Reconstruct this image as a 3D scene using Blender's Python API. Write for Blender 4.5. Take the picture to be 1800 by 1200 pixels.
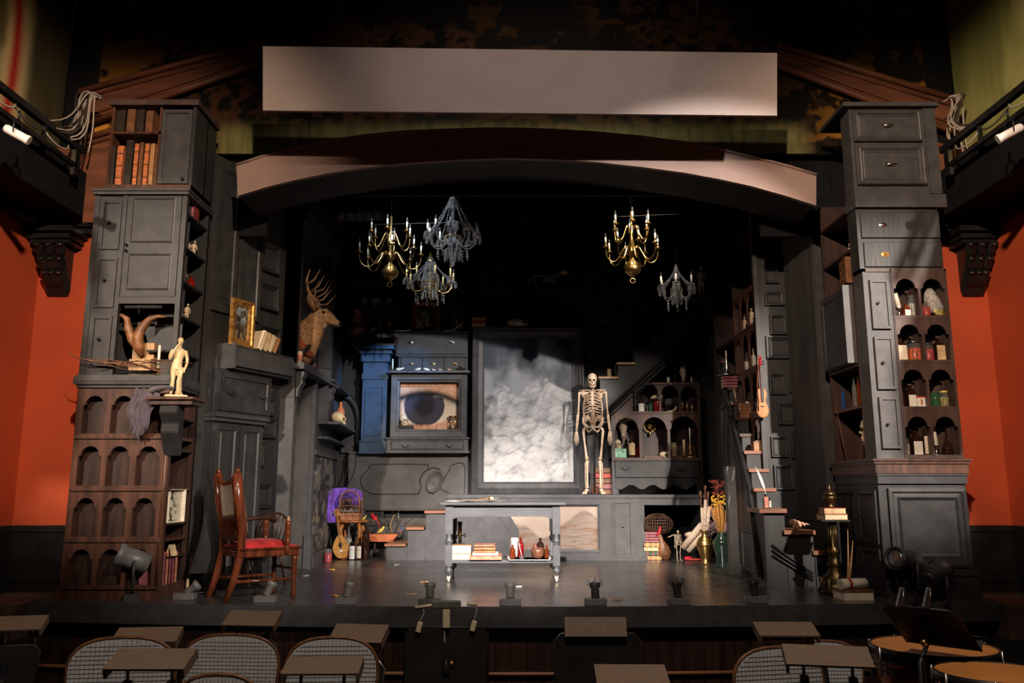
import bpy, bmesh, math, random
import numpy as np
from mathutils import Matrix, Vector, Euler
random.seed(7)
S = bpy.context.scene
C = S.collection
for o in list(bpy.data.objects): bpy.data.objects.remove(o)
# ------------------------------------------------------------------ camera, world, lights, exposure
F, PITCH, CAMH = 1442.0, math.radians(10.22), 0.94      # stage floor is z = 0, audience looks along +y
CT, ST = math.cos(PITCH), math.sin(PITCH)
cam = bpy.data.cameras.new('camera'); camo = bpy.data.objects.new('camera', cam); C.objects.link(camo)
cam.sensor_width = 36.0; cam.lens = F / 1800 * 36; cam.clip_end = 200
camo.location = (0, 0, CAMH); camo.rotation_euler = (math.pi/2 + PITCH, 0, 0)
S.camera = camo
wd = bpy.data.worlds.new('world'); S.world = wd; wd.use_nodes = True
wd.node_tree.nodes['Background'].inputs[0].default_value = (1.0, .86, .74, 1)
wd.node_tree.nodes['Background'].inputs[1].default_value = .002
S.view_settings.view_transform = 'Standard'; S.view_settings.look = 'None'
S.view_settings.gamma = 1; S.view_settings.use_curve_mapping = False
S.view_settings.exposure = 0.0
def spot(name, loc, tgt, power, angle, col=(1, 1, 1), blend=.5, rad=.12):
    l = bpy.data.lights.new(name, 'SPOT'); o = bpy.data.objects.new(name, l); C.objects.link(o)
    l.energy = power; l.spot_size = math.radians(angle); l.spot_blend = blend; l.shadow_soft_size = rad; l.color = col
    o.location = loc
    o.rotation_euler = (Vector(tgt) - Vector(loc)).to_track_quat('-Z', 'Y').to_euler()
    return o
# house-hung stage lanterns (behind and above the photographer) and a blue lantern behind the arch; chandelier and vase spots are added
spot('lantern_key', (7.1, -3.5, 6.4), (-.75, 11.6, 1.0), 10500, 16.8, (1, .90, .84), .2)
spot('lantern_centre', (-.6, -4, 6.2), (.2, 10.8, .15), 19000, 15.5, (1, .89, .82), .8)
spot('lantern_tower_right', (5.2, -4, 6.3), (3.45, 7.6, 1.9), 13500, 15.5, (1, .87, .76), .9)
spot('lantern_tower_left', (-4.8, -4.5, 6.4), (-3.5, 7.4, 2.2), 6300, 17, (1, .82, .65), .9)
spot('lantern_side_wall', (5.5, -4, 5.6), (-2.6, 8.4, .85), 7200, 13.5, (1, .88, .78), .9)
spot('added_spot_vases', (-3.5, -4, 6.2), (2.45, 10.5, .35), 14000, 6.5, (1, .88, .78), .9)  # added narrow spot, only to brighten the vases
spot('added_spot_over_left', (-1.3, 8.72, 5.0), (-1.05, 9.75, 3.5), 280, 62, (.80, .90, 1.0), .8, .05)  # added overhead spot, brightens the chandeliers on this side with a cool tone
spot('added_spot_over_right', (1.6, 8.72, 5.0), (1.55, 9.7, 3.5), 340, 50, (1, .86, .70), .8, .05)  # its warm counterpart, also added just for the chandeliers
spot('lantern_valance_left', (-3.2, -3.0, 7.4), (.6, 7.0, 4.6), 850, 24, (1, .82, .72), .9)
spot('lantern_valance_right', (3.2, -3.0, 7.4), (.1, 7.0, 4.6), 1250, 24, (1, .82, .72), .9)
spot('lantern_walls_left', (1.5, -3.0, 6.2), (-4.5, 8.0, 2.9), 5600, 27, (1, .74, .54), .9)
spot('lantern_walls_right', (-1.5, -3.0, 6.2), (4.6, 8.0, 2.9), 5600, 27, (1, .74, .54), .9)
spot('lantern_pit', (.4, 1.0, 6.8), (.0, 4.6, -.3), 900, 70, (1, .82, .66), .8)
spot('lantern_blue', (2.6, 8.9, 4.9), (-2.0, 12.15, 2.4), 3600, 12, (.14, .46, 1.0), .5, .06)
# ------------------------------------------------------------------ pixel helpers (1800 x 1200 frame): world point seen at a pixel, on a plane
class Frame:
    """vertical plane through p0 -> p1 (plan x, y); local u runs along it, local -w faces the room"""
    def __init__(s, p0, p1=None):
        s.p0 = p0; p1 = p1 or (p0[0] + 1, p0[1])
        s.a = math.atan2(p1[1] - p0[1], p1[0] - p0[0]); s.L = math.hypot(p1[0] - p0[0], p1[1] - p0[1])
    def at(s, px, py, w=0.0):
        dx, dv = (px - 900) / F, (py - 600) / F
        d = (dx, CT + dv*ST, ST - dv*CT); t = (math.cos(s.a), math.sin(s.a)); n = (-math.sin(s.a), math.cos(s.a))
        q = (s.p0[0] + n[0]*w, s.p0[1] + n[1]*w)
        det = d[0]*(-t[1]) + t[0]*d[1]
        k = (q[0]*(-t[1]) + t[0]*q[1]) / det
        u = (k*d[0] - q[0])*t[0] + (k*d[1] - q[1])*t[1]
        return u, CAMH + k*d[2]
    def u(s, px, py, w=0.0): return s.at(px, py, w)[0]
    def z(s, px, py, w=0.0): return s.at(px, py, w)[1]
    def rect(s, x0, x1, y0, y1, w=0.0):            # pixel rectangle -> u0, u1, z0, z1
        a, b = s.at(x0, (y0+y1)/2, w)[0], s.at(x1, (y0+y1)/2, w)[0]
        return a, b, s.at((x0+x1)/2, y1, w)[1], s.at((x0+x1)/2, y0, w)[1]
    def world(s, u, w, z):
        return Vector((s.p0[0] + u*math.cos(s.a) - w*math.sin(s.a), s.p0[1] + u*math.sin(s.a) + w*math.cos(s.a), z))
def depth(D): return Frame((0.0, D))
def PX(px, py, D): u, z = depth(D).at(px, py); return Vector((u, D, z))
def X(px, D, z):  return (px - 900)/F*(D*CT + (z - CAMH)*ST)
def Zp(py, D): return depth(D).z(900, py)
WORLD = Frame((0.0, 0.0))
# ------------------------------------------------------------------ mesh builder
class MB:
    def __init__(s): s.v = []; s.f = []; s.sm = []; s.M = Matrix()
    def add(s, vs, fs, smooth=False):
        b = len(s.v); s.v += [s.M @ Vector(p) for p in vs]
        s.f += [[b + i for i in f] for f in fs]; s.sm += [smooth]*len(fs); return s
    def box(s, x0, x1, y0, y1, z0, z1):
        return s.add([(x0,y0,z0),(x1,y0,z0),(x1,y1,z0),(x0,y1,z0),(x0,y0,z1),(x1,y0,z1),(x1,y1,z1),(x0,y1,z1)],
              [(0,3,2,1),(4,5,6,7),(0,1,5,4),(1,2,6,5),(2,3,7,6),(3,0,4,7)])
    def cbox(s, c, d, R=None):
        m = s.M.copy(); s.M = m @ Matrix.Translation(c) @ (R.to_4x4() if R is not None else Matrix())
        s.box(-d[0]/2, d[0]/2, -d[1]/2, d[1]/2, -d[2]/2, d[2]/2); s.M = m; return s
    def prism(s, poly, a, b, axis='y'):
        # poly in (x,z) extruded along y | (y,z) along x | (x,y) along z
        n = len(poly)
        def P(p, t): return (p[0], t, p[1]) if axis == 'y' else ((t, p[0], p[1]) if axis == 'x' else (p[0], p[1], t))
        vs = [P(p, a) for p in poly] + [P(p, b) for p in poly]
        fs = [list(range(n)), list(range(2*n-1, n-1, -1))] + [[(i+1) % n, i, n+i, n+(i+1) % n] for i in range(n)]
        return s.add(vs, fs)
    def lathe(s, prof, c=(0,0,0), n=16, smooth=True, sy=1.0, tilt=None):
        m = s.M.copy(); s.M = m @ Matrix.Translation(c) @ (tilt.to_4x4() if tilt is not None else Matrix())
        vs, fs = [], []
        for r, z in prof:
            for i in range(n):
                t = 2*math.pi*i/n; vs.append((r*math.cos(t), r*sy*math.sin(t), z))
        k = len(prof)
        for j in range(k-1):
            for i in range(n):
                fs.append((j*n+i, j*n+(i+1) % n, (j+1)*n+(i+1) % n, (j+1)*n+i))
        s.add(vs, fs, smooth); b = len(s.v) - len(vs)
        if prof[0][0] > 1e-5: s.f.append([b+i for i in range(n-1, -1, -1)]); s.sm.append(False)
        if prof[-1][0] > 1e-5: s.f.append([b+(k-1)*n+i for i in range(n)]); s.sm.append(False)
        s.M = m; return s
    def cyl(s, c, r, h, n=14, tilt=None, r2=None): return s.lathe([(r, 0), (r if r2 is None else r2, h)], c, n, True, 1, tilt)
    def tube(s, pts, r, n=8, sy=1.0, smooth=True, caps=True):
        pts = [Vector(p) for p in pts]; k = len(pts)
        rr = r if isinstance(r, (list, tuple)) else [r]*k
        vs, fs = [], []; up = None
        for j, p in enumerate(pts):
            t = (pts[min(j+1, k-1)] - pts[max(j-1, 0)]).normalized()
            if up is None:
                up = Vector((0, 0, 1)) if abs(t.z) < .9 else Vector((0, 1, 0))
            x = t.cross(up).normalized(); up = x.cross(t).normalized()
            q = rr[j]; a, b = (q if isinstance(q, (list, tuple)) else (q, q*sy))
            for i in range(n):
                th = 2*math.pi*i/n; vs.append(p + x*a*math.cos(th) + up*b*math.sin(th))
        for j in range(k-1):
            for i in range(n):
                fs.append((j*n+i, j*n+(i+1) % n, (j+1)*n+(i+1) % n, (j+1)*n+i))
        if caps: fs.append(list(range(n-1, -1, -1))); fs.append([(k-1)*n+i for i in range(n)])
        return s.add(vs, fs, smooth)
    def ball(s, c, r, n=12, m=8, R=None):
        r = r if isinstance(r, (list, tuple)) else (r, r, r)
        mm = s.M.copy(); s.M = mm @ Matrix.Translation(c) @ (R.to_4x4() if R is not None else Matrix())
        vs = [(0, 0, -r[2])]; fs = []
        for j in range(1, m):
            ph = -math.pi/2 + math.pi*j/m
            for i in range(n):
                t = 2*math.pi*i/n; vs.append((r[0]*math.cos(ph)*math.cos(t), r[1]*math.cos(ph)*math.sin(t), r[2]*math.sin(ph)))
        vs.append((0, 0, r[2])); e = len(vs)-1
        for i in range(n):
            fs.append((0, 1+(i+1) % n, 1+i)); fs.append((e, e-n+i, e-n+(i+1) % n))
        for j in range(m-2):
            for i in range(n):
                fs.append((1+j*n+i, 1+j*n+(i+1) % n, 1+(j+1)*n+(i+1) % n, 1+(j+1)*n+i))
        s.add(vs, fs, True); s.M = mm; return s
    def loops(s, u0, u1, z0, z1, prof, cap=True):
        # rectangular profile swept round a rectangle: prof = [(inset, w), ...]
        vs = []
        for i, w in prof: vs += [(u0+i, w, z0+i), (u1-i, w, z0+i), (u1-i, w, z1-i), (u0+i, w, z1-i)]
        fs = []
        for j in range(len(prof)-1):
            for i in range(4): fs.append((4*j+i, 4*j+(i+1) % 4, 4*j+4+(i+1) % 4, 4*j+4+i))
        if cap: k = 4*(len(prof)-1); fs.append((k, k+1, k+2, k+3))
        return s.add(vs, fs)
    def frame(s, u0, u1, z0, z1, t, w0, w1, lip=0.0):
        # closed picture-frame moulding, front at w1 (< w0), width t
        p = [(0, w0), (0, w1), (t*.35, w1), (t*.5, w1+(w0-w1)*(.25+lip)), (t*.85, w1+(w0-w1)*.45), (t, w1+(w0-w1)*.6), (t, w0), (0, w0)]
        return s.loops(u0, u1, z0, z1, p, False)
OFF = {}
MATS = {}
def getmat(m): return MATS[m] if isinstance(m, str) else m
def link(name, mb, mat, parent=None, off=None, bev=0.0, remesh=0.0, smooth=0, kind=None, solid=0.0):
    if off is None: off = OFF.get(parent.name, (0, 0, 0)) if parent else (0, 0, 0)
    o3 = Vector(off)
    me = bpy.data.meshes.new(name)
    me.from_pydata([tuple(v - o3) for v in mb.v], [], mb.f)
    me.polygons.foreach_set('use_smooth', mb.sm); me.update()
    me.materials.append(getmat(mat))
    o = bpy.data.objects.new(name, me); C.objects.link(o)
    if parent: o.parent = parent; OFF[o.name] = tuple(off)
    if remesh:
        r = o.modifiers.new('remesh', 'REMESH'); r.mode = 'VOXEL'; r.voxel_size = remesh; r.use_smooth_shade = True
        if smooth: q = o.modifiers.new('smooth', 'SMOOTH'); q.iterations = smooth; q.factor = .5
    if solid: q = o.modifiers.new('solid', 'SOLIDIFY'); q.thickness = solid
    if bev: b = o.modifiers.new('bevel', 'BEVEL'); b.width = bev; b.segments = 1; b.limit_method = 'ANGLE'
    if kind: o['kind'] = kind
    return o
def tag(o, label, cat, group=None):
    o['label'] = label; o['category'] = cat
    if group: o['group'] = group
    return o
def thing(name, label, cat, loc=(0, 0, 0), rz=0.0, group=None, off=(0, 0, 0)):
    o = bpy.data.objects.new(name, None); C.objects.link(o); o.empty_display_size = .1
    o.location = loc; o.rotation_euler = (0, 0, rz); OFF[o.name] = off
    return tag(o, label, cat, group)
def on(fr, u, w, z, name, label, cat, group=None):
    """a thing whose parts are written in the coordinates of a frame; its Empty stands at (u, w, z) of it"""
    return thing(name, label, cat, fr.world(u, w, z), fr.a, group, (u, w, z))
def structure(name, mb, mat, **k):
    o = link(name, mb, mat, **k); o['kind'] = 'structure'; return o
def clone(root, loc, rz, label, group=None):
    r = root.copy(); C.objects.link(r); r.location = loc; r.rotation_euler = (0, 0, rz); r['label'] = label
    if group: r['group'] = group
    for ch in list(root.children):
        c = ch.copy(); C.objects.link(c); c.parent = r
        for g in list(ch.children):
            d = g.copy(); C.objects.link(d); d.parent = c
    return r
def RX(a): return Matrix.Rotation(a, 3, 'X')
def RY(a): return Matrix.Rotation(a, 3, 'Y')
def RZ(a): return Matrix.Rotation(a, 3, 'Z')
def spl(pts, n=5):
    out = []; k = len(pts)
    for i in range(k-1):
        a, b, c, d = pts[max(i-1, 0)], pts[i], pts[i+1], pts[min(i+2, k-1)]
        for j in range(n):
            t = j/n; out.append(tuple(.5*(2*q + (r-p)*t + (2*p-5*q+4*r-w)*t*t + (3*q-p-3*r+w)*t**3) for p, q, r, w in zip(a, b, c, d)))
    return out + [tuple(pts[-1])]
def bez(p0, p1, p2, p3, n=10):
    out = []
    for i in range(n+1):
        t = i/n; a = (1-t)
        out.append(tuple(a**3*p0[k] + 3*a*a*t*p1[k] + 3*a*t*t*p2[k] + t**3*p3[k] for k in range(len(p0))))
    return out
# ------------------------------------------------------------------ procedural materials
def mk(key, col, rough=.5, metal=0.0, var=.2, scale=8.0, stretch=(1, 1, 1), bump=.0, bscale=60.0, spec=.5, trans=0.0, col2=None, emit=None, coat=0.0, sheen=0.0, lo=.35, hi=.65):
    m = bpy.data.materials.new(key); m.use_nodes = True; nt = m.node_tree; b = nt.nodes['Principled BSDF']
    b.inputs['Roughness'].default_value = rough; b.inputs['Metallic'].default_value = metal
    b.inputs['Specular IOR Level'].default_value = spec; b.inputs['Transmission Weight'].default_value = trans
    b.inputs['Coat Weight'].default_value = coat; b.inputs['Sheen Weight'].default_value = sheen
    tc = nt.nodes.new('ShaderNodeTexCoord'); mp = nt.nodes.new('ShaderNodeMapping'); mp.inputs['Scale'].default_value = stretch
    nt.links.new(tc.outputs['Object'], mp.inputs['Vector'])
    nz = nt.nodes.new('ShaderNodeTexNoise'); nz.inputs['Scale'].default_value = scale; nz.inputs['Detail'].default_value = 5
    nt.links.new(mp.outputs[0], nz.inputs['Vector'])
    cr = nt.nodes.new('ShaderNodeValToRGB'); e = cr.color_ramp.elements
    a = col2 if col2 else tuple(c*(1-var) for c in col); z = col if col2 else tuple(min(1, c*(1+var)) for c in col)
    e[0].position = lo; e[1].position = hi; e[0].color = (*a, 1); e[1].color = (*z, 1)
    nt.links.new(nz.outputs['Fac'], cr.inputs['Fac']); nt.links.new(cr.outputs['Color'], b.inputs['Base Color'])
    if bump:
        n2 = nt.nodes.new('ShaderNodeTexNoise'); n2.inputs['Scale'].default_value = bscale; n2.inputs['Detail'].default_value = 3
        nt.links.new(mp.outputs[0], n2.inputs['Vector'])
        bp = nt.nodes.new('ShaderNodeBump'); bp.inputs['Strength'].default_value = bump; bp.inputs['Distance'].default_value = .01
        nt.links.new(n2.outputs['Fac'], bp.inputs['Height']); nt.links.new(bp.outputs['Normal'], b.inputs['Normal'])
    if emit: b.inputs['Emission Color'].default_value = (*emit[:3], 1); b.inputs['Emission Strength'].default_value = emit[3]
    MATS[key] = m; return m
def vcol_mat(key, rough=.6, spec=.3):
    m = bpy.data.materials.new(key); m.use_nodes = True; nt = m.node_tree; b = nt.nodes['Principled BSDF']
    at = nt.nodes.new('ShaderNodeVertexColor'); at.layer_name = 'print'
    nt.links.new(at.outputs['Color'], b.inputs['Base Color']); b.inputs['Roughness'].default_value = rough
    b.inputs['Specular IOR Level'].default_value = spec; MATS[key] = m; return m
mk('black_paint', (.030, .030, .032), .48, var=.28, scale=7, bump=.15, bscale=90)
mk('black_paint_streak', (.031, .030, .030), .5, var=.3, scale=5, stretch=(1, 1, .12), bump=.2, bscale=40)
mk('dull_black', (.010, .010, .010), .7, var=.3, scale=9)
mk('deep_black', (.006, .006, .007), .85, var=.3, spec=.2)
mk('grey_paint', (.056, .055, .057), .5, var=.2, scale=9, bump=.12, bscale=70)
mk('table_paint', (.085, .088, .096), .45, var=.22, scale=9, stretch=(.3, 1, 1), bump=.12)
mk('blue_light_tint', (.022, .046, .078), .5, var=.2, scale=9, bump=.1)  # blue stage light put into the column's base colour
mk('panel_paint', (.058, .053, .047), .5, var=.25, scale=5, bump=.15, bscale=60)
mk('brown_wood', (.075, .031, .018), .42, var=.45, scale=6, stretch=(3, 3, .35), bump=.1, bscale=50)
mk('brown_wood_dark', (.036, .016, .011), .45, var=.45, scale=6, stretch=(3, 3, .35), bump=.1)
mk('plum_wood', (.070, .043, .036), .5, var=.3, scale=7, stretch=(2, 2, .4), bump=.08)
mk('tread_wood', (.30, .125, .06), .4, var=.3, scale=9, stretch=(.25, 1, 1))
mk('chair_wood', (.125, .030, .011), .25, var=.5, scale=8, stretch=(3, 3, .3), coat=.4)
mk('dark_chair_wood', (.05, .02, .012), .35, var=.4, scale=8, coat=.2)
mk('honey_wood', (.46, .17, .045), .3, var=.35, scale=9, stretch=(2, 2, .3), coat=.3)
mk('pale_wood', (.42, .25, .12), .5, var=.3, scale=9, stretch=(2, 2, .3))
mk('beam_wood', (.16, .055, .026), .55, var=.35, scale=4, stretch=(.3, 2, 2), bump=.1)
mk('valance', (.37, .30, .272), .8, var=.05, scale=2.5)
mk('arch_face', (.30, .20, .165), .7, var=.07, scale=3)
mk('red_wall', (.44, .062, .015), .75, var=.10, scale=1.6, bump=.06, bscale=120)
mk('wainscot', (.010, .009, .009), .35, var=.3)
mk('house_floor', (.10, .062, .042), .6, var=.35, scale=8, stretch=(1, .2, 1))
mk('pit_floor', (.016, .013, .012), .7)
mk('bone', (.58, .46, .32), .5, var=.2, scale=18, bump=.1)
mk('bone_pink', (.86, .62, .44), .5, var=.22, scale=14, bump=.08)
mk('bone_dark', (.02, .012, .008), .8)
mk('ivory', (.60, .46, .25), .42, var=.16, scale=14)
mk('wax', (.80, .74, .64), .45, var=.06)
mk('wax_yellow', (.72, .55, .22), .45, var=.1)
mk('brass', (.72, .46, .15), .30, 1.0, var=.25, scale=20)
mk('old_brass', (.46, .30, .11), .36, 1.0, var=.4, scale=25)
mk('bronze', (.115, .074, .032), .38, .9, var=.45, scale=25)
mk('silver', (.55, .54, .52), .25, 1.0, var=.25, scale=20)
mk('iron', (.05, .05, .052), .4, .8, var=.3)
mk('steel', (.35, .34, .33), .35, 1.0, var=.2)
mk('gilt', (.52, .27, .075), .38, .7, var=.5, scale=30, bump=.3, bscale=110)
mk('gilt_dark', (.26, .12, .04), .45, .5, var=.5, scale=30, bump=.3, bscale=110)
mk('amber_glass', (.28, .055, .012), .08, trans=.55, var=.15)
mk('dark_glass', (.035, .015, .010), .06, trans=.25, var=.2)
mk('red_glass', (.30, .012, .010), .08, trans=.4, var=.2)
mk('blue_glass', (.03, .10, .30), .08, trans=.4, var=.2)
mk('green_glass', (.05, .16, .08), .08, trans=.4, var=.2)
mk('clear_glass', (.85, .88, .86), .04, trans=.92, var=.02)
mk('crystal', (.92, .94, .97), .02, trans=.93, var=.03, spec=1.0)
mk('paper', (.78, .70, .55), .8, var=.12, scale=20)
mk('white_paper', (.82, .79, .73), .8, var=.06, scale=20)
mk('page_edge', (.74, .60, .40), .8, var=.25, scale=40, stretch=(1, 1, 8))
mk('aged_card', (.62, .45, .24), .75, var=.25, scale=14)
mk('leather_orange', (.56, .17, .06), .5, var=.3, scale=25, bump=.2)
mk('leather_red', (.42, .05, .03), .45, var=.3, scale=20)
mk('leather_salmon', (.60, .22, .13), .55, var=.25, scale=20)
mk('leather_brown', (.17, .07, .03), .5, var=.35, scale=20, bump=.15)
mk('leather_tan', (.42, .22, .09), .5, var=.3, scale=20)
mk('leather_dark', (.028, .018, .014), .5, var=.4, scale=20)
mk('leather_plum', (.30, .09, .10), .5, var=.25, scale=20)
mk('leather_green', (.035, .06, .035), .45, var=.3)
mk('velvet_red', (.56, .020, .026), .75, var=.3, scale=10, sheen=.08)
mk('cloth_purple', (.17, .06, .46), .8, var=.3, scale=12, sheen=.4)
mk('cloth_plum', (.075, .058, .078), .9, var=.35, scale=10, sheen=.3)
mk('cloth_black', (.011, .011, .012), .9, var=.35, scale=10)
mk('fur', (.40, .215, .095), .85, var=.35, scale=30, bump=.4, bscale=160)
mk('fur_pale', (.58, .42, .25), .85, var=.2, scale=30)
mk('horn', (.21, .09, .035), .45, var=.5, scale=6, stretch=(1, 1, 3), bump=.2, bscale=70)
mk('antler', (.36, .20, .10), .5, var=.35, scale=14)
mk('wicker', (.42, .17, .075), .55, var=.35, scale=30)
mk('wicker_dark', (.10, .05, .03), .5, var=.4, scale=30)
mk('bark', (.16, .07, .035), .7, var=.45, scale=25, bump=.3)
mk('twig_dark', (.035, .022, .016), .7, var=.4)
mk('eye_black', (.008, .006, .005), .08)
mk('canary', (.75, .58, .10), .7, var=.2, scale=25)
mk('scarlet', (.62, .015, .025), .65, var=.2, scale=25)
mk('slate_blue', (.07, .11, .24), .6, var=.3, scale=25)
mk('rust_feather', (.42, .09, .03), .65, var=.5, scale=25)
mk('white_feather', (.86, .83, .78), .7, var=.08)
mk('grey_feather', (.40, .38, .36), .8, var=.3, scale=30, bump=.3)
mk('terracotta', (.55, .15, .05), .4, var=.15)
mk('bowl_wood', (.17, .065, .038), .35, var=.3, scale=14)
mk('porcelain', (.80, .78, .74), .25, var=.04)
mk('tin', (.62, .50, .40), .4, .3, var=.3, scale=20)
mk('teal_box', (.20, .42, .30), .45, var=.4, scale=22)
mk('vase_green', (.014, .030, .021), .12, var=.4, scale=9, coat=.5)
mk('scroll_paper', (.62, .48, .36), .75, var=.16, scale=12, stretch=(1, 1, .3))
mk('wheat', (.52, .24, .05), .8, var=.35, scale=40)
mk('flower_gold', (.85, .42, .03), .7, var=.3, scale=30)
mk('flower_rust', (.32, .05, .03), .7, var=.4, scale=30)
mk('flower_mauve', (.36, .22, .22), .8, var=.3, scale=30)
mk('jar_orange', (.72, .12, .02), .3, var=.4, scale=40)
mk('jar_red', (.60, .02, .025), .3, var=.3, scale=40)
mk('jar_herb', (.36, .32, .10), .6, var=.5, scale=40)
mk('jar_straw', (.50, .48, .40), .6, var=.4, scale=40)
mk('desk_black', (.016, .014, .014), .35, var=.2)
mk('hood_brown', (.20, .14, .10), .55, var=.10, scale=30, bump=.08, bscale=200)
mk('mesh_grey', (.62, .62, .64), .6, var=.1, scale=60)
mk('chair_shell', (.05, .048, .05), .4)
mk('timpani_head', (.62, .25, .06), .5, var=.12, scale=5)
mk('copper_bowl', (.36, .12, .05), .28, 1.0, var=.3, scale=10)
mk('lens', (.45, .43, .42), .3, .9, var=.4, scale=40)
mk('lamp_black', (.030, .029, .029), .45, var=.2)
mk('lamp_grey', (.14, .135, .13), .4, var=.2)
mk('cream_plastic', (.72, .60, .42), .45, var=.06)
mk('cable_white', (.48, .42, .36), .5, var=.1)
mk('cable_dark', (.06, .05, .045), .5, var=.2)
mk('shell_pink', (.62, .38, .26), .4, var=.35, scale=22, stretch=(4, 1, 1))
mk('leaf_dry', (.50, .26, .10), .7, var=.3, scale=30)
vcol_mat('print_matte', .75, .2); vcol_mat('print_satin', .45, .35)
# glossy worn stage floor
def floor_mat():
    m = mk('stage_floor', (.055, .049, .047), .27, var=.14, scale=1.6, stretch=(1, 1, 1), bump=.0, bscale=26)
    nt = m.node_tree; b = nt.nodes['Principled BSDF']; nt.nodes['Noise Texture'].inputs['Detail'].default_value = 2
    tc = nt.nodes.new('ShaderNodeTexCoord'); mp = nt.nodes.new('ShaderNodeMapping'); mp.inputs['Scale'].default_value = (2, 3, 1)
    nz = nt.nodes.new('ShaderNodeTexNoise'); nz.inputs['Scale'].default_value = 1.2; nz.inputs['Detail'].default_value = 2
    mr = nt.nodes.new('ShaderNodeMapRange'); mr.inputs[1].default_value = .3; mr.inputs[2].default_value = .75; mr.inputs[3].default_value = .26; mr.inputs[4].default_value = .29
    nt.links.new(tc.outputs['Object'], mp.inputs[0]); nt.links.new(mp.outputs[0], nz.inputs['Vector'])
    nt.links.new(nz.outputs['Fac'], mr.inputs[0]); nt.links.new(mr.outputs[0], b.inputs['Roughness'])
    return m
floor_mat()
# ------------------------------------------------------------------ printed pictures: colour per vertex on a fine grid
def vnoise(x, y, seed=0):
    xi = np.floor(x).astype(np.int64); yi = np.floor(y).astype(np.int64); xf = x - xi; yf = y - yi
    def h(a, b):
        n = (a*374761393 + b*668265263 + seed*982451653) & 0xffffffff
        n = ((n ^ (n >> 13)) * 1274126177) & 0xffffffff
        return ((n ^ (n >> 16)) & 0xffff) / 65535.0
    u = xf*xf*(3-2*xf); v = yf*yf*(3-2*yf)
    return (h(xi, yi)*(1-u) + h(xi+1, yi)*u)*(1-v) + (h(xi, yi+1)*(1-u) + h(xi+1, yi+1)*u)*v
def fbm(x, y, o=5, seed=0):
    s = 0; a = .5; t = 0
    for k in range(o): s = s + a*vnoise(x*2**k, y*2**k, seed+k); t += a; a *= .5
    return s/t
def sst(a, b, x): t = np.clip((x-a)/(b-a), 0, 1); return t*t*(3-2*t)
def lerp(a, b, t): return np.array(a)*(1-t[..., None]) + np.array(b)*t[..., None]
def picture(name, u0, u1, z0, z1, w, nx, nz, fn, parent=None, mat='print_matte', off=None):
    """flat printed sheet, slightly thick, fn(U, V) -> rgb (linear), V upward 0..1"""
    U, V = np.meshgrid(np.linspace(0, 1, nx+1), np.linspace(0, 1, nz+1))
    col = fn(U, V).reshape(-1, 3)
    mb = MB(); XX = u0 + (u1-u0)*U.ravel(); ZZ = z0 + (z1-z0)*V.ravel()
    mb.v = [Vector((float(a), w, float(b))) for a, b in zip(XX, ZZ)]
    for j in range(nz):
        for i in range(nx):
            k = j*(nx+1)+i; mb.f.append([k, k+1, k+nx+2, k+nx+1])
    mb.sm = [False]*len(mb.f); nfront = len(mb.v)
    mb.box(u0, u1, w+.0005, w+.006, z0, z1)
    o = link(name, mb, mat, parent, off)
    ca = o.data.color_attributes.new('print', 'FLOAT_COLOR', 'POINT')
    arr = np.ones((len(mb.v), 4), dtype=np.float32); arr[:nfront, :3] = np.clip(col, 0, 1); arr[nfront:, :3] = .03
    ca.data.foreach_set('color', arr.ravel())
    return o
# ------------------------------------------------------------------ SETTING: stage, house walls, proscenium
def edgeD(x): return 6.97 + .02*x*x
xs = [-4.16 + 8.32*i/32 for i in range(33)]
mb = MB(); poly = [(x, edgeD(x)) for x in xs] + [(4.16, 8.0), (3.6, 12.5), (-3.6, 12.5), (-4.16, 8.0)]
mb.prism(poly, -.04, 0, 'z'); structure('floor', mb, 'stage_floor')
# curved stage lip in boards, beadboard below it, a gilt foot rail
lip = bpy.data.objects.new('stage_apron', None); C.objects.link(lip); lip['kind'] = 'structure'; OFF[lip.name] = (0, 0, 0)
seams = [0, 4, 10, 15, 20, 26, 32]
for a, b in zip(seams[:-1], seams[1:]):
    f = [(xs[i], edgeD(xs[i]) - .012) for i in range(a, b+1)]; k = [(x, y + .05) for x, y in reversed(f)]
    f[0] = (f[0][0]+.002, f[0][1]); k[-1] = (k[-1][0]+.002, k[-1][1])
    link('board', MB().prism(f + k, -.165, -.003, 'z'), 'grey_paint', lip)
n = 62
for i in range(n):
    x0, x1 = -4.1 + 8.2*i/n, -4.1 + 8.2*(i+1)/n - .006
    link('plank', MB().prism([(x0, edgeD(x0)+.10), (x1, edgeD(x1)+.10), (x1, edgeD(x1)+.13), (x0, edgeD(x0)+.13)], -1.0, -.10, 'z'), 'brown_wood_dark', lip)
link('backing', MB().prism([(x, edgeD(x)+.12) for x in xs] + [(x, edgeD(x)+.16) for x in reversed(xs)], -1.0, -.05, 'z'), 'deep_black', lip)
link('foot_rail', MB().tube([(x, edgeD(x)+.07, -.535) for x in xs], .016, 6), 'tread_wood', lip)
structure('floor_pit', MB().box(-6, 6, 1.0, 7.6, -1.05, -1.0), 'pit_floor')
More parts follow.
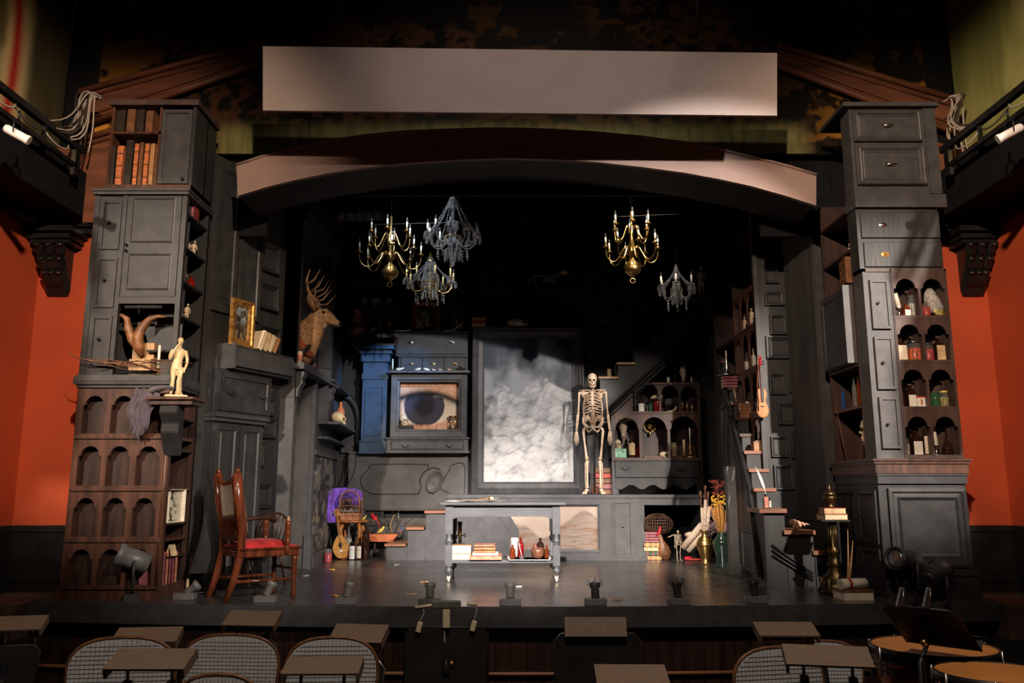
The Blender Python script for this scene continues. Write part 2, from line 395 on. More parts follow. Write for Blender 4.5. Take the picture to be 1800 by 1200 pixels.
for s, nm in ((-1, 'left'), (1, 'right')):
    a, b = sorted((s*4.17, s*4.82))
    structure('floor_' + nm, MB().box(a, b, 7.2, 8.1, -.30, -.02), 'house_floor')
    # proscenium wall with the red field, black dado below, dark band above
    a, b = sorted((s*4.12, s*4.85))
    structure('wall_front_' + nm, MB().box(a, b, 8.1, 8.2, .60, 3.52), 'red_wall')
    structure('baseboard_front_' + nm, MB().box(a, b, 8.07, 8.2, -.02, .595).box(a, b, 8.05, 8.07, .54, .6).box(a, b, 8.05, 8.07, .08, .12), 'wainscot')
    structure('wall_upper_' + nm, MB().box(a, b, 8.1, 8.2, 3.53, 4.46), 'beam_wood')
    a, b = sorted((s*3.45, s*4.11)); structure('wall_return_' + nm, MB().box(a, b, 8.43, 8.48, 0, 4.46), 'deep_black')
    a, b = sorted((s*4.12, s*4.85))
    a, b = sorted((s*4.82, s*4.92))
    structure('wall_' + nm, MB().box(a, b, 2.0, 8.1, .60, 3.52), 'red_wall')
    c, d = sorted((s*4.80, s*4.9))
    structure('baseboard_' + nm, MB().box(c, d, 2.0, 8.05, -1.0, .595), 'wainscot')
    structure('wall_gallery_' + nm, MB().box(a, b, 2.0, 8.3, 3.53, 4.3), 'deep_black')
    # cornice along the top of the red field
    a, b = sorted((s*4.12, s*4.82))
    structure('trim_cornice_' + nm, MB().box(a, b, 8.0, 8.1, 3.50, 3.56).box(a, b, 7.96, 8.1, 3.56, 3.60).box(min(s*4.72, s*4.82), max(s*4.72, s*4.82), 2, 8.0, 3.52, 3.6), 'wainscot')
    # dark lighting-gallery soffit hanging over the side of the house
    a, b = sorted((s*4.30, s*4.82))
    structure('ceiling_gallery_' + nm, MB().box(a, b, 2.0, 7.86, 3.62, 4.08), 'deep_black')
mb = MB().box(-4.85, 4.85, 8.31, 8.41, 4.47, 9.0); structure('wall_proscenium', mb, 'deep_black')
structure('wall_header', MB().box(-3.44, 3.44, 8.42, 8.47, 4.06, 4.5).box(-3.6, -2.62, 8.42, 8.47, 3.6, 4.06).box(2.66, 3.6, 8.42, 8.47, 3.6, 4.06), 'deep_black')
structure('wall_back', MB().box(-3.6, 3.6, 12.42, 12.52, 0, 6.4), 'dull_black')
structure('wall_wing_left', MB().box(-3.62, -3.55, 8.5, 12.42, 0, 6.4), 'deep_black')
structure('wall_wing_right', MB().box(3.55, 3.62, 8.5, 12.42, 0, 6.4), 'deep_black')
structure('ceiling', MB().box(-3.62, 3.62, 8.5, 12.5, 6.4, 6.45), 'deep_black')
# murals (flat paintings on the house walls)
def mural_main(U, V):
    x = (U-.5)*9.0; z = V*2.9
    leaf = fbm(x*9, z*13, 4, 3); mass = fbm(x*.9+7, z*1.1, 4, 11)
    g = sst(.50, .56, leaf)*sst(.42, .6, mass)
    edge = sst(2.9, 4.2, np.abs(x))
    low = 1 - sst(.15, 1.25, z)
    sky = sst(.50, .54, fbm(x*3.1+2, z*4.2, 3, 23) + .34*(fbm(x*15, z*17, 3, 29)-.5) + edge*.10 + low*edge*.22 - .13)
    base = lerp((.006, .004, .002), (.07, .03, .012), g)
    gold = np.array((.62, .27, .035))
    c = base*(1-sky[..., None]) + gold*sky[..., None]*(.08 + .92*(low*edge))[..., None]
    gr = (1 - sst(.20, .42, z))*(1-sst(3.0, 3.3, np.abs(x)))
    grass = lerp((.08, .085, .03), (.30, .28, .10), fbm(x*22, z*3, 4, 5))
    c = c*(1-gr[..., None]) + grass*gr[..., None]
    # a reclining pale figure high on the wall, just above the valance
    arm = np.exp(-((z-1.02-.16*np.exp(-(x-.1)**2*14))/.05)**2)*sst(-.75, -.2, x)*(1-sst(.1, .25, x)) + np.exp(-(((x-.30)/.24)**2 + ((z-1.0)/.13)**2)**2)
    return c + np.array((.20, .08, .025))*np.clip(arm, 0, 1)[..., None]*.5
picture('mural_panel', -4.5, 4.5, 4.48, 7.38, 8.295, 430, 140, mural_main)
def mural_side(seed, red):
    def fn(U, V):
        b = fbm(U*5, V*3, 5, seed); s = fbm(U*24, V*3.2, 4, seed+9)
        c = lerp((.12, .10, .035), (.62, .52, .25), sst(.35, .68, b))
        c = c*(.6+.8*s)[..., None]
        if red:
            r = np.exp(-((U-.705-.02*np.sin(V*7))/.03)**2); c = c*(1-r[..., None]) + np.array((.42, .02, .01))*r[..., None]
            d = sst(.74, .82, U)[..., None]; c = c*(1-d) + c*.12*d
        else:
            g = (1-sst(.3, .62, V))[..., None]; c = c*(1-g*.6) + np.array((.42, .46, .13))*(.6+.7*s)[..., None]*g*.6
            p = sst(.60, .68, fbm(U*9+3, V*6, 4, 31))*sst(.4, .6, V); c = c*(1-p[..., None]*.7) + np.array((.5, .2, .12))*p[..., None]*.7
        return c
    return fn
for nm, s, fn in (('left', -1, mural_side(41, True)), ('right', 1, mural_side(77, False))):
    fr = Frame((s*4.80, 5.0), (s*4.80, 8.28)) if s < 0 else Frame((s*4.80, 8.28), (s*4.80, 5.0))
    o = picture('mural_panel', 0, 3.2, 4.32, 7.6, 0, 120, 110, fn); o.location = (fr.p0[0], fr.p0[1], 0); o.rotation_euler = (0, 0, fr.a)
    tag(o, {'left': 'painted mural with a red drape above the gallery rail on the house side wall', 'right': 'painted mural of pale grass and blossom above the gallery rail'}[nm], 'mural')
bpy.data.objects['mural_panel'] and tag(bpy.data.objects['mural_panel'], 'dark painted woodland mural with gold leaves above the proscenium arch', 'mural')
# gable beams on the proscenium wall
def slope_beam(p, label):
    fr = depth(8.22); q = [fr.at(*a) for a in p]
    t = on(fr, (q[0][0]+q[1][0])/2, 0, min(b[1] for b in q), 'gable_beam', label, 'beam', 'gable beams')
    link('beam_face', MB().prism(q, 0, .068), 'beam_wood', t)
    for (a, b, sg) in ((q[0], q[1], 1), (q[3], q[2], -1)):
        link('moulding', MB().tube([(a[0], -.01, a[1]), (b[0], -.01, b[1])], .035, 8), 'beam_wood', t)
        link('moulding', MB().tube([(a[0], -.01, a[1]-.085*sg), (b[0], -.01, b[1]-.085*sg)], .014, 6), 'beam_wood', t)
slope_beam([(140, 162), (470, 72), (470, 108), (140, 222)], 'sloping brown gable beam rising from the bundle of hanging cables beside the books')
slope_beam([(1366, 80), (1712, 186), (1712, 246), (1366, 116)], 'sloping brown gable beam behind the tall tower of drawers')
slope_beam([(140, 247), (330, 192), (330, 226), (140, 300)], 'lower brown gable beam passing behind the tower of books')
slope_beam([(1530, 222), (1712, 275), (1712, 325), (1530, 262)], 'lower brown gable beam passing behind the tower of drawers')
# the arch: curved lit face, thin top moulding, dark soffit
fr = depth(7.75)
top = [fr.at(*p) for p in ((417, 292), (468, 275), (520, 262), (580, 250), (640, 241), (710, 234), (780, 231), (850, 229), (900, 229), (970, 231), (1050, 236), (1125, 243), (1200, 253), (1260, 264), (1320, 278), (1380, 293), (1433, 309))]
bot = [fr.at(*p) for p in ((420, 346), (468, 331), (520, 318), (580, 306), (640, 297), (710, 289), (780, 284), (850, 281), (900, 280), (970, 282), (1050, 287), (1125, 295), (1200, 305), (1260, 316), (1320, 329), (1380, 346), (1433, 363))]
A = on(fr, 0, 0, bot[0][1], 'proscenium_arch', 'curved wooden arch spanning the stage opening', 'arch'); A['kind'] = 'structure'
link('arch_face', MB().prism(top + bot[::-1], -.03, .02), 'arch_face', A)
link('arch_soffit', MB().prism([(a, b-.02) for a, b in top] + [(a, b+.004) for a, b in bot[::-1]], .02, .62), 'dull_black', A)
link('top_moulding', MB().tube([(a, -.035, b) for a, b in top], .014, 6), 'arch_face', A)
# flat valance board hung in front of it
fr = depth(7.0); q = [fr.at(*p) for p in ((462, 194), (1366, 203), (1366, 93), (462, 81))]
t = on(fr, 0, 0, q[0][1], 'valance_board', 'long flat pale mauve board hung across above the arch', 'board')
link('board_face', MB().prism(q, 0, .03), 'valance', t)
link('rear_frame', MB().prism([(q[0][0]+.02, q[0][1]+.03), (q[1][0]-.02, q[1][1]+.03), (q[1][0]-.02, q[1][1]+.09), (q[0][0]+.02, q[0][1]+.09)], .03, .10).prism([(q[3][0]+.02, q[3][1]-.09), (q[2][0]-.02, q[2][1]-.09), (q[2][0]-.02, q[2][1]-.03), (q[3][0]+.02, q[3][1]-.03)], .03, .10), 'dull_black', t)
for i in (.15, .85): link('hanging_wire', MB().tube([(q[3][0]*(1-i)+q[2][0]*i, .05, q[3][1]*(1-i)+q[2][1]*i-.04), (q[3][0]*(1-i)+q[2][0]*i, .05, 7.3)], .004, 5), 'iron', t)
# house-side ironwork: gallery rails, lanterns, cables, corbels, brackets
for s, nm in ((-1, 'left'), (1, 'right')):
    t = thing('gallery_rail', {'left': 'dark steel gallery rail under the mural with the red drape', 'right': 'dark steel gallery rail under the mural of pale grass'}[nm], 'rail', (s*4.2, 7.4, 4.1), 0, 'gallery rails', (s*4.2, 7.4, 4.1))
    link('top_rail', MB().box(s*4.2-.03, s*4.2+.03, 3.0, 7.55, 4.16, 4.22), 'iron', t)
    link('lower_rail', MB().box(s*4.2-.02, s*4.2+.02, 3.0, 7.45, 3.98, 4.02), 'iron', t)
    link('end_bracket', MB().box(s*4.2-.02, s*4.2+.02, 7.42, 7.50, 3.9, 4.2).tube([(s*4.2, 7.47, 4.12), (s*4.6, 7.96, 4.12)], .02, 6), 'steel', t)
    for i in range(5): link('post', MB().box(s*4.2-.015, s*4.2+.015, 6.9-i*.75, 6.93-i*.75, 4.0, 4.18), 'iron', t)
    for i in range(7):
        D = 7.3 - i*.42
        link('cable', MB().tube(bez((s*4.19, D, 4.14), (s*4.12, D-.1, 4.02), (s*4.14, D-.28, 3.98), (s*4.2, D-.4, 4.12), 8), .008, 5), 'cable_dark' if i % 2 else 'cable_white', t)
    # coil of cables falling from the rail end over the beam
    base = PX(150, 200, 7.85) if s < 0 else PX(1690, 205, 7.85)
    t = thing('cable_bundle', {'left': 'tangle of pale cables hanging beside the tower of books', 'right': 'bundle of pale cables hanging beside the tower of drawers'}[nm], 'cable', base, 0, 'house cables', tuple(base))
    rnd = random.Random(5+s)
    for i in range(14 if s < 0 else 9):
        e = Vector((s*4.2, 7.3-rnd.random()*.5, 4.18)); j = rnd.random()*.18
        p0 = base + Vector((-s*rnd.random()*.16, -.05+rnd.random()*.1, .16+rnd.random()*.05))
        p1 = p0 + Vector((s*.25, 0, .12+j*.5)); p2 = Vector((s*(4.0+.2*rnd.random()), 7.6, 4.15+rnd.random()*.35))
        link('cable', MB().tube(bez(p0, p1, p2, e, 12), .008, 5), 'cable_white' if i % 3 else 'cable_dark', t)
    for i in range(3):
        p0 = base + Vector((-s*(.02+i*.05), -.06, .17)); link('cable', MB().tube(bez(p0, p0+Vector((s*.03, 0, -.1)), p0+Vector((-s*.05, -.03, -.3)), p0+Vector((s*.02, 0, -.62)), 8), .008, 5), 'cable_white', t)
    # small lantern under the rail
    D = 6.15; p = PX(30, 236, D) if s < 0 else PX(1775, 234, D)
    t = thing('stage_lantern', {'left': 'small pale lantern clamped under the gallery rail near the red drape mural', 'right': 'small pale lantern clamped under the gallery rail near the grass mural'}[nm], 'stage light', p, 0, 'gallery lanterns')
    R = RX(math.radians(75))
    link('lamp_body', MB().lathe([(.028, -.10), (.036, -.08), (.036, .07), (.04, .08), (.04, .10)], (0, 0, 0), 14, True, 1, RZ(-s*.35) @ RY(math.radians(-s*115))), 'porcelain', t)
    link('yoke', MB().tube([(0, -.055, 0), (0, -.055, .10), (0, 0, .13), (0, .055, .10), (0, .055, 0)], .006, 6).tube([(0, 0, .13), (0, 0, .2)], .01, 6), 'iron', t)
    # carved corbel under the cornice and the leaning bracket above it
    c = PX(92, 400, 7.86) if s < 0 else PX(1722, 420, 7.86)
    t = thing('wall_corbel', {'left': 'black carved corbel on the red wall beside the bookcase tower', 'right': 'black carved corbel on the red wall beside the drawer tower'}[nm], 'corbel', (c.x, 8.08, 2.95), 0, 'wall corbels', (c.x, 8.08, 2.95))
    x = c.x; z1 = 3.50
    link('corbel_cap', MB().box(x-.25, x+.25, 7.74, 8.09, z1-.05, z1+.0).box(x-.21, x+.21, 7.80, 8.09, z1-.11, z1-.05).box(x-.19, x+.19, 7.83, 8.09, z1-.15, z1-.12), 'wainscot', t)
    link('corbel_body', MB().prism([(8.09, z1-.15), (7.86, z1-.15), (7.87, z1-.26), (7.94, z1-.42), (8.03, z1-.58), (8.09, z1-.66)], x-.13, x+.13, 'x'), 'wainscot', t, bev=.03)
    for i in range(3):                                   # carved acanthus leaves, tips curling forward
        for k in (-1, 0, 1):
            yb, zb = 7.86+i*.055, z1-.20-i*.13
            pts = [(x+k*.09*(1-.2*i), yb+.05, zb-.10), (x+k*.10*(1-.2*i), yb-.005, zb-.04), (x+k*.11*(1-.2*i), yb-.02, zb+.02), (x+k*.12*(1-.2*i), yb-.055, zb+.035), (x+k*.12*(1-.2*i), yb-.07, zb+.005)]
            link('acanthus_leaf', MB().tube(pts, [(.02, .012), (.052, .02), (.056, .02), (.04, .018), (.012, .01)], 8), 'wainscot', t)
    p, q_ = (PX(96, 378, 7.9), PX(134, 262, 7.9)) if s < 0 else (PX(1738, 392, 7.9), PX(1690, 280, 7.9))
    o = link('wall_bracket', MB().tube(bez(p, p+(q_-p)*.3+Vector((s*.03, 0, 0)), p+(q_-p)*.6+Vector((s*.03, 0, 0)), q_, 8), [.055, .06, .06, .058, .055, .05, .045, .04, .035], 8), 'beam_wood')
    tag(o, {'left': 'curved brown timber bracket above the corbel beside the tower of books', 'right': 'curved brown timber bracket above the corbel beside the tower of drawers'}[nm], 'bracket', 'timber brackets')
# ------------------------------------------------------------------ furniture helpers
def arch_poly(u0, u1, z0, z1, m, spring, rs=.82, n=12):
    a, b = u0+m, u1-m; c = (a+b)/2; r = (b-a)/2*rs
    arc = [(c + r*math.cos(math.pi*i/n), spring + r*math.sin(math.pi*i/n)) for i in range(n+1)]
    return [(u0, z0), (u0, z1), (u1, z1), (u1, z0), (b, z0), (b, spring-.012)] + [(b-.004, spring)] + arc + [(a+.004, spring), (a, spring-.012), (a, z0)]
def pull(parent, u, w, z, kind='knob', s=1.0, mat='old_brass'):
    if kind == 'knob': mb = MB().lathe([(.006*s, 0), (.005*s, .012*s), (.014*s, .02*s), (.014*s, .027*s), (.006*s, .034*s), (0, .035*s)], (u, w, z), 10, True, 1, RX(math.pi/2)); return link('knob', mb, mat, parent)
    if kind == 'bail':
        mb = MB().tube([(u-.05*s, w-.005, z), (u-.05*s, w-.02, z), (u-.035*s, w-.022, z-.022*s), (u, w-.024, z-.03*s), (u+.035*s, w-.022, z-.022*s), (u+.05*s, w-.02, z), (u+.05*s, w-.005, z)], .005*s, 6)
        mb.ball((u-.05*s, w-.008, z), .010*s, 8, 6).ball((u+.05*s, w-.008, z), .010*s, 8, 6); return link('handle', mb, mat, parent)
    if kind == 'plate':
        mb = MB().lathe([(.042*s, 0), (.042*s, .005), (.034*s, .008), (.024*s, .006), (.020*s, .012), (0, .016)], (u, w, z), 18, True, .62, RX(math.pi/2)); return link('handle', mb, mat, parent)
    if kind == 'cup':
        mb = MB().lathe([(.0, .030*s), (.03*s, .026*s), (.045*s, .012*s), (.052*s, 0)], (u, w, z), 16, True, .5, RX(math.pi/2))
        mb.cbox((u, w-.012, z+.012), (.11*s, .03, .012)); return link('handle', mb, mat, parent)
def drawer(parent, u0, u1, z0, z1, w, mat='black_paint', prof='raised', pulls=(), name='drawer', kind='bail', ps=1.0, pmat='old_brass', d=.02):
    m = min(u1-u0, z1-z0)
    P = {'raised': [(0, w+.02), (0, w-d), (.006, w-d-.004), (m*.10, w-d-.004), (m*.12, w-d+.010), (m*.16, w-d+.006), (m*.18, w-d+.002)],
         'flat': [(0, w+.02), (0, w-d+.003), (.004, w-d)],
         'panel': [(0, w+.02), (0, w-d), (m*.14, w-d), (m*.16, w-d+.014)],
         'mould': [(0, w+.02), (0, w-d), (.012, w-d-.012), (m*.08, w-d-.006), (m*.11, w-d-.012), (m*.15, w-d+.004), (m*.19, w-d), (m*.20, w-d+.006)]}[prof]
    o = link(name, MB().loops(u0, u1, z0, z1, P), mat, parent)
    front = P[-1][1]
    for (u, z) in pulls: pull(o, u, front+.004, z, kind, ps, pmat)
    return o
# ------------------------------------------------------------------ bookcase tower (house left): three stacked units
TL = depth(7.42); LX0, LX1 = TL.u(103, 1050), TL.u(277, 1050)
zA = TL.z(200, 672)
t = on(TL, (LX0+LX1)/2, .3, 0, 'arched_bookcase', 'tall brown bookcase with twelve blind arches at the foot of the book tower', 'bookcase')
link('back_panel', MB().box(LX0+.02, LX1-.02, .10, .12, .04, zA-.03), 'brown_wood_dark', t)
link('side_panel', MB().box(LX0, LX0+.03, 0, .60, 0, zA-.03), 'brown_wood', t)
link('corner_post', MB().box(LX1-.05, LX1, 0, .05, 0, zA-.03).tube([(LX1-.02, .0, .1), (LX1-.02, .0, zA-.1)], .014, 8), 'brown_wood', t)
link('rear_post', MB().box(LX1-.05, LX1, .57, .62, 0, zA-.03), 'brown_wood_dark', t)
link('plinth', MB().box(LX0-.03, LX1+.01, -.03, .60, 0, .055).box(LX0-.015, LX1+.005, -.02, .6, .055, .085), 'brown_wood', t)
rows = [(692, 757), (780, 848), (872, 938), (962, 1030)]
zs = [(TL.z(200, b), TL.z(200, a)) for a, b in rows]
bounds = [zA-.03] + [(zs[i][0]+zs[i+1][1])/2 for i in range(3)] + [.085]
for i, (z0, z1) in enumerate(zs):
    hi, lo = bounds[i], bounds[i+1]; w3 = (LX1-.05-LX0-.03)/3
    for k in range(3):
        u0 = LX0+.03+k*w3
        link('arched_panel', MB().prism(arch_poly(u0, u0+w3, lo+.02, hi-.012, .026, z0+(z1-z0)*.70, .80), 0, .035), 'brown_wood', t)
    link('shelf', MB().box(LX0+.01, LX1-.002, -.02, .57, lo-.012, lo+.02).box(LX0+.01, LX1-.01, -.01, .03, lo+.02, lo+.034), 'brown_wood', t)
for py in (735, 790, 855, 918, 976):
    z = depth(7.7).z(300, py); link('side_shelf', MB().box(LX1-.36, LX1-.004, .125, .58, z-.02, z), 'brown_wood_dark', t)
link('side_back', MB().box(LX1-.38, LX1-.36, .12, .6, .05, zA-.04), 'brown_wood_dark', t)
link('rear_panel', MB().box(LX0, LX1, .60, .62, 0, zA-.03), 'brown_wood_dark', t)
link('cornice', MB().box(LX0-.01, LX1+.01, -.02, .62, zA-.05, zA-.02).box(LX0-.03, LX1+.02, -.04, .62, zA-.02, zA+.01), 'black_paint', t)
# middle black cabinet with drawers, a panelled door and an open niche
zB0, zB1 = zA+.012, TL.z(240, 334)
t = on(TL, (LX0+LX1)/2, .3, zB0, 'black_cabinet', 'black cabinet with narrow drawers, panelled door and open niche holding horns', 'cabinet')
M0 = LX0-.01; M1 = LX1+.005
link('base_moulding', MB().box(M0-.02, M1+.01, -.045, .6, zB0, zB0+.035).box(M0-.01, M1+.005, -.03, .6, zB0+.035, zB0+.055), 'grey_paint', t)
link('side_panel', MB().box(M0, M0+.05, 0, .6, zB0+.05, zB1-.04), 'black_paint', t)
link('side_panel', MB().box(M1-.045, M1, 0, .05, zB0+.05, zB1-.04), 'black_paint', t)
link('rear_post', MB().box(M1-.045, M1, .55, .6, zB0+.05, zB1-.04), 'dull_black', t)
link('rear_panel', MB().box(M0, M1, .58, .6, zB0+.05, zB1-.04), 'dull_black', t)
link('niche_back', MB().box(M0+.05, M1-.30, .34, .36, zB0+.05, zB1-.04).box(M1-.30, M1-.045, .20, .22, zB0+.05, zB1-.04), 'black_paint', t)
link('top_moulding', MB().box(M0-.01, M1+.02, -.03, .6, zB1-.05, zB1-.02).box(M0-.02, M1+.03, -.045, .6, zB1-.02, zB1), 'grey_paint', t)
us = TL.u(211, 480)
link('stile', MB().box(us-.025, us+.012, -.004, .05, zB0+.05, zB1-.05), 'black_paint', t)
link('column_front', MB().box(M0+.05, us-.02, .01, .03, zB0+.05, zB1-.05), 'black_paint', t)
for (a, b, kx, ky) in ((352, 438, 182, 392), (452, 540, 178, 496), (555, 645, 168, 602)):
    r = TL.rect(168, 202, a, b); z0, z1 = r[2], r[3]
    drawer(t, M0+.075, us-.035, z0, z1, .01, 'black_paint', 'panel', [((M0+us)/2+.01, (z0+z1)/2+.02)], 'drawer', 'knob', 1.1, 'iron', d=.016)
r = TL.rect(222, 312, 345, 521)
d = link('door', MB().box(us+.02, M1-.05, -.006, .03, r[2], zB1-.06), 'black_paint', t)
for (a, b) in ((350, 425), (448, 508)):
    q = TL.rect(238, 300, a, b); link('door_panel', MB().loops(us+.085, M1-.115, q[2], q[3], [(-.012, -.007), (0, -.012), (.012, -.004), (.018, .016)]), 'black_paint', d)
for py in (431, 441): pull(d, us+.045, -.006, TL.z(237, py), 'knob', 1.0, 'iron')
z = TL.z(250, 536)
link('rail', MB().box(us+.012, M1-.045, .0, .05, z+.015, r[2]), 'black_paint', t)
for zz, nm in ((z-.015, 'turned_rail'), (zB0+.085, 'turned_rail')):
    pr = [(.012, 0), (.018, .02), (.012, .03), (.017, .05), (.017, .30), (.012, .32), (.018, .335), (.012, .35)]
    link(nm, MB().lathe(pr, (us+.06, .02, zz), 10, True, 1, RY(math.pi/2)), 'dull_black', t)
for k in range(5): z = zB0+.30+k*.33; link('side_shelf', MB().box(M1-.30, M1-.004, .06, .58, z-.02, z), 'dull_black', t)
# top box with books and a small door
zC0, zC1 = zB1+.002, TL.z(265, 178)
T0, T1 = TL.u(186, 320), TL.u(338, 300)
t = on(TL, (T0+T1)/2, .3, zC0, 'book_cupboard', 'small cupboard of books with a narrow black door on top of the tower', 'cupboard')
link('side_panel', MB().box(T0, T0+.025, 0, .55, zC0, zC1-.05), 'brown_wood', t)
link('side_panel', MB().box(T1-.03, T1, 0, .55, zC0, zC1-.05), 'black_paint', t)
link('back_panel', MB().box(T0, T1, .30, .32, zC0, zC1-.05), 'brown_wood_dark', t)
link('bottom_board', MB().box(T0, T1, -.01, .5, zC0, zC0+.05), 'brown_wood', t)
link('top_board', MB().box(T0-.01, T1+.03, -.04, .55, zC1-.055, zC1), 'plum_wood', t)
ud = TL.u(280, 260); zm = TL.z(230, 233)
link('shelf', MB().box(T0+.025, ud, .0, .3, zm-.012, zm+.012), 'brown_wood', t)
link('partition', MB().box(ud-.02, ud, .0, .3, zC0+.05, zC1-.06), 'brown_wood', t)
d = link('door', MB().loops(ud+.012, T1-.035, zC0+.06, zC1-.09, [(0, .03), (0, -.012), (.035, -.012), (.042, .004)]), 'grey_paint', t)
pull(d, T1-.075, -.012, zC0+.10, 'knob', 1.0, 'iron')
# ------------------------------------------------------------------ drawer-and-jar tower (house right)
TR = depth(7.42); RX0, RX1 = 3.27, 4.05
zD = TR.z(1620, 806)
t = on(TR, (RX0+RX1)/2, .4, 0, 'panelled_base_cabinet', 'black panelled base cabinet with brown cornice under the jar shelves', 'cabinet')
link('carcass', MB().box(RX0, RX1, .02, .96, 0, zD-.22), 'black_paint', t)
link('plinth', MB().box(RX0-.015, RX1+.03, -.03, .97, 0, .05).box(RX0-.01, RX1+.02, -.015, .97, .05, .20).box(RX0-.015, RX1+.03, -.03, .97, .20, .24), 'black_paint', t)
link('cornice', MB().box(RX0-.06, RX1+.04, -.06, .98, zD-.02, zD).box(RX0-.045, RX1+.03, -.045, .98, zD-.045, zD-.02).box(RX0-.03, RX1+.02, -.03, .98, zD-.13, zD-.045), 'brown_wood', t)
link('frieze', MB().box(RX0-.02, RX1+.012, -.02, .97, zD-.15, zD-.13).box(RX0-.01, RX1+.006, -.008, .97, zD-.22, zD-.15), 'black_paint', t)
p = link('front_panel', MB().loops(RX0+.075, RX1-.015, .27, zD-.26, [(0, .03), (0, -.012), (.03, -.016), (.045, .004), (.075, .0), (.085, -.010), (.10, .008), (.11, .012)]), 'black_paint', t)
# side doors of the base cabinet (face the stage)
sd = Frame((3.27, 8.38), (3.27, 7.42))
t2 = on(sd, .48, 0, 0, 'side_door', 'black panelled side door of the base cabinet behind the brass candlestick', 'door')
for (z0, z1) in ((.10, .42), (.46, zD-.28)):
    for (u0, u1) in ((.06, .46), (.50, .90)):
        link('door_panel', MB().loops(u0, u1, z0, z1, [(0, -.001), (0, -.02), (.03, -.022), (.04, -.008), (.06, -.006), (.065, -.014)]), 'black_paint', t2)
pull(t2, .54, -.014, .70, 'knob', 1, 'iron')
# jar shelves: narrow doors and eight arched pigeon-holes
zE1 = TR.z(1590, 472)
t = on(TR, (RX0+RX1)/2, .3, zD, 'jar_shelf_unit', 'brown shelf unit with eight arched pigeon-holes full of jars and bottles', 'shelf')
uS = TR.u(1578, 640)
J0, J1 = uS+.008, RX1-.012
link('side_panel', MB().box(RX0, RX0+.03, .0, .20, zD, zE1), 'grey_paint', t)
link('side_panel', MB().box(RX1-.012, RX1, .0, .42, zD, zE1), 'plum_wood', t)
link('door_front', MB().box(RX0+.03, uS, .012, .03, zD, zE1), 'grey_paint', t)
link('partition', MB().box(uS, uS+.012, .0, .4, zD, zE1), 'plum_wood', t)
link('back_panel', MB().box(3.58, RX1-.005, .26, .28, zD, zE1).box(RX0+.03, 3.58, .17, .19, zD, zE1), 'plum_wood', t)
link('top_board', MB().box(RX0, RX1, .0, .20, zE1-.03, zE1).box(3.58, RX1, .20, .42, zE1-.03, zE1), 'plum_wood', t)
for (a, b, ky, m_) in ((492, 578, 533, 'steel'), (592, 684, 638, 'iron'), (698, 788, 746, 'iron')):
    q = TR.rect(1530, 1562, a, b)
    drawer(t, RX0+.055, uS-.03, q[2], q[3], .012, 'grey_paint', 'panel', [((RX0+uS)/2-.015, TR.z(1540, ky))], 'door', 'knob', 1.0, m_, d=.032)
SH = [TR.z(1620, y) for y in (554, 632, 714, 799)]      # pigeon-hole floors, top to bottom
heads = [zE1-.03] + [s-.03 for s in SH[:3]]
um = (J0+J1)/2
for i in range(4):
    lo, hi = SH[i], heads[i]
    for (u0, u1) in ((J0, um), (um, J1)):
        link('arched_panel', MB().prism(arch_poly(u0, u1, lo, hi, .012, lo+(hi-lo)*.62, .80), 0, .016), 'plum_wood', t)
        link('inner_arch', MB().prism(arch_poly(u0, u1, lo, hi, .012, lo+(hi-lo)*.62, .80), .20, .215), 'plum_wood', t)
    link('divider', MB().box(um-.008, um+.008, .012, .26, lo, hi), 'plum_wood', t)
    link('shelf', MB().box(J0, J1, -.004, .26, lo-.03, lo), 'plum_wood', t)
# two plain drawers, tilted box of drawers on top
zF1 = TR.z(1590, 366)
t = on(TR, (RX0+RX1)/2, .3, zE1, 'two_drawer_chest', 'dark chest of two plain drawers above the jar shelves', 'chest')
link('carcass', MB().box(RX0-.015, RX1-.02, .01, .20, zE1+.002, zF1).box(3.58, RX1-.02, .20, .5, zE1+.002, zF1), 'black_paint', t)
q = TR.rect(1520, 1660, 426, 469); drawer(t, RX0+.03, RX1-.02, q[2], q[3], .01, 'black_paint_streak', 'flat', [(TR.u(1555, 446), (q[2]+q[3])/2)], kind='plate', pmat='gilt', ps=1.0)
q = TR.rect(1515, 1660, 374, 418); drawer(t, RX0+.02, RX1-.02, q[2], q[3], .01, 'black_paint_streak', 'flat', [(TR.u(1551, 396), (q[2]+q[3])/2)], kind='plate', pmat='silver', ps=1.0)
zG1 = TR.z(1560, 184)
t = on(TR, (RX0+RX1)/2, .3, zF1, 'drawer_box', 'box of two deep moulded drawers crowning the tower', 'chest')
B0, B1 = TR.u(1499, 300), TR.u(1656, 330)
link('carcass', MB().box(B0, B1, .0, .20, zF1+.003, zG1-.04).box(3.58, B1, .20, .55, zF1+.003, zG1-.04), 'grey_paint', t)
link('base_moulding', MB().box(B0-.012, B1+.015, -.03, .20, zF1+.003, zF1+.13), 'grey_paint', t)
link('top_board', MB().box(B0-.07, B1+.01, -.06, .56, zG1-.04, zG1), 'grey_paint', t)
q = TR.rect(1506, 1622, 196, 250); drawer(t, B0+.03, B1-.16, q[2], q[3], .0, 'grey_paint', 'mould', [((B0+B1-.13)/2, (q[2]+q[3])/2)], kind='cup', pmat='steel', d=.03)
q = TR.rect(1506, 1622, 256, 326); drawer(t, B0+.03, B1-.15, q[2], q[3], .0, 'grey_paint', 'mould', [((B0+B1-.13)/2, (q[2]+q[3])/2)], kind='cup', pmat='steel', d=.03)
link('stile', MB().box(B1-.12, B1-.01, -.02, .05, zF1+.14, zG1-.045), 'grey_paint', t)
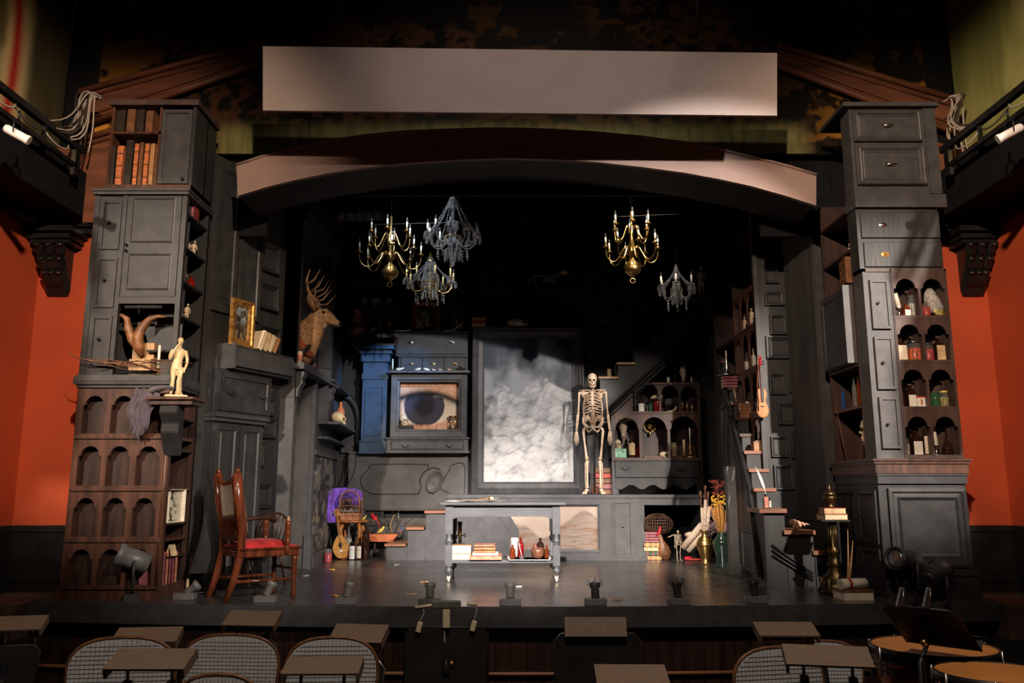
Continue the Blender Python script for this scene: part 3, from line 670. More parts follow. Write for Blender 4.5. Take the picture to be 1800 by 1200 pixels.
# stage-facing side of this tower: hanging cupboard, open shelf with skull
t = on(sd, .5, 0, zD, 'side_shelf_unit', 'dark brown side shelves facing the stage with bottles and a skull', 'shelf')
link('back_panel', MB().box(.02, .74, .28, .30, zD, 3.9), 'brown_wood_dark', t)
link('side_panel', MB().box(.0, .03, .0, .30, zD, 3.9), 'brown_wood_dark', t)
link('side_panel', MB().box(.72, .75, .0, .30, zD, 3.9), 'plum_wood', t)
zS1, zS2 = sd.z(1495, 716), sd.z(1490, 645)
link('shelf', MB().box(.03, .72, .0, .28, zS1-.025, zS1), 'brown_wood', t)
link('shelf', MB().box(.03, .72, .0, .28, zS2-.025, zS2), 'brown_wood', t)
zS3 = sd.z(1490, 505)
link('shelf', MB().box(.03, .72, .0, .28, zS3, zS3+.025), 'brown_wood_dark', t)
link('shelf', MB().box(.03, .72, .0, .28, 3.2, 3.225), 'brown_wood_dark', t)
link('shelf', MB().box(.03, .72, .0, .28, 3.6, 3.625), 'brown_wood_dark', t)
t = on(sd, .4, 0, zS2, 'hanging_cupboard', 'shallow black cupboard with open door on the side of the drawer tower', 'cupboard')
link('carcass', MB().box(.05, .70, -.05, -.004, zS2+.004, zS3-.004), 'black_paint', t)
link('door', MB().loops(.06, .69, zS2+.02, zS3-.02, [(0, -.05), (0, -.07), (.05, -.07), (.06, -.058)]), 'black_paint', t)
link('door_edge', MB().box(.70, .725, -.10, -.004, zS2+.004, zS3-.004), 'grey_paint', t)
# ------------------------------------------------------------------ STAGE SET, stage right (picture left)
LW = Frame((-3.12, 8.07), (-2.60, 9.25))
o = structure('wall_set_left', MB().box(-.05, LW.L, 0, .05, 0, 4.4), 'black_paint_streak'); o.location = (LW.p0[0], LW.p0[1], 0); o.rotation_euler = (0, 0, LW.a)
def U(fr, px, py): return fr.u(px, py)
# wardrobe doors with cornice
uA, uB = LW.u(350, 900), LW.u(440, 900); zc = LW.z(400, 733)
t = on(LW, (uA+uB)/2, 0, 0, 'wardrobe', 'tall dark grey wardrobe front behind the red-cushioned chair', 'wardrobe')
link('carcass', MB().box(uA, uB, -.10, -.004, 0, zc-.06), 'black_paint', t)
for a, b in ((uA+.02, (uA+uB)/2-.008), ((uA+uB)/2+.008, uB-.02)):
    d = link('door', MB().loops(a, b, .06, zc-.09, [(0, -.09), (0, -.125), (.05, -.125), (.065, -.112), (.08, -.112), (.09, -.12)]), 'black_paint_streak', t)
    pull(d, b-.03 if a < (uA+uB)/2-.1 else a+.03, -.125, .95, 'knob', .9, 'iron')
link('plinth', MB().box(uA, uB, -.13, -.004, 0, .06), 'black_paint', t)
link('cornice', MB().box(uA-.03, uB+.03, -.17, -.004, zc-.02, zc+.015).box(uA-.02, uB+.02, -.14, -.004, zc-.06, zc-.02), 'grey_paint', t)
# chest of one drawer on top, and a dropped-front box above it
uA2, uB2 = LW.u(362, 690), LW.u(458, 700); z0 = zc+.017; z1 = LW.z(410, 655)
t = on(LW, (uA2+uB2)/2, 0, z0, 'wall_drawer_chest', 'black drawer chest with two bail handles on the wardrobe', 'chest')
link('carcass', MB().box(uA2, uB2, -.14, -.004, z0, z1), 'black_paint', t)
um_ = (uA2+uB2)/2
drawer(t, uA2+.02, uB2-.02, z0+.03, z1-.03, -.14, 'black_paint', 'panel', [(um_-.22, (z0+z1)/2), (um_+.25, (z0+z1)/2)], pmat='iron')
uA3, uB3 = LW.u(380, 640), LW.u(488, 655); z2 = z1+.003; z3 = LW.z(430, 618)
t = on(LW, (uA3+uB3)/2, 0, z2, 'writing_box', 'black slant-front writing box carrying a gilt picture and loose books', 'box')
link('body', MB().prism([(-.004, z2), (-.20, z2), (-.22, z3), (-.004, z3)], uA3, uB3, 'x'), 'black_paint', t)
link('front_flap', MB().prism([(-.225, z2+.03), (-.235, z2+.03), (-.25, z3-.03), (-.24, z3-.03)], uA3+.03, uB3-.03, 'x'), 'grey_paint', t)
link('end_trim', MB().box(uA3-.012, uA3+.012, -.25, -.004, z2, z3+.02), 'grey_paint', t)
zHutch = z3
# tall dark shutters above
t = on(LW, .5, 0, zHutch+.6, 'wall_shutter', 'pair of tall black shutters on the wall behind the gilt picture', 'shutter')
for a, b in ((.10, .42), (.46, .80)):
    link('shutter_leaf', MB().loops(a, b, zHutch+.35, 4.3, [(0, -.004), (0, -.035), (.05, -.035), (.06, -.02)]), 'black_paint', t)
# empty picture frames on the wall end
for i, (x0, x1, y0, y1, lab) in enumerate(((450, 478, 700, 730, 'small empty black frame beside the wardrobe cornice'), (453, 482, 735, 770, 'small empty black frame hung below the feather quill tip'),
        (429, 461, 777, 820, 'thick empty black frame above the cushioned chair back'), (426, 474, 850, 893, 'wide empty black frame behind the arm of the cushioned chair'),
        (448, 488, 575, 640, 'empty black frame above the fallen books'), (452, 486, 500, 545, 'empty black frame high on the wall near the deer'), (455, 488, 430, 480, 'topmost empty black frame on the wall near the deer'))):
    r = LW.rect(x0, x1, y0, y1)
    t = on(LW, (r[0]+r[1])/2, 0, r[2], 'empty_frame', lab, 'picture frame', 'empty black frames')
    link('frame_moulding', MB().frame(r[0], r[1], r[2], r[3], .05, -.004, -.045), 'dull_black', t)
    link('backing', MB().box(r[0]+.045, r[1]-.045, -.012, -.005, r[2]+.045, r[3]-.045), 'black_paint', t)
# mantel block carrying the deer: overhanging doorway head
DX = -2.45
DB = Frame((DX, 9.22), (DX, 11.05))
zM = DB.z(548, 664); zMt = zM+.07
t = on(DB, .9, .2, zM, 'mantel_block', 'tall black overmantel with deep shelf and scroll brackets under the deer head', 'mantel')
zTop = DB.z(555, 415)
link('back_panel', MB().box(0, DB.L, .16, .20, zMt, zTop), 'black_paint', t)
link('front_jamb', MB().box(-.02, .10, .0, .20, zMt, zTop), 'black_paint', t)
link('front_cheek', MB().box(-.02, .0, .0, .62, zMt-.4, zTop+.25), 'black_paint_streak', t)
link('rear_jamb', MB().box(DB.L-.14, DB.L, .0, .20, zMt, zTop), 'grey_paint', t)
link('head_moulding', MB().box(-.04, DB.L+.03, -.05, .20, zTop, zTop+.10).box(-.06, DB.L+.05, -.09, .20, zTop+.10, zTop+.16).box(-.02, DB.L, .0, .20, zTop+.16, zTop+.5), 'black_paint', t)
link('mantel_shelf', MB().box(-.05, DB.L+.02, -.10, .62, zM, zMt), 'grey_paint', t)
for u in (.02, DB.L-.25):
    z = zM; pf = [(0, z), (-.08, z), (-.09, z-.05), (-.06, z-.10), (-.075, z-.15), (-.03, z-.22), (-.02, z-.30), (0, z-.32)]
    link('scroll_bracket', MB().prism([(a, b-.002) for a, b in pf], u, u+.14, 'x'), 'grey_paint', t)
link('top_slab', MB().box(0, DB.L, .05, .62, zTop+.5, zTop+.54), 'dull_black', t)
# pilaster of the doorway under the mantel (near), and the panelled pier (far)
pl = on(DB, .05, .1, 0, 'pilaster', 'slim dark pilaster beside the dark doorway below the mantel', 'pilaster')
link('shaft', MB().box(-.02, .12, .0, .16, .30, zM-.32), 'grey_paint', pl)
link('base', MB().box(-.04, .14, -.02, .18, 0, .28).box(-.03, .13, -.01, .17, .28, .30), 'grey_paint', pl)
link('flute', MB().loops(.01, .09, .36, zM-.38, [(0, -.001), (0, -.008), (.01, -.008), (.015, -.002)]), 'grey_paint', pl)
PD = 10.22
pr = Frame((DX, PD), (-2.61, 12.40))
t = on(pr, pr.L/2, .25, 0, 'painted_pier', 'dark pier with a smeared painted panel facing the stage beside the bird cage', 'pier')
zP = zM-.004
link('core', MB().box(0, pr.L, .02, .24, 0, zP), 'black_paint_streak', t)
link('front_strip', MB().box(-.012, .0, .04, .24, 0, zP), 'panel_paint', t)
link('corner_post', MB().box(-.02, .10, .0, .05, .40, zP), 'grey_paint', t)
link('corner_base', MB().box(-.04, .13, -.02, .07, 0, .40), 'grey_paint', t)
link('base_rail', MB().box(.13, pr.L-.02, -.03, .02, 0, .12).box(.13, pr.L-.02, -.015, .02, .12, .15), 'grey_paint', t)
def smear(Uu, V):
    b = fbm(Uu*6, V*9, 5, 61); k = fbm(Uu*14+4, V*15, 5, 71); c = lerp((.035, .033, .034), (.16, .14, .12), sst(.42, .66, b))
    p = sst(.50, .72, k)*sst(.75, .35, V); c = c + np.array((.30, .23, .14))*p[..., None]*.5
    p = sst(.60, .68, fbm(Uu*7, V*11+5, 4, 81))*sst(.6, .8, V)*(1-sst(.3, .6, Uu)); return c + np.array((.34, .38, .40))*p[..., None]*.45
z0, z1 = .17, pr.z(570, 803)
picture('painted_panel', .14, pr.L-.25, z0, z1, .012, 60, 90, smear, t)
link('panel_rail', MB().box(.10, pr.L-.02, -.012, .02, z1, z1+.06), 'panel_paint', t)
# niche shelf with the skull
zn = pr.z(584, 752); zn2 = pr.z(584, 692)
t = on(pr, 1.45, 0, zn, 'niche_shelf', 'little black niche shelf holding a skull and a clay bottle', 'shelf')
u0, u1 = pr.u(562, 740), pr.u(600, 740)
link('shelf', MB().box(u0, u1, -.26, .018, zn-.03, zn), 'grey_paint', t)
link('side_board', MB().box(u0-.02, u0, -.10, .018, zn-.03, zn2+.05), 'black_paint', t)
link('side_board', MB().box(u1, u1+.02, -.10, .018, zn-.20, zn2+.05), 'black_paint', t)
link('top_board', MB().box(u0-.02, u1+.02, -.16, .018, zn2+.05, zn2+.08), 'black_paint', t)
link('lower_board', MB().box(u0, u1, -.12, .018, zn-.22, zn-.19), 'black_paint', t)
NICHE = (pr, (u0+u1)/2, zn)
structure('wall_side_left', MB().box(DX-.7, -2.58, 11.08, 12.42, zM+.002, 5.4), 'dull_black')
# ------------------------------------------------------------------ back wall furniture
BK = depth(12.4)
DF = depth(11.4)
zL = DF.z(1000, 869)
# headboard panel in the corner
t = on(BK, BK.u(715, 850), -.1, 0, 'bed_headboard', 'wide dark headboard panel with oval medallion in the corner behind the birds', 'headboard')
W = -.14
a, b, z0, z1 = BK.rect(612, 823, 797, 897, W)
link('board', MB().box(a, b, W, W+.04, z0, z1), 'panel_paint', t)
link('top_rail', MB().box(a, b, W-.02, W+.05, z1, z1+.03), 'panel_paint', t)
link('low_rail', MB().box(a, b, W-.015, W+.04, z0+.02, z0+.05), 'panel_paint', t)
def P2(px, py): u, z = BK.at(px, py, W); return (u, W-.006, z)
link('panel_moulding', MB().tube(spl([P2(*p) for p in ((655, 868), (640, 860), (634, 845), (640, 832), (650, 823), (658, 816), (745, 816), (752, 820), (755, 826))]), .006, 6).tube([P2(655, 868), P2(735, 868)], .006, 6), 'dull_black', t)
link('medallion_surround', MB().tube(spl([P2(*p) for p in ((735, 868), (740, 856), (738, 845), (742, 834), (752, 825), (764, 822), (776, 828), (778, 842), (770, 858), (760, 868))]), .008, 6), 'dull_black', t)
c = P2(765, 846); link('medallion', MB().lathe([(.16, 0), (.16, .014), (.135, .020), (.125, .008), (.04, .016), (0, .016)], c, 24, True, 1.0, RX(math.pi/2) @ RZ(-.5) @ Matrix.Diagonal((.72, 1.15, 1))), 'panel_paint', t)
link('panel_moulding', MB().tube(spl([P2(*p) for p in ((790, 866), (775, 858), (782, 840), (790, 826), (795, 817), (816, 817), (816, 866))]), .006, 6), 'dull_black', t)
for off_ in (0, 14): link('scroll_moulding', MB().tube(spl([P2(*p) for p in ((612+off_, 800), (611+off_, 820), (606+off_*.9, 840), (598+off_*.8, 856), (594+off_*.9, 864))]), .009, 6), 'dull_black', t)
a2, b2, zz0, zz1 = BK.rect(640, 760, 910, 972, W)
link('lower_board', MB().box(a2, b2, W+.02, W+.05, 0, zz1), 'panel_paint', t)
link('lower_rail', MB().box(a2, b2, W, W+.05, 0, .10), 'panel_paint', t)
link('leg_board', MB().box(a, a2-.002, W, W+.05, 0, z0), 'panel_paint', t)
# dais with a landscape print let into its front
xl, xm, xr = DF.u(786, 900), DF.u(1127, 900), 2.62
t = on(DF, .6, .5, 0, 'platform', 'grey panelled platform across the back carrying the cloud painting', 'platform')
link('top_board', MB().box(xl, xr, -.02, .98, zL-.045, zL), 'grey_paint', t)
def D2(px, py): return DF.at(px, py)
cb = [D2(*p) for p in ((866, 885), (873, 900), (884, 918), (896, 934), (897, 975))]
link('curved_board', MB().prism([(xl, .03), (xl, zL-.05)] + [(cb[0][0], zL-.05)] + cb[:-1] + [(cb[-1][0], .03)], .0, .03), 'grey_paint', t)
cb2 = [D2(*p) for p in ((884, 885), (893, 900), (903, 916), (912, 930))]
link('curved_moulding', MB().prism([(cb[0][0], zL-.05)] + cb[:-1] + [(cb[-2][0], .3)] + [(cb2[-1][0], .3)] + cb2[::-1] + [(cb2[0][0], zL-.05)], -.015, .0), 'grey_paint', t)
link('bottom_rail', MB().box(xl, xm, -.012, .03, 0, .10), 'grey_paint', t)
link('top_rail', MB().box(xl, xm, -.005, .03, zL-.12, zL-.046), 'grey_paint', t)
def hills(Uu, V):
    c = lerp((.36, .27, .215), (.50, .40, .33), fbm(Uu*4, V*4, 4, 91))
    h1 = .55 + .33*np.exp(-((Uu-.86)/.16)**2) - .30*np.exp(-((Uu-.42)/.13)**2)*1.0 + .05*fbm(Uu*9, V*0, 3, 5)
    m = sst(.02, -.06, V-h1); c = c*(1-m[..., None]*.34); st = fbm(Uu*8, V*46, 4, 15)
    c = c*(1-(m*sst(.5, .66, st))[..., None]*.32); r = m*sst(.55, .65, fbm(Uu*5+3, V*9, 4, 6)); return c*(1-r[..., None]*np.array((0, .18, .25)))
r = DF.rect(886, 1051, 889, 966)
picture('landscape_print', r[0], r[1], r[2], r[3], .02, 150, 70, hills, t, 'print_matte')
fa = DF.rect(984, 1064, 876, 979)
link('print_frame', MB().frame(r[1]-.02, DF.u(1064, 930), r[2]-.06, zL-.06, .001, .03, -.0).box(r[1], DF.u(1064, 930), -.004, .03, .10, zL-.12).box(cb2[-1][0], r[1], -.004, .03, .10, r[2]), 'grey_paint', t)
link('frame_moulding', MB().frame(DF.u(980, 930), r[1]+.035, r[2]-.035, r[3]+.035, .035, .0, -.02), 'grey_paint', t)
link('back_board', MB().box(xl, xm, .035, .05, 0, zL-.05), 'dull_black', t)
d0, d1, q0, q1 = DF.rect(1076, 1108, 880, 979)
link('stile', MB().box(DF.u(1064, 930), xm, -.004, .034, .10, zL-.12), 'grey_paint', t)
d = link('door', MB().loops(d0, d1+.03, q0, q1, [(0, .01), (0, -.02), (.03, -.02), (.036, -.008)]), 'grey_paint', t)
pull(d, (d0+d1)/2+.02, -.008, DF.z(1092, 926), 'plate', .45, 'iron')
# open bay with scalloped edge
e = [D2(*p) for p in ((1128, 885), (1129, 905), (1127, 925), (1131, 945), (1126, 960), (1133, 975), (1136, 985))]
link('scalloped_post', MB().prism([(xm-.01, 0), (xm-.01, zL-.05)] + [(p[0]+.03, p[1]) for p in e], -.008, .03), 'grey_paint', t)
link('bay_rail', MB().box(xm, xr, .0, .03, zL-.14, zL-.046), 'grey_paint', t)
link('bay_back', MB().box(xm, xr, .93, .95, 0, zL-.05), 'deep_black', t)
link('bay_side', MB().box(xm-.04, xm, .05, .93, 0, zL-.05), 'dull_black', t)
link('bay_end', MB().box(xr-.03, xr, .0, .93, 0, zL-.05), 'dull_black', t)
link('side_board', MB().box(xl-.002, xl+.02, .0, .98, 0, zL-.05), 'grey_paint', t)
# steps up to it
t = on(DF, DF.u(735, 950), .4, 0, 'staircase', 'three grey steps with brown treads leading up to the platform', 'steps')
sx = [DF.u(676, 960), DF.u(714, 935), DF.u(746, 905), xl-.004]; sz = [.218, .437, .655]
for i in range(3):
    link('riser_block', MB().box(sx[i]+.02, sx[i+1]+(.018 if i < 2 else 0), .02, .86, 0, sz[i]-.035), 'grey_paint', t)
    link('tread', MB().box(sx[i], sx[i+1]+.0, -.02, .88, sz[i]-.035, sz[i]), 'tread_wood', t, bev=.004)
# cloud painting
q = BK.rect(830, 1028, 574, 865, -.30)
t = on(BK, (q[0]+q[1])/2, -.3, zL, 'cloud_painting', 'huge painting of piled white clouds in a wide dark frame', 'painting')
zb = zL+.003
link('frame_moulding', MB().loops(q[0], q[1], zb, q[3], [(0, -.20), (0, -.30), (.03, -.315), (.05, -.29), (.07, -.30), (.09, -.275), (.15, -.25), (.165, -.255), (.175, -.24), (.175, -.20), (0, -.20)], False), 'grey_paint', t)
def clouds(Uu, V):
    x = Uu*2.0; y = V*3.3
    rs = np.random.RandomState(11)
    def hgt(x, y):                            # heaped billows: inverted cell distance at several scales
        wx = x + .30*(fbm(x*2, y*2, 4, 2)-.5); wy = y + .30*(fbm(x*2+9, y*2, 4, 8)-.5); h = 0; tt = 0
        for sc, a, sd in ((.34, .60, 1), (.15, .27, 2), (.07, .10, 3)):
            xi, yi = np.floor(wx/sc), np.floor(wy/sc); d = np.full_like(x, 9.0)
            for ox in (-1, 0, 1):
                for oy in (-1, 0, 1):
                    cx, cy = xi+ox, yi+oy; px_ = cx+vnoise(cx*1.0+.01, cy*1.0+.01, sd*7); py_ = cy+vnoise(cx+.01, cy+.01, sd*7+3); d = np.minimum(d, (wx/sc-px_)**2+(wy/sc-py_)**2)
            h = h + a*(1-np.clip(d, 0, 1)); tt += a
        return h/tt
    h = hgt(x, y); e = .02; lit = (hgt(x-e*.5, y+e) - h)*2.6; n = fbm(x*7, y*7, 4, 6)
    top = 1.98 + .46*np.exp(-((x-1.28)/.33)**2) + .16*np.exp(-((x-.42)/.2)**2) - .10*np.exp(-((x-.80)/.14)**2) + .16*(h-.5) + .10*(fbm(x*4, y*4, 4, 16)-.5)
    m = sst(-.02, .05, top-y)
    body = .56 + .62*(h-.6) - lit*.42 + .30*(fbm(x*2.2, y*2.2, 4, 36)-.5) + .10*(n-.5); body = body*(.74+.26*sst(2.3, .3, y))
    skyd = lerp((.030, .036, .050), (.20, .21, .23), sst(.40, .78, fbm(x*2.2+5, y*1.8, 5, 12) + .10*(1-sst(2.0, 3.2, y))))
    ring = np.exp(-((np.sqrt((x-.94)**2+((y-2.92)*1.05)**2))/.19)**4); skyd = skyd*(1-ring[..., None]*.72)
    c = lerp((.12, .125, .14), (.50, .49, .475), sst(.24, .86, body))
    left = sst(.36, .02, x + .5*(n-.5))*sst(.75, 1.05, y)*sst(2.3, 1.6, y); c = c*(1-left[..., None]*.6)
    return skyd*(1-m[..., None]) + c*m[..., None]
picture('canvas', q[0]+.172, q[1]-.172, zb+.172, q[3]-.172, -.235, 170, 280, clouds, t, 'print_satin')
link('backing', MB().box(q[0]+.02, q[1]-.02, -.225, -.19, zb, q[3]-.02), 'dull_black', t)
# eye cabinet: drawer below, boxed print, ledge above
q = BK.rect(679, 824, 769, 796, -.30)
e0, e1 = q[0], q[1]
t = on(BK, (e0+e1)/2, -.2, q[2], 'eye_cabinet', 'grey boxed frame around a close-up print of an eye, over a shallow drawer', 'cabinet')
zb0, zb1 = q[2], q[3]
link('drawer_case', MB().box(e0+.01, e1-.01, -.30, -.002, zb0+.02, zb1).box(e0-.01, e1+.01, -.325, -.002, zb0, zb0+.03).box(e0-.01, e1+.012, -.325, -.002, zb1-.02, zb1+.004), 'grey_paint', t)
d = drawer(t, e0+.06, e1-.06, zb0+.045, zb1-.03, -.30, 'grey_paint', 'raised', [(e0+.28, (zb0+zb1)/2), (e1-.28, (zb0+zb1)/2)], kind='bail', ps=.9, pmat='iron', d=.012)
f = BK.rect(686, 821, 656, 769, -.28)
r = BK.rect(701, 802, 673, 759, -.16)
link('frame_moulding', MB().loops(f[0], f[1], zb1+.004, f[3], [(0, -.004), (0, -.27), (.01, -.285), (.09, -.28), (.10, -.26), (.125, -.255), (.13, -.15), (0, -.15), (0, -.004)], False), 'grey_paint', t)
def eye(Uu, V):
    x = Uu; y = V; n = fbm(x*30, y*26, 4, 3)
    skin = lerp((.40, .17, .09), (.62, .36, .22), fbm(x*5, y*5, 4, 21)); skin = skin*(.72+.5*n)[..., None]
    up = .80 - .55*(x-.42)**2; lo = .22 + .16*(x-.35)**2 + .22*np.clip(x-.55, 0, 1)
    inside = sst(-.015, .015, up-y)*sst(-.02, .02, y-lo)*sst(.0, .10, x)
    white = lerp((.46, .36, .25), (.66, .54, .41), fbm(x*6, y*6, 3, 4))
    d = np.sqrt(((x-.41)/.355)**2 + ((y-.56)/.37)**2) + .05*(n-.5)
    iris = sst(1.02, .94, d); pup = sst(.75, .30, d); icol = lerp((.034, .030, .040), (.012, .009, .013), pup)*(.7+.7*fbm(x*40, y*40, 3, 9))[..., None]
    hl = sst(.03, .0, np.abs(y-.76+.25*(x-.62)**2)-.02)*sst(.54, .60, x)*sst(.80, .70, x)
    c = white*(1-iris[..., None]) + icol*iris[..., None]; c = c*(1-hl[..., None]*.5) + np.array((.62, .55, .47))*hl[..., None]*.5
    lid = np.exp(-((y-up)/.075)**2)*.95; out = skin*(1-inside[..., None]) + c*inside[..., None]; out = out*(1-lid[..., None])
    low = np.exp(-((y-lo)/.02)**2)*.5*sst(.6, .2, x); lash = sst(.57, .66, fbm(x*34 + 12*(.25-y), y*3.5, 3, 44))*sst(.30, .12, y)
    return out*(1-low[..., None])*(1-.5*lash[..., None])
picture('eye_print', f[0]+.13, f[1]-.13, zb1+.02, f[3]-.12, -.155, 130, 110, eye, t)
link('ledge', MB().box(f[0]-.03, f[1]+.035, -.36, -.002, f[3], f[3]+.035), 'grey_paint', t)
zEye = zb1+.134; zLedge = f[3]+.035
# small drawers and the dropped-front desk above
s0 = BK.rect(700, 822, 628, 651, -.22); s1 = BK.rect(696, 822, 585, 626, -.24)
t = on(BK, (s0[0]+s0[1])/2, -.1, zLedge, 'writing_desk', 'black bureau with three small drawers and a wide flap on the ledge above the eye', 'bureau')
zk = zLedge+.002
link('carcass', MB().box(s0[0], s0[1], -.20, -.004, zk, s1[3]).box(s1[0], s1[1], -.24, -.004, s0[3]+.02, s1[3]), 'black_paint', t)
w3 = (s0[1]-s0[0]-.06)/3
for i in range(3):
    a = s0[0]+.03+i*w3; drawer(t, a+.008, a+w3-.008, s0[2]+.01, s0[3]-.005, -.20, 'black_paint', 'flat', [(a+w3/2, (s0[2]+s0[3])/2)], 'small_drawer', 'plate', .8, 'old_brass', d=.014)
link('drawer_rail', MB().box(s0[0]-.005, s0[1]+.005, -.225, -.19, s0[3], s0[3]+.02), 'black_paint', t)
drawer(t, s1[0]+.02, s1[1]-.02, s0[3]+.05, s1[3]-.03, -.24, 'black_paint', 'flat', [(s1[0]+.22, (s1[2]+s1[3])/2+.03), (s1[1]-.24, (s1[2]+s1[3])/2+.03)], 'flap', 'plate', 1.0, 'silver', d=.014)
link('top_board', MB().box(s1[0]-.02, s1[1]+.02, -.27, -.004, s1[3], s1[3]+.02), 'black_paint', t)
zDesk = s1[3]+.02
# square column with capital, blue light mixed into its colour
q = BK.rect(632, 683, 700, 796, -.25)
zq0 = BK.z(655, 797, -.25); zq1 = BK.z(655, 607, -.30)
t = on(BK, (q[0]+q[1])/2, -.1, 0, 'square_column', 'square panelled column coloured by painted-in blue light with moulded capital beside the eye print', 'column')
x0, x1 = BK.u(636, 720, -.25), BK.u(679, 720, -.25)
link('shaft', MB().box(x0, x1, -.25, -.004, zq0+.02, zq1-.24), 'blue_light_tint', t)
link('base_block', MB().box(x0-.02, x1+.02, -.27, -.004, zq0, zq0+.17).box(x0-.03, x1+.03, -.28, -.004, zq0+.17, zq0+.185), 'blue_light_tint', t)
link('shaft_panel', MB().loops(x0+.05, x1-.05, zq0+.26, zq1-.62, [(0, -.245), (0, -.262), (.012, -.262), (.02, -.251)]), 'blue_light_tint', t)
link('collar', MB().box(x0-.015, x1+.015, -.265, -.004, zq1-.50, zq1-.42), 'blue_light_tint', t)
link('capital', MB().box(x0-.03, x1+.03, -.28, -.004, zq1-.24, zq1-.12).box(x0-.06, x1+.06, -.31, -.004, zq1-.12, zq1-.06).box(x0-.12, x1+.10, -.36, -.004, zq1-.06, zq1), 'blue_light_tint', t)
link('footing', MB().box(x0+.02, x1-.02, -.09, -.004, 0, zq0), 'dull_black', t)
zCol = zq1
# dark arch moulding beside the column
t = on(BK, BK.u(612, 740), -.05, 0, 'blind_arch', 'black arched moulding in the corner beside the square column', 'arch')
aw = BK.u(630, 740, -.1); c0 = BK.u(600, 740, -.1)
arc = [(c0 + (aw-c0)*math.cos(math.pi*i/20), BK.z(615, 745, -.1) + .42*math.sin(math.pi*i/20)) for i in range(11)]
link('arch_moulding', MB().tube([(aw, -.08, 1.48)] + [(a, -.08, b) for a, b in arc], .05, 6), 'dull_black', t)
link('arch_panel', MB().prism([(c0, 1.48), (aw, 1.48)] + arc, -.05, -.004), 'black_paint', t)
# arched curio shelves above the column
q = BK.rect(624, 694, 483, 606, -.3); zq0 = zCol+.002
t = on(BK, (q[0]+q[1])/2, -.2, zq0, 'curio_shelves', 'dark brown arched curio shelves standing above the square column', 'shelf')
k0, k1 = q[0]-.02, q[1]+.03
zr = [zq0, BK.z(655, 586, -.3), BK.z(655, 541, -.3), BK.z(655, 493, -.3)]
link('back_panel', MB().box(k0, k1, -.06, -.004, zq0, zr[3]), 'brown_wood_dark', t)
for x in (k0, k1-.03): link('side_panel', MB().box(x, x+.03, -.24, -.06, zq0, zr[3]), 'brown_wood_dark', t)
for i in (1, 2, 3): link('shelf', MB().box(k0-.02, k1+.02, -.30, -.06, zr[i]-.06 if i != 2 else zr[i]-.05, zr[i]), 'grey_paint', t)
link('bottom_board', MB().box(k0, k1, -.30, -.06, zq0, zq0+.03), 'brown_wood_dark', t)
for (lo, hi) in ((zr[1], zr[2]-.05), (zr[2], zr[3]-.06)):
    w3 = (k1-k0-.06)/3
    for i in range(3): link('arched_panel', MB().prism(arch_poly(k0+.03+i*w3, k0+.03+(i+1)*w3, lo, hi, .02, lo+(hi-lo)*.6, .9), -.24, -.225), 'brown_wood_dark', t)
CURIO = (BK, k0, k1, zr)
zTall = zr[3]
# ------------------------------------------------------------------ STAGE SET, picture right
# flight rising along the back wall
SB = depth(11.85)
tr = [(1052, 1084, 662), (1084, 1114, 637), (1112, 1145, 612), (1142, 1174, 588), (1170, 1204, 564), (1200, 1236, 540)]
t = on(SB, SB.u(1140, 640), .2, SB.z(1068, 745), 'upper_staircase', 'dark flight of stairs climbing the back wall above the skull shelves', 'staircase')
q = [(SB.u(a, y), SB.u(b, y), SB.z(1100, y)) for a, b, y in tr]
poly = []
for i, (a, b, z) in enumerate(q): poly += [(a+.02, z-.03), (b+.015, z-.03)]
end = poly[-1]; lowR = SB.at(1240, 580); lowL = SB.at(1072, 742)
poly = [(q[0][0]+.02, lowL[1]-.02)] + poly + [(end[0], lowR[1]), lowL]
link('wall_string', MB().prism(poly, .0, .06), 'black_paint', t)
for i, (a, b, z) in enumerate(q):
    link('tread', MB().box(a, b+.02, -.03, .5, z-.03, z), 'pale_wood' if i < 2 else 'brown_wood_dark', t)
    link('riser', MB().box(b-.01, b+.01, .06, .5, z, z+.2) if i < 5 else MB().box(b-.01, b+.01, .06, .5, z, z+.15), 'dull_black', t)
for k in range(3):
    a = SB.at(1066, 738-k*8); b = SB.at(1243, 574-k*9)
    link('stringer_moulding', MB().tube([(a[0], -.03-.004*k, a[1]), (b[0], -.03-.004*k, b[1])], .026, 6), 'dull_black', t)
# panel behind the skeleton, right of the clouds
q = BK.rect(1034, 1112, 585, 636, -.05)
t = on(BK, (q[0]+q[1])/2, -.03, q[2], 'wall_panel', 'flat dark wall panel with double moulding above the skeleton', 'panel')
link('field', MB().box(q[0], q[1], -.05, -.004, q[2], q[3]+.3), 'black_paint', t)
link('moulding', MB().frame(q[0]+.05, q[1]-.30, q[2]+.06, q[3]+.2, .02, -.05, -.065), 'grey_paint', t)
for i in range(3): link('batten', MB().box(q[1]-.22+i*.09, q[1]-.21+i*.09, -.06, -.05, q[2], q[3]+.3), 'dull_black', t)
structure('wall_panel_back', MB().box(BK.u(1030, 800), BK.u(1080, 800), 12.34, 12.41, zL, BK.z(1050, 640)), 'black_paint')
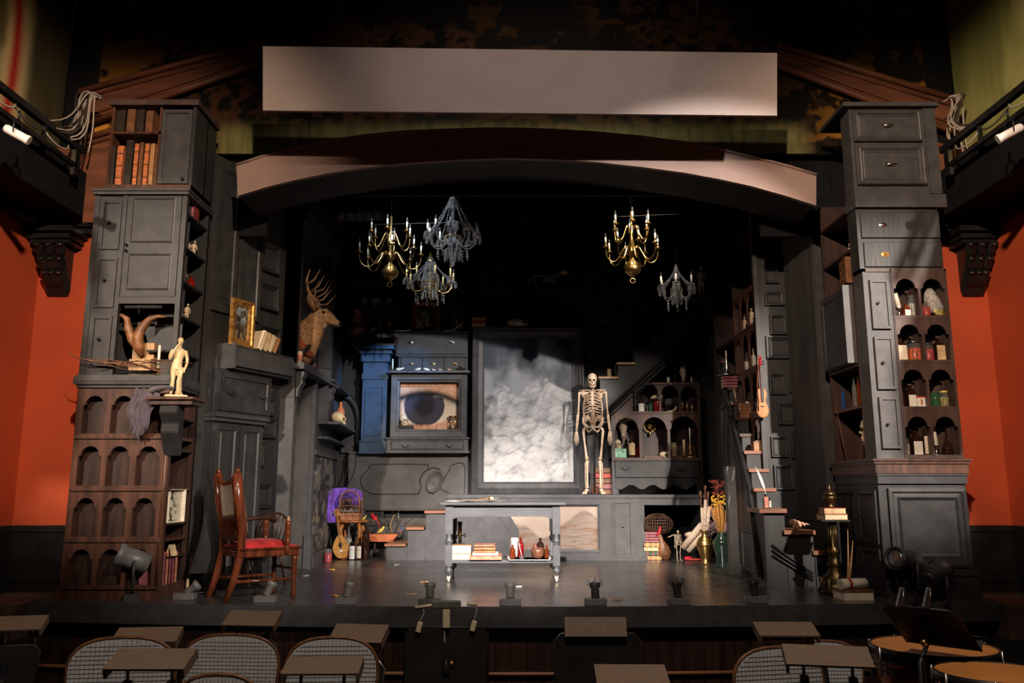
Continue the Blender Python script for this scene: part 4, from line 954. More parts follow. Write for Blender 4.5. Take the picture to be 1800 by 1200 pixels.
# skull cabinet standing on the platform
SC = depth(11.80)
x0, x1 = SC.u(1076, 830), SC.u(1236, 830)
zb = zL+.003; zd = SC.z(1150, 804); zs = SC.z(1150, 723); zt = SC.z(1150, 672)
t = on(SC, (x0+x1)/2, .2, zb, 'skull_cabinet', 'dark brown dresser with arched shelves of skulls and bottles over wide drawers', 'cabinet')
link('back_panel', MB().box(x0, x1, .38, .40, zb, zs).box(SC.u(1112, 700), x1, .38, .40, zs, zt), 'brown_wood_dark', t)
link('side_panel', MB().box(x0, x0+.03, .0, .38, zb, zs-.02), 'grey_paint', t)
link('side_panel', MB().box(x1-.03, x1, .0, .38, zb, zt), 'brown_wood_dark', t)
link('carcass', MB().box(x0+.03, x1-.03, .03, .38, zb+.12, zd-.03), 'black_paint', t)
zmid = SC.z(1150, 840)
drawer(t, x0+.05, x1-.05, zmid+.01, zd-.05, .03, 'black_paint', 'flat', [(x0+.19, (zmid+zd)/2), (x1-.30, (zmid+zd)/2)], pmat='iron', d=.03)
wav = [(x0+.03, zmid-.0), (x1-.03, zmid-.0)] + [(x1-.03-(x1-x0-.06)*i/24, zb+.10+.035*math.sin(i*1.05)) for i in range(25)]
link('scalloped_apron', MB().prism(wav, .0, .03), 'black_paint', t)
for x in (x0+.03, x1-.09): link('foot', MB().box(x, x+.06, .02, .36, zb, zb+.14), 'black_paint', t)
link('shelf', MB().box(x0, x1, -.012, .38, zd-.045, zd), 'plum_wood', t)
link('shelf', MB().box(SC.u(1112, 725), x1, -.012, .38, zs-.03, zs), 'brown_wood', t)
link('top_board', MB().box(SC.u(1145, 672), x1, -.012, .38, zt-.03, zt), 'brown_wood', t)
ux = [x0+.03, SC.u(1126, 770), SC.u(1176, 770), x1-.03]
for i in range(3):
    link('arched_panel', MB().prism(arch_poly(ux[i], ux[i+1], zd, zs-.03, .02, zd+(zs-zd)*.62, .92), .0, .02), 'brown_wood', t)
    if i: link('divider', MB().box(ux[i]-.012, ux[i]+.012, .02, .38, zd, zs-.03), 'brown_wood', t)
ux = [SC.u(1116, 700), SC.u(1160, 700), SC.u(1195, 700), x1-.03]
for i in range(3):
    link('arched_panel', MB().prism(arch_poly(ux[i], ux[i+1], zs, zt-.03, .012, zs+(zt-zs)*.62, .92), .0, .02), 'brown_wood_dark', t)
link('gable_board', MB().prism([(x0, zs-.03), (SC.u(1112, 700), zs-.03), (SC.u(1112, 700), SC.z(1112, 690))], .0, .02), 'plum_wood', t)
SKC = (SC, zd, zs, zt)
# stairs along the picture-right side: three treads turning, then rising towards the back
RS = depth(8.40)
t = on(RS, 2.75, .2, 0, 'side_staircase', 'dark side staircase with brown treads winding up past the jars and quill', 'staircase')
rise = .205
def block(nm, x0, x1, D0, D1, z0, z1, m): return link(nm, MB().box(x0, x1, D0-8.40, D1-8.40, z0, z1), m, t)
zz = [.135, .34, .54, .75]
block('step_block', 3.02, 3.13, 8.42, 8.7, 0, zz[1]-.04, 'black_paint_streak'); block('tread', 2.99, 3.13, 8.38, 8.9, zz[1]-.04, zz[1], 'tread_wood')
block('step_block', 2.74, 3.01, 8.42, 8.9, 0, zz[2]-.04, 'black_paint_streak'); block('tread', 2.71, 3.02, 8.37, 8.9, zz[2]-.04, zz[2], 'tread_wood')
block('step_block', 2.53, 2.735, 8.42, 8.8, 0, zz[3]-.04, 'black_paint_streak'); block('tread', 2.47, 2.745, 8.36, 8.8, zz[3]-.04, zz[3], 'tread_wood')
z = zz[3]; D = 8.80
for i in range(9):
    z += rise; x0_ = 2.58+.0917*(D-8.8); block('step_block', x0_, 2.785, D, D+.22, z-rise*1.6 if i else 0.02, z-.035, 'black_paint'); block('tread', x0_-.03, 2.785, D-.02, D+.215, z-.035, z, 'tread_wood' if i < 3 else 'brown_wood'); D += .22
zTopStair = z
# closed string (panelled) on the stage side
SP = Frame((2.78, 11.2), (2.56, 8.80))
ss = [(SP.L - .02, .0), (SP.L-.02, .62), (SP.L-.10, .86), (0, .86+.205/.22*(SP.L-.1)*.98), (0, .0)]
o = link('string_board', MB(), 'black_paint', t)
bpy.data.objects.remove(o)
def sp(u, w, z): p = SP.world(u, w, z); return (p.x, p.y-8.40, p.z)
def splink(nm, mb, m):
    mb.v = [Vector(sp(v.x, v.y, v.z)) for v in mb.v]; return link(nm, mb, m, t)
splink('string_board', MB().prism(ss, .0, .03), 'black_paint')
splink('string_panel', MB().loops(.55, 1.25, .95, 2.0, [(0, .0), (0, -.02), (.03, -.02), (.04, -.006)]), 'grey_paint')
for k in range(2): splink('gothic_moulding', MB().tube(bez((.62+k*.30, -.02, 1.0), (.62+k*.30, -.02, 1.5), (.75+k*.3, -.02, 1.7), (.77+k*.30, -.02, 1.92), 8), .010, 5), 'black_paint')
splink('low_panel', MB().loops(1.62, 2.34, .06, .50, [(0, .0), (0, -.022), (.02, -.022), (.03, -.008)]), 'grey_paint')
for k in range(2): splink('handrail', MB().tube([(SP.L+.22, -.03, .05+.06*k), (SP.L-.10, -.03, .90+.06*k), (0, -.03, .95+.06*k+.205/.22*(SP.L-.1)*.98)], .026, 6), 'dull_black')
for k in range(3):
    link('raking_moulding', MB().tube([(2.56+.03, .0, .40-.05*k), (2.98, .0, .08-.03*k+.04)], .012, 6), 'black_paint', t)
# slim door post with the blue-lit gap beyond
dp = on(depth(9.55), 2.51, 0, 0, 'door_post', 'slim dark door post behind the green vase', 'post')
link('shaft', MB().box(2.47, 2.57, .0, .12, 0, 1.20), 'panel_paint', dp); link('base', MB().box(2.455, 2.58, -.02, .13, 0, .12), 'panel_paint', dp)
# wall of empty frames
FW = depth(9.22)
o = structure('wall_set_right', MB().box(2.80, 3.44, 9.22, 9.28, 0, 4.3), 'black_paint')
structure('trim_corner_right', MB().box(2.785, 2.835, 9.185, 9.219, 0, 4.3), 'grey_paint')
labs = [(1337, 1352, 433, 446), (1343, 1366, 464, 498), (1344, 1377, 513, 537), (1353, 1381, 554, 588), (1346, 1394, 591, 630), (1352, 1380, 657, 693), (1366, 1415, 707, 746), (1355, 1384, 767, 803), (1389, 1431, 756, 806), (1360, 1395, 817, 860), (1399, 1433, 822, 852), (1385, 1420, 640, 690), (1387, 1415, 525, 560), (1378, 1408, 465, 500)]
words = ['cut-off empty frame at the very top of the light strip', 'small empty frame with double moulding high in the light strip', 'flat empty frame half in the light strip', 'upright empty frame half in shadow', 'large wide empty frame crossed by the light edge', 'empty frame level with the violin body',
  'wide empty frame below the violin', 'small upright empty frame left of the big square one', 'big square empty frame in the low pair', 'deep moulded empty frame low beside the quill', 'lowest wide empty frame near the shell', 'shadowed square frame beside the violin scroll', 'shadowed frame near the pilaster', 'topmost shadowed frame near the pilaster']
for (x0, x1, y0, y1), lab in zip(labs, words):
    r = FW.rect(x0, x1, y0, y1); t = on(FW, (r[0]+r[1])/2, 0, r[2], 'empty_frame', lab, 'picture frame', 'empty frames on the stair wall')
    link('frame_moulding', MB().frame(r[0], r[1], r[2], r[3], min(.05, (r[1]-r[0])*.18), -.003, -.04), 'black_paint', t)
    link('backing', MB().box(r[0]+.02, r[1]-.02, -.010, -.004, r[2]+.02, r[3]-.02), 'black_paint', t)
# pilaster between that wall and the tower
PF = Frame((3.10, 9.15), (3.28, 8.46))
t = on(PF, .35, 0, 0, 'pilaster', 'tall grey pilaster between the stair wall and the jar tower', 'pilaster')
link('shaft', MB().box(.05, .62, .0, .10, .12, 4.3), 'black_paint_streak', t)
link('edge_strip', MB().box(.60, .66, -.02, .10, .12, 4.3), 'grey_paint', t)
link('base', MB().box(.0, .68, -.03, .12, 0, .62).box(.0, .68, -.05, .12, .62, .68), 'black_paint_streak', t)
# tall arched bookshelf above the stairs
BS = Frame((2.80, 12.0), (2.80, 9.24))
t = on(BS, 1.9, .15, 1.2, 'stair_bookshelf', 'tall brown arched bookshelf of figurines above the side stairs', 'bookshelf')
b0, b1 = BS.u(1290, 600), BS.L-.03
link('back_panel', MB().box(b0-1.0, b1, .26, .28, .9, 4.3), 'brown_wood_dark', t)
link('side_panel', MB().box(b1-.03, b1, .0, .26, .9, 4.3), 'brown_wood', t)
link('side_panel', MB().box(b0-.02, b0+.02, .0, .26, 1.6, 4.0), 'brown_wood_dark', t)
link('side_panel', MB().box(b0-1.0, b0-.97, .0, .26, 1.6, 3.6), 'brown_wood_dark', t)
zsB = [BS.z(1320, y) for y in (868, 800, 725, 645, 570, 500)]
for i, z in enumerate(zsB):
    link('shelf', MB().box(b0-1.0 if 1 < i < 5 else b0, b1, .0, .26, z-.03, z), 'brown_wood', t)
for i in range(5):
    lo, hi = zsB[i], zsB[i+1]-.03; n_ = 3; w3 = (b1-b0)/n_
    for k in range(n_): link('arched_panel', MB().prism([(p[0], p[1]) for p in arch_poly(b0+k*w3, b0+(k+1)*w3, lo, hi, .025, lo+(hi-lo)*.66, .9)], -.0, .018), 'brown_wood', t)
SBK = (BS, b0, b1, zsB)
# black drapes closing the wings
def drape(x0, x1, y, z0, z1, label, mat='cloth_black', n=40, amp=.03, rz=0):
    t = thing('wing_curtain', label, 'curtain', ((x0+x1)/2, y, z0), 0, 'wing curtains', ((x0+x1)/2, y, z0)); mb = MB()
    f = [(x0+(x1-x0)*i/n, y+amp*math.sin(i*1.9)+amp*.4*math.sin(i*.7)) for i in range(n+1)]
    k = [(a, b+.012) for a, b in reversed(f)]; link('curtain_cloth', mb.prism(f+k, z0, z1, 'z'), mat, t)
    link('curtain_rail', MB().tube([(x0, y, z1+.02), (x1, y, z1+.02)], .02, 6), 'iron', t)
drape(-3.5, -2.86, 11.2, 0, 5.8, 'black curtain closing the dark doorway under the mantel')
# ------------------------------------------------------------------ PROP LIBRARY (each builds one thing at loc, local -y faces front)
def bottle(loc, h, r, label, glass='amber_glass', paper=None, cap='dark_glass', style='round', group=None, rz=0, ph=(.12, .58), fill=None, name='bottle', cat='bottle'):
    t = thing(name, label, cat, loc, rz, group)
    if style == 'round': pr = [(r*.9, 0), (r, .01*h+.002), (r, h*.62), (r*.85, h*.70), (r*.38, h*.80), (r*.34, h*.90), (r*.42, h*.91), (r*.42, h*.94), (0, h*.94)]
    elif style == 'square': pr = [(r*.95, 0), (r, .004), (r, h*.66), (r*.80, h*.74), (r*.40, h*.80), (r*.36, h*.92), (r*.46, h*.93), (r*.46, h*.96), (0, h*.96)]
    elif style == 'jar': pr = [(r*.92, 0), (r, .006), (r, h*.78), (r*.86, h*.84), (r*.86, h*.90), (0, h*.90)]
    elif style == 'flask': pr = [(r*.7, 0), (r, h*.12), (r*.98, h*.3), (r*.55, h*.5), (r*.25, h*.62), (r*.22, h*.9), (r*.32, h*.92), (0, h*.92)]
    elif style == 'jug': pr = [(r*.85, 0), (r, h*.05), (r, h*.6), (r*.8, h*.74), (r*.3, h*.82), (r*.26, h*.93), (r*.4, h*.94), (0, h*.95)]
    n = 4 if style == 'square' else 14
    mb = MB()
    if style == 'square': mb.M = Matrix.Rotation(math.pi/4, 4, 'Z'); pr = [(a*1.25, b) for a, b in pr]
    mb.lathe(pr, (0, 0, 0), n, style != 'square'); link('body', mb, glass, t, bev=.002 if style == 'square' else 0)
    if cap:
        if style == 'jar': link('lid', MB().lathe([(r*.9, h*.885), (r*.9, h*.985), (r*.8, h), (0, h)], (0, 0, 0), 14), cap, t)
        else: link('stopper', MB().lathe([(r*.30, h*.93), (r*.36, h*.97), (r*.30, h), (0, h)], (0, 0, 0), 10), cap, t)
    if fill: link('contents', MB().lathe([(r*.96, .004), (r*1.012, .012), (r*1.012, h*.60), (r*.7, h*.66), (0, h*.66)], (0, 0, 0), 10), fill, t)
    if paper:
        z0, z1 = h*ph[0], h*ph[1]; k = 10
        if style == 'square': mb = MB().box(-r*.78, r*.78, -r*.90-.002, -r*.88, z0, z1)
        else:
            pts = [(1.02*r*math.sin(a), -1.02*r*math.cos(a)) for a in [(-1.1+2.2*i/k) for i in range(k+1)]]
            mb = MB(); vs = [(x, y, z0) for x, y in pts] + [(x, y, z1) for x, y in pts]; mb.add(vs, [(i, i+1, k+2+i, k+1+i) for i in range(k)], True)
        lb = link('paper_label', mb, paper, t)
        zt_ = z0 + (z1-z0)*.68
        link('print_line', MB().box(-r*.5, r*.5, -1.035*r if style != 'square' else -r*.905, -1.015*r if style != 'square' else -r*.88, zt_, zt_+max(.003, h*.012)), 'leather_dark', lb)
    return t
def candle(loc, h, label, cr=.012, stick='silver', wax='wax', hs=.35, group=None, tilt=0):
    t = thing('candlestick', label, 'candle', loc, 0, group); b = h*hs
    link('holder', MB().lathe([(b*.55, 0), (b*.55, b*.06), (b*.2, b*.15), (b*.09, b*.3), (b*.13, b*.5), (b*.09, b*.7), (cr*1.5, b*.9), (cr*1.7, b), (0, b)], (0, 0, 0), 12), stick, t)
    c = link('wax_candle', MB().tube([(0, 0, b), (tilt*h*.3, 0, b+(h-b)*.5), (tilt*h*.6, 0, h*.97)], [cr, cr, cr*.9], 10), wax, t)
    link('wick', MB().tube([(tilt*h*.6, 0, h*.96), (tilt*h*.6, 0, h)], .0015, 5), 'leather_dark', c)
    return t
def book_parts(t, w, d, h, cover, M=None, pages='page_edge', bands=None):
    """closed book lying flat: w along x (spine at -x... +x), d along y, h thick; origin at centre of its underside"""
    M = M or Matrix(); b = MB(); b.M = M; e = .004
    b.box(-w/2, w/2, -d/2, d/2, 0, .004).box(-w/2, w/2, -d/2, d/2, h-.004, h).box(-w/2, w/2, -d/2, -d/2+.005, 0, h)
    c = link('cover', b, cover, t); p = MB(); p.M = M; p.box(-w/2+e, w/2-e, -d/2+.005, d/2-e, .004, h-.004); link('pages', p, pages, t)
    if bands:
        for k in (.2, .5, .8): q = MB(); q.M = M; q.box(-w/2+k*w-.004, -w/2+k*w+.004, -d/2-.002, -d/2, 0, h); link('spine_band', q, bands, c)
def book(loc, w, d, h, label, cover, rz=0, pages='page_edge', bands=None, group=None, pages_front=False):
    t = thing('book', label, 'book', loc, rz, group)
    book_parts(t, w, d, h, cover, Matrix.Rotation(math.pi, 4, 'Z') if pages_front else None, pages, bands); return t
def book_up(loc, th, d, h, label, cover, rz=0, lean=0.0, group=None, bands=None):
    """standing book, spine facing front (-y)"""
    t = thing('book', label, 'book', loc, rz, group)
    M = Matrix.Rotation(lean, 4, 'Y') @ Matrix.Translation((th/2, 0, h/2)) @ Matrix.Rotation(-math.pi/2, 4, 'Y')
    book_parts(t, h, d, th, cover, M, 'page_edge', bands); return t
def skull(loc, s, label, rz=0, mat='bone', tilt=0, jaw=True, cat='skull'):
    """human skull, s = height; face towards local -y"""
    t = thing('skull', label, cat, loc, rz); k = s/.2; mb = MB(); mb.M = Matrix.Rotation(tilt, 4, 'X') @ Matrix.Scale(k, 4)
    mb.ball((0, .025, .125), (.066, .086, .072), 20, 14).ball((0, -.02, .075), (.05, .05, .055), 16, 10)
    mb.ball((.046, -.035, .075), (.018, .03, .014), 10, 8).ball((-.046, -.035, .075), (.018, .03, .014), 10, 8)
    mb.ball((0, -.055, .118), (.05, .02, .014), 12, 8).ball((0, -.062, .045), (.03, .022, .02), 12, 8).ball((0, -.07, .088), (.010, .014, .022), 8, 6)
    link('cranium', mb, mat, t, remesh=.006*k, smooth=4)
    for x in (-.024, .024):
        m = MB(); m.M = Matrix.Rotation(tilt, 4, 'X') @ Matrix.Scale(k, 4); m.ball((x, -.060, .094), (.017, .014, .016), 12, 8); link('eye_socket', m, 'bone_dark', t)
    m = MB(); m.M = Matrix.Rotation(tilt, 4, 'X') @ Matrix.Scale(k, 4); m.prism([(-.010, .058), (.010, .058), (0, .082)], -.083, -.06); link('nose_cavity', m, 'bone_dark', t)
    if jaw:
        m = MB(); m.M = Matrix.Rotation(tilt, 4, 'X') @ Matrix.Scale(k, 4)
        m.tube([(.05, .0, .06), (.048, -.015, .025), (.03, -.05, .008), (0, -.066, .006), (-.03, -.05, .008), (-.048, -.015, .025), (-.05, .0, .06)], [(.007, .016), (.008, .016), (.008, .014), (.008, .015), (.008, .014), (.008, .016), (.007, .016)], 8)
        j = link('jaw', m, mat, t)
        m = MB(); m.M = Matrix.Rotation(tilt, 4, 'X') @ Matrix.Scale(k, 4)
        for i in range(8):
            a = -.55+1.1*i/7; m.cbox((.044*math.sin(a), -.035-.038*math.cos(a), .028), (.008, .006, .016)); m.cbox((.042*math.sin(a), -.034-.036*math.cos(a), .016), (.008, .006, .012))
        link('teeth', m, 'ivory', j, kind=None)
    return t
def beast_skull(loc, s, label, rz=0, horns='side', mat='bone', tilt=0.0):
    """long animal skull seen from the front, hanging nose down; s = height"""
    t = thing('animal_skull', label, 'skull', loc, rz); k = s; M = Matrix.Rotation(tilt, 4, 'X') @ Matrix.Scale(k, 4)
    mb = MB(); mb.M = M; mb.tube([(0, 0, .98), (0, -.04, .8), (0, -.08, .6), (0, -.10, .35), (0, -.10, .12), (0, -.09, .0)], [(.13, .10), (.20, .13), (.19, .12), (.11, .09), (.085, .07), (.05, .04)], 14)
    mb.ball((.17, -.07, .66), (.05, .06, .08), 10, 8).ball((-.17, -.07, .66), (.05, .06, .08), 10, 8); link('cranium', mb, mat, t, remesh=.025*k, smooth=3)
    for x in (-1, 1):
        m = MB(); m.M = M; m.ball((x*.15, -.13, .66), (.05, .05, .06), 10, 8); link('eye_socket', m, 'bone_dark', t)
        m = MB(); m.M = M; m.ball((x*.03, -.175, .14), (.02, .03, .10), 8, 6); link('nostril', m, 'bone_dark', t)
        m = MB(); m.M = M
        if horns == 'side': m.tube(bez((x*.14, 0, .92), (x*.34, -.02, .95), (x*.44, -.03, .88), (x*.50, -.04, 1.06), 8), [.09, .085, .08, .072, .06, .05, .04, .028, .012], 8)
        elif horns == 'goat': m.tube(bez((x*.10, 0, .9), (x*.34, .04, 1.06), (x*.56, .04, .82), (x*.40, -.05, .60), 8), [.07, .068, .064, .06, .052, .044, .034, .022, .01], 8)
        else:
            m.tube(bez((x*.08, 0, .94), (x*.12, .05, 1.3), (x*.40, .08, 1.3), (x*.42, .02, 1.75), 8), [.035, .034, .032, .03, .028, .026, .022, .016, .008], 7)
            m.tube(bez((x*.20, .05, 1.22), (x*.16, .02, 1.4), (x*.12, .0, 1.45), (x*.10, -.02, 1.55), 5), [.026, .024, .02, .014, .006, .004], 6)
        link('horn', m, 'antler' if horns != 'side' else mat, t)
    return t
def quill(loc, L, label, mat='white_feather', lean=(.2, 0), rz=0, curve=.12):
    t = thing('feather_quill', label, 'feather', loc, rz); n = 10; pts = [(lean[0]*L*i/n + curve*L*(i/n)**2, lean[1]*L*i/n, L*i/n) for i in range(n+1)]
    link('shaft', MB().tube(pts, [.004-.0002*i for i in range(n+1)], 6), mat, t)
    link('vane', MB().tube(pts[2:], [(.004, .002)] + [(L*.055*math.sin(math.pi*(.12+.8*i/(n-3))), .0025) for i in range(1, n-2)] + [(.003, .001)], 8), mat, t)
    return t
def statuette(loc, h, label, mat='ivory', pose=0, rz=0, base=True):
    """small human statue; h total height"""
    t = thing('statuette', label, 'statue', loc, rz); k = h; mb = MB(); mb.M = Matrix.Scale(k, 4)
    if base: link('plinth', MB().cbox((0, 0, .02*k), (.34*k, .22*k, .04*k)) , mat, t, bev=.01*k)
    z0 = .035
    # weight on the left leg, right knee forward
    mb.tube([(-.075, .0, z0), (-.070, -.01, z0+.05), (-.062, .005, .16), (-.058, -.02, .27), (-.055, .0, .38), (-.05, .0, .48)], [.020, .019, .036, .030, .046, .055], 12)
    mb.tube([(.085, .0, z0), (.07, .0, z0+.05), (.055, .012, .16), (.045, -.03, .27), (.04, -.01, .38), (.035, .0, .48)], [.020, .019, .035, .030, .046, .055], 12)
    mb.ball((-.08, -.04, z0+.012), (.022, .05, .016), 10, 6).ball((.09, -.04, z0+.012), (.022, .05, .016), 10, 6)
    mb.tube([(-.01, 0, .44), (-.012, .0, .52), (.0, .0, .60), (.008, .0, .70), (.012, .0, .77), (.012, .0, .81)], [(.088, .062), (.082, .058), (.068, .05), (.092, .06), (.085, .05), (.03, .03)], 14)
    mb.tube([(.012, .0, .79), (.018, -.01, .86)], [.030, .028], 10); mb.ball((.022, -.016, .905), (.045, .055, .062), 14, 10).ball((.022, .01, .925), (.05, .055, .05), 12, 8).ball((.02, -.068, .90), (.010, .012, .016), 8, 6)
    if pose == 0:      # one arm raised to the mouth, other hand at the hip
        mb.tube([(-.085, .0, .76), (-.125, -.03, .66), (-.13, -.05, .60), (-.09, -.10, .70), (-.045, -.115, .80), (.0, -.10, .86)], [.030, .028, .026, .024, .018, .014], 10)
        mb.tube([(.10, .0, .76), (.135, .02, .65), (.14, .01, .57), (.12, -.03, .50), (.10, -.05, .44)], [.030, .028, .025, .021, .016], 10); mb.ball((.095, -.06, .42), (.02, .016, .03), 8, 6)
        mb.ball((-.005, -.11, .865), (.02, .016, .022), 8, 6)
    elif pose == 1:
        mb.tube([(-.085, 0, .76), (-.12, -.01, .64), (-.11, -.06, .54), (-.04, -.09, .52)], [.030, .027, .022, .016], 10); mb.tube([(.10, 0, .76), (.13, .0, .64), (.12, -.05, .52), (.08, -.09, .46)], [.03, .027, .022, .016], 10)
    link('body', mb, mat, t, remesh=.0095*k, smooth=3)
    if pose == 0:      # drapery hanging from the hip to the plinth
        m = MB(); m.M = Matrix.Scale(k, 4); m.tube([(.03, -.055, .50), (.05, -.075, .40), (.02, -.06, .26), (.03, -.05, .12), (.02, -.03, .04)], [(.02, .012), (.035, .016), (.028, .014), (.034, .016), (.04, .02)], 10); link('drapery', m, mat, t)
    return t
def bird(loc, L, label, mats, rz=0, tail=.5, name='bird'):
    """perched bird, L body length; mats = body, tail, belly"""
    t = thing(name, label, 'bird', loc, rz); mb = MB()
    mb.tube([(-.55*L, 0, .18*L), (-.3*L, 0, .30*L), (0, 0, .50*L), (.22*L, 0, .72*L), (.30*L, 0, .88*L), (.38*L, 0, .98*L)], [.06*L, .15*L, .21*L, .17*L, .14*L, .05*L], 12); mb.ball((.30*L, 0, .92*L), .15*L, 10, 8)
    link('body', mb, mats[0], t, remesh=.035*L, smooth=2)
    link('beak', MB().tube([(.42*L, 0, .92*L), (.50*L, 0, .90*L), (.58*L, 0, .86*L)], [.05*L, .035*L, .005*L], 6), 'wax_yellow', t)
    link('tail', MB().tube([(-.45*L, 0, .24*L), (-.7*L, 0, .02*L), (-.55*L-tail*L*.55, 0, -tail*L)], [(.07*L, .03*L), (.09*L, .02*L), (.05*L, .008*L)], 8), mats[1], t)
    for s in (-1, 1):
        link('wing', MB().ball((-.08*L, s*.17*L, .46*L), (.32*L, .05*L, .14*L), 10, 6, RY(.75)), mats[1], t)
        link('eye', MB().ball((.38*L, s*.11*L, .95*L), .025*L, 6, 5), 'eye_black', t)
        link('foot', MB().tube([(.02*L, s*.07*L, .32*L), (.05*L, s*.07*L, .1*L), (.05*L, s*.07*L, 0)], .018*L, 5), 'wax_yellow', t)
    if len(mats) > 2: link('breast', MB().ball((.12*L, 0, .50*L), (.13*L, .16*L, .2*L), 10, 8), mats[2], t)
    return t
def picture_frame(fr, u0, u1, z0, z1, w, label, fn, mat='gilt', tw=.06, lean=0.0, name='framed_picture'):
    t = on(fr, (u0+u1)/2, w, z0, name, label, 'picture'); t.rotation_euler.x = lean
    link('frame_moulding', MB().frame(u0, u1, z0, z1, tw, w, w-.045), mat, t)
    picture('canvas', u0+tw*.95, u1-tw*.95, z0+tw*.95, z1-tw*.95, w-.012, 40, 50, fn, t, 'print_satin')
    link('backing', MB().box(u0+.01, u1-.01, w-.008, w, z0+.01, z1-.01), 'leather_dark', t)
    return t
# ------------------------------------------------------------------ PROPS, placed
def mpp(D, z): return (D*CT + (z-CAMH)*ST)/F            # metres per pixel there
def pt(px, D, z): return Vector((X(px, D, z), D, z))
def fit(px0, px1, ytop, D, z): return pt((px0+px1)/2, D, z), max(.03, Zp(ytop, D)-z), (px1-px0)/2*mpp(D, z)
def B(px0, px1, ytop, D, z, label, **k):
    p, h, r = fit(px0, px1, ytop, D, z); return bottle(p, h, r, label, **k)
# --- books in the top cupboard
D = 7.42+.11; z = zC0+.052
for (a, b, y, m, lab) in ((196, 206, 262, 'leather_dark', 'thin black book at the outer end of the orange-bound row'), (207, 220, 262, 'leather_orange', 'thick orange ridged book, first of the orange ones'), (222, 236, 252, 'leather_dark', 'tall black book between two orange ones'), (237, 246, 258, 'leather_orange', 'slim orange book beside the tall black one'), (246, 254, 256, 'leather_brown', 'brown book wedged between two orange ones'), (255, 264, 258, 'leather_orange', 'orange book next to the tan one'), (265, 274, 258, 'leather_tan', 'tan book against the narrow black door')):
    p, h, r = fit(a, b, y, D, z); book_up(p, 2*r*.96, .16, h, lab, m, group='books in the top cupboard', bands='leather_dark' if m == 'leather_orange' else None)
z = zm+.014
for (a, b, y, m, lab) in ((208, 226, 200, 'leather_dark', 'dark thick book at the outer end of the upper dark row'), (227, 243, 198, 'leather_brown', 'dark brown book second in the upper dark row'), (244, 259, 199, 'leather_dark', 'black book third in the upper dark row'), (260, 275, 201, 'leather_brown', 'dark book nearest the door in the upper dark row')):
    p, h, r = fit(a, b, y, D, z); book_up(p, 2*r*.96, .16, h, lab, m, group='books in the top cupboard')
# --- niche of the black cabinet: block with horns, candle, branch
zN = zB0+.056; D = 7.42+.14
p = pt(247, D, zN); s = mpp(D, zN)
t = thing('horn_mount', 'pale wooden block carrying two long curved brown horns in the niche', 'horns', p)
h = Zp(598, D)-zN-.03
link('wood_block', MB().box(-.10, .10, -.04, .06, 0, h*.52).box(-.08, .12, -.03, .07, h*.52, h), 'pale_wood', t)
def hp(px, py, dy=0): q = PX(px, py, D+dy) - p; return (q.x, q.y, q.z)
link('horn', MB().tube([hp(*a) for a in ((243, 612, -.06), (232, 596, -.07), (226, 578, -.08), (223, 560, -.08), (214, 554, -.09), (202, 554, -.10))], [.040, .042, .036, .028, .018, .004], 12), 'horn', t)
link('horn', MB().tube([hp(*a) for a in ((249, 625, -.06), (244, 610, -.08), (242, 592, -.09), (250, 575, -.09), (264, 560, -.09), (278, 556, -.10), (292, 557, -.10))], [.030, .052, .050, .042, .030, .018, .004], 12), 'horn', t)
candle(pt(277, 7.42-.015, zB0+.056), Zp(605, 7.4)-zB0-.056, 'white candle in a brass holder at the edge of the horn niche', .013, 'brass', hs=.22)
p = pt(200, 7.40, zB0+.056)
t = thing('branch', 'long bare reddish branch lying across the cabinet front and poking out sideways', 'branch', p)
def bp(px, py, D): q = PX(px, py, D) - p; return (q.x, q.y, q.z)
link('stem', MB().tube([bp(*a) for a in ((120, 610, 7.28), (124, 622, 7.29), (134, 628, 7.30), (160, 634, 7.32), (190, 638, 7.34), (230, 638, 7.36), (285, 654, 7.38))], [.002, .004, .006, .008, .011, .012, .008], 6), 'bark', t)
rnd = random.Random(3)
for i in range(16):
    x0 = 150+i*8; y0 = 632+rnd.random()*10
    link('twig', MB().tube([bp(x0, y0, 7.33), bp(x0+25, y0-4+rnd.random()*8, 7.33+rnd.random()*.03), bp(x0+55+rnd.random()*20, y0+2+rnd.random()*12, 7.34)], [.005, .004, .0015], 5), 'bark', t)
# --- bracket with the ivory statue, cloth beside it
D = 7.34; zq = Zp(699, D)
p = pt(309, D, zq)
t = thing('statue_bracket', 'dark carved bracket shelf on the corner of the arched bookcase', 'bracket', (p.x, 7.40, zq-.40), 0, None, (0, 0, 0))
w = 41*mpp(D, zq)
link('shelf_top', MB().box(-w, w, -.20, .12, .37, .398), 'brown_wood', t, bev=.006)
link('shelf_moulding', MB().box(-w*.9, w*.9, -.17, .10, .33, .37), 'brown_wood_dark', t)
link('carved_bracket', MB().prism([(-.15, .33), (-.17, .26), (-.10, .17), (-.11, .09), (-.05, .0), (.015, -.12), (.015, .33)], -.10, .06, 'x'), 'dull_black', t, bev=.01)
statuette((p.x, 7.33, zq+.0), Zp(590, D)-zq, 'ivory nude statue raising a flute to its mouth on the corner bracket', 'ivory', 0, rz=.5)
p = PX(262, 700, 7.36)
t = thing('hanging_cloth', 'crumpled plum-grey cloth hanging over the top arch of the bookcase', 'cloth', p)
rows_ = 14; cols = 18; mb = MB(); vs = []
for j in range(rows_+1):
    f = j/rows_; wdt = (.17 + .03*math.sin(f*4))*(1 - .25*f)
    for i in range(cols+1):
        g = i/cols-.5; vs.append((g*2*wdt*.62 - .05*f + .015*math.sin(f*9), -.05-.022*math.sin(i*1.7+f*2)-.03*math.sin(math.pi*f), .07 - .43*f*(1-.35*abs(g)) + .02*math.sin(i*1.3)))
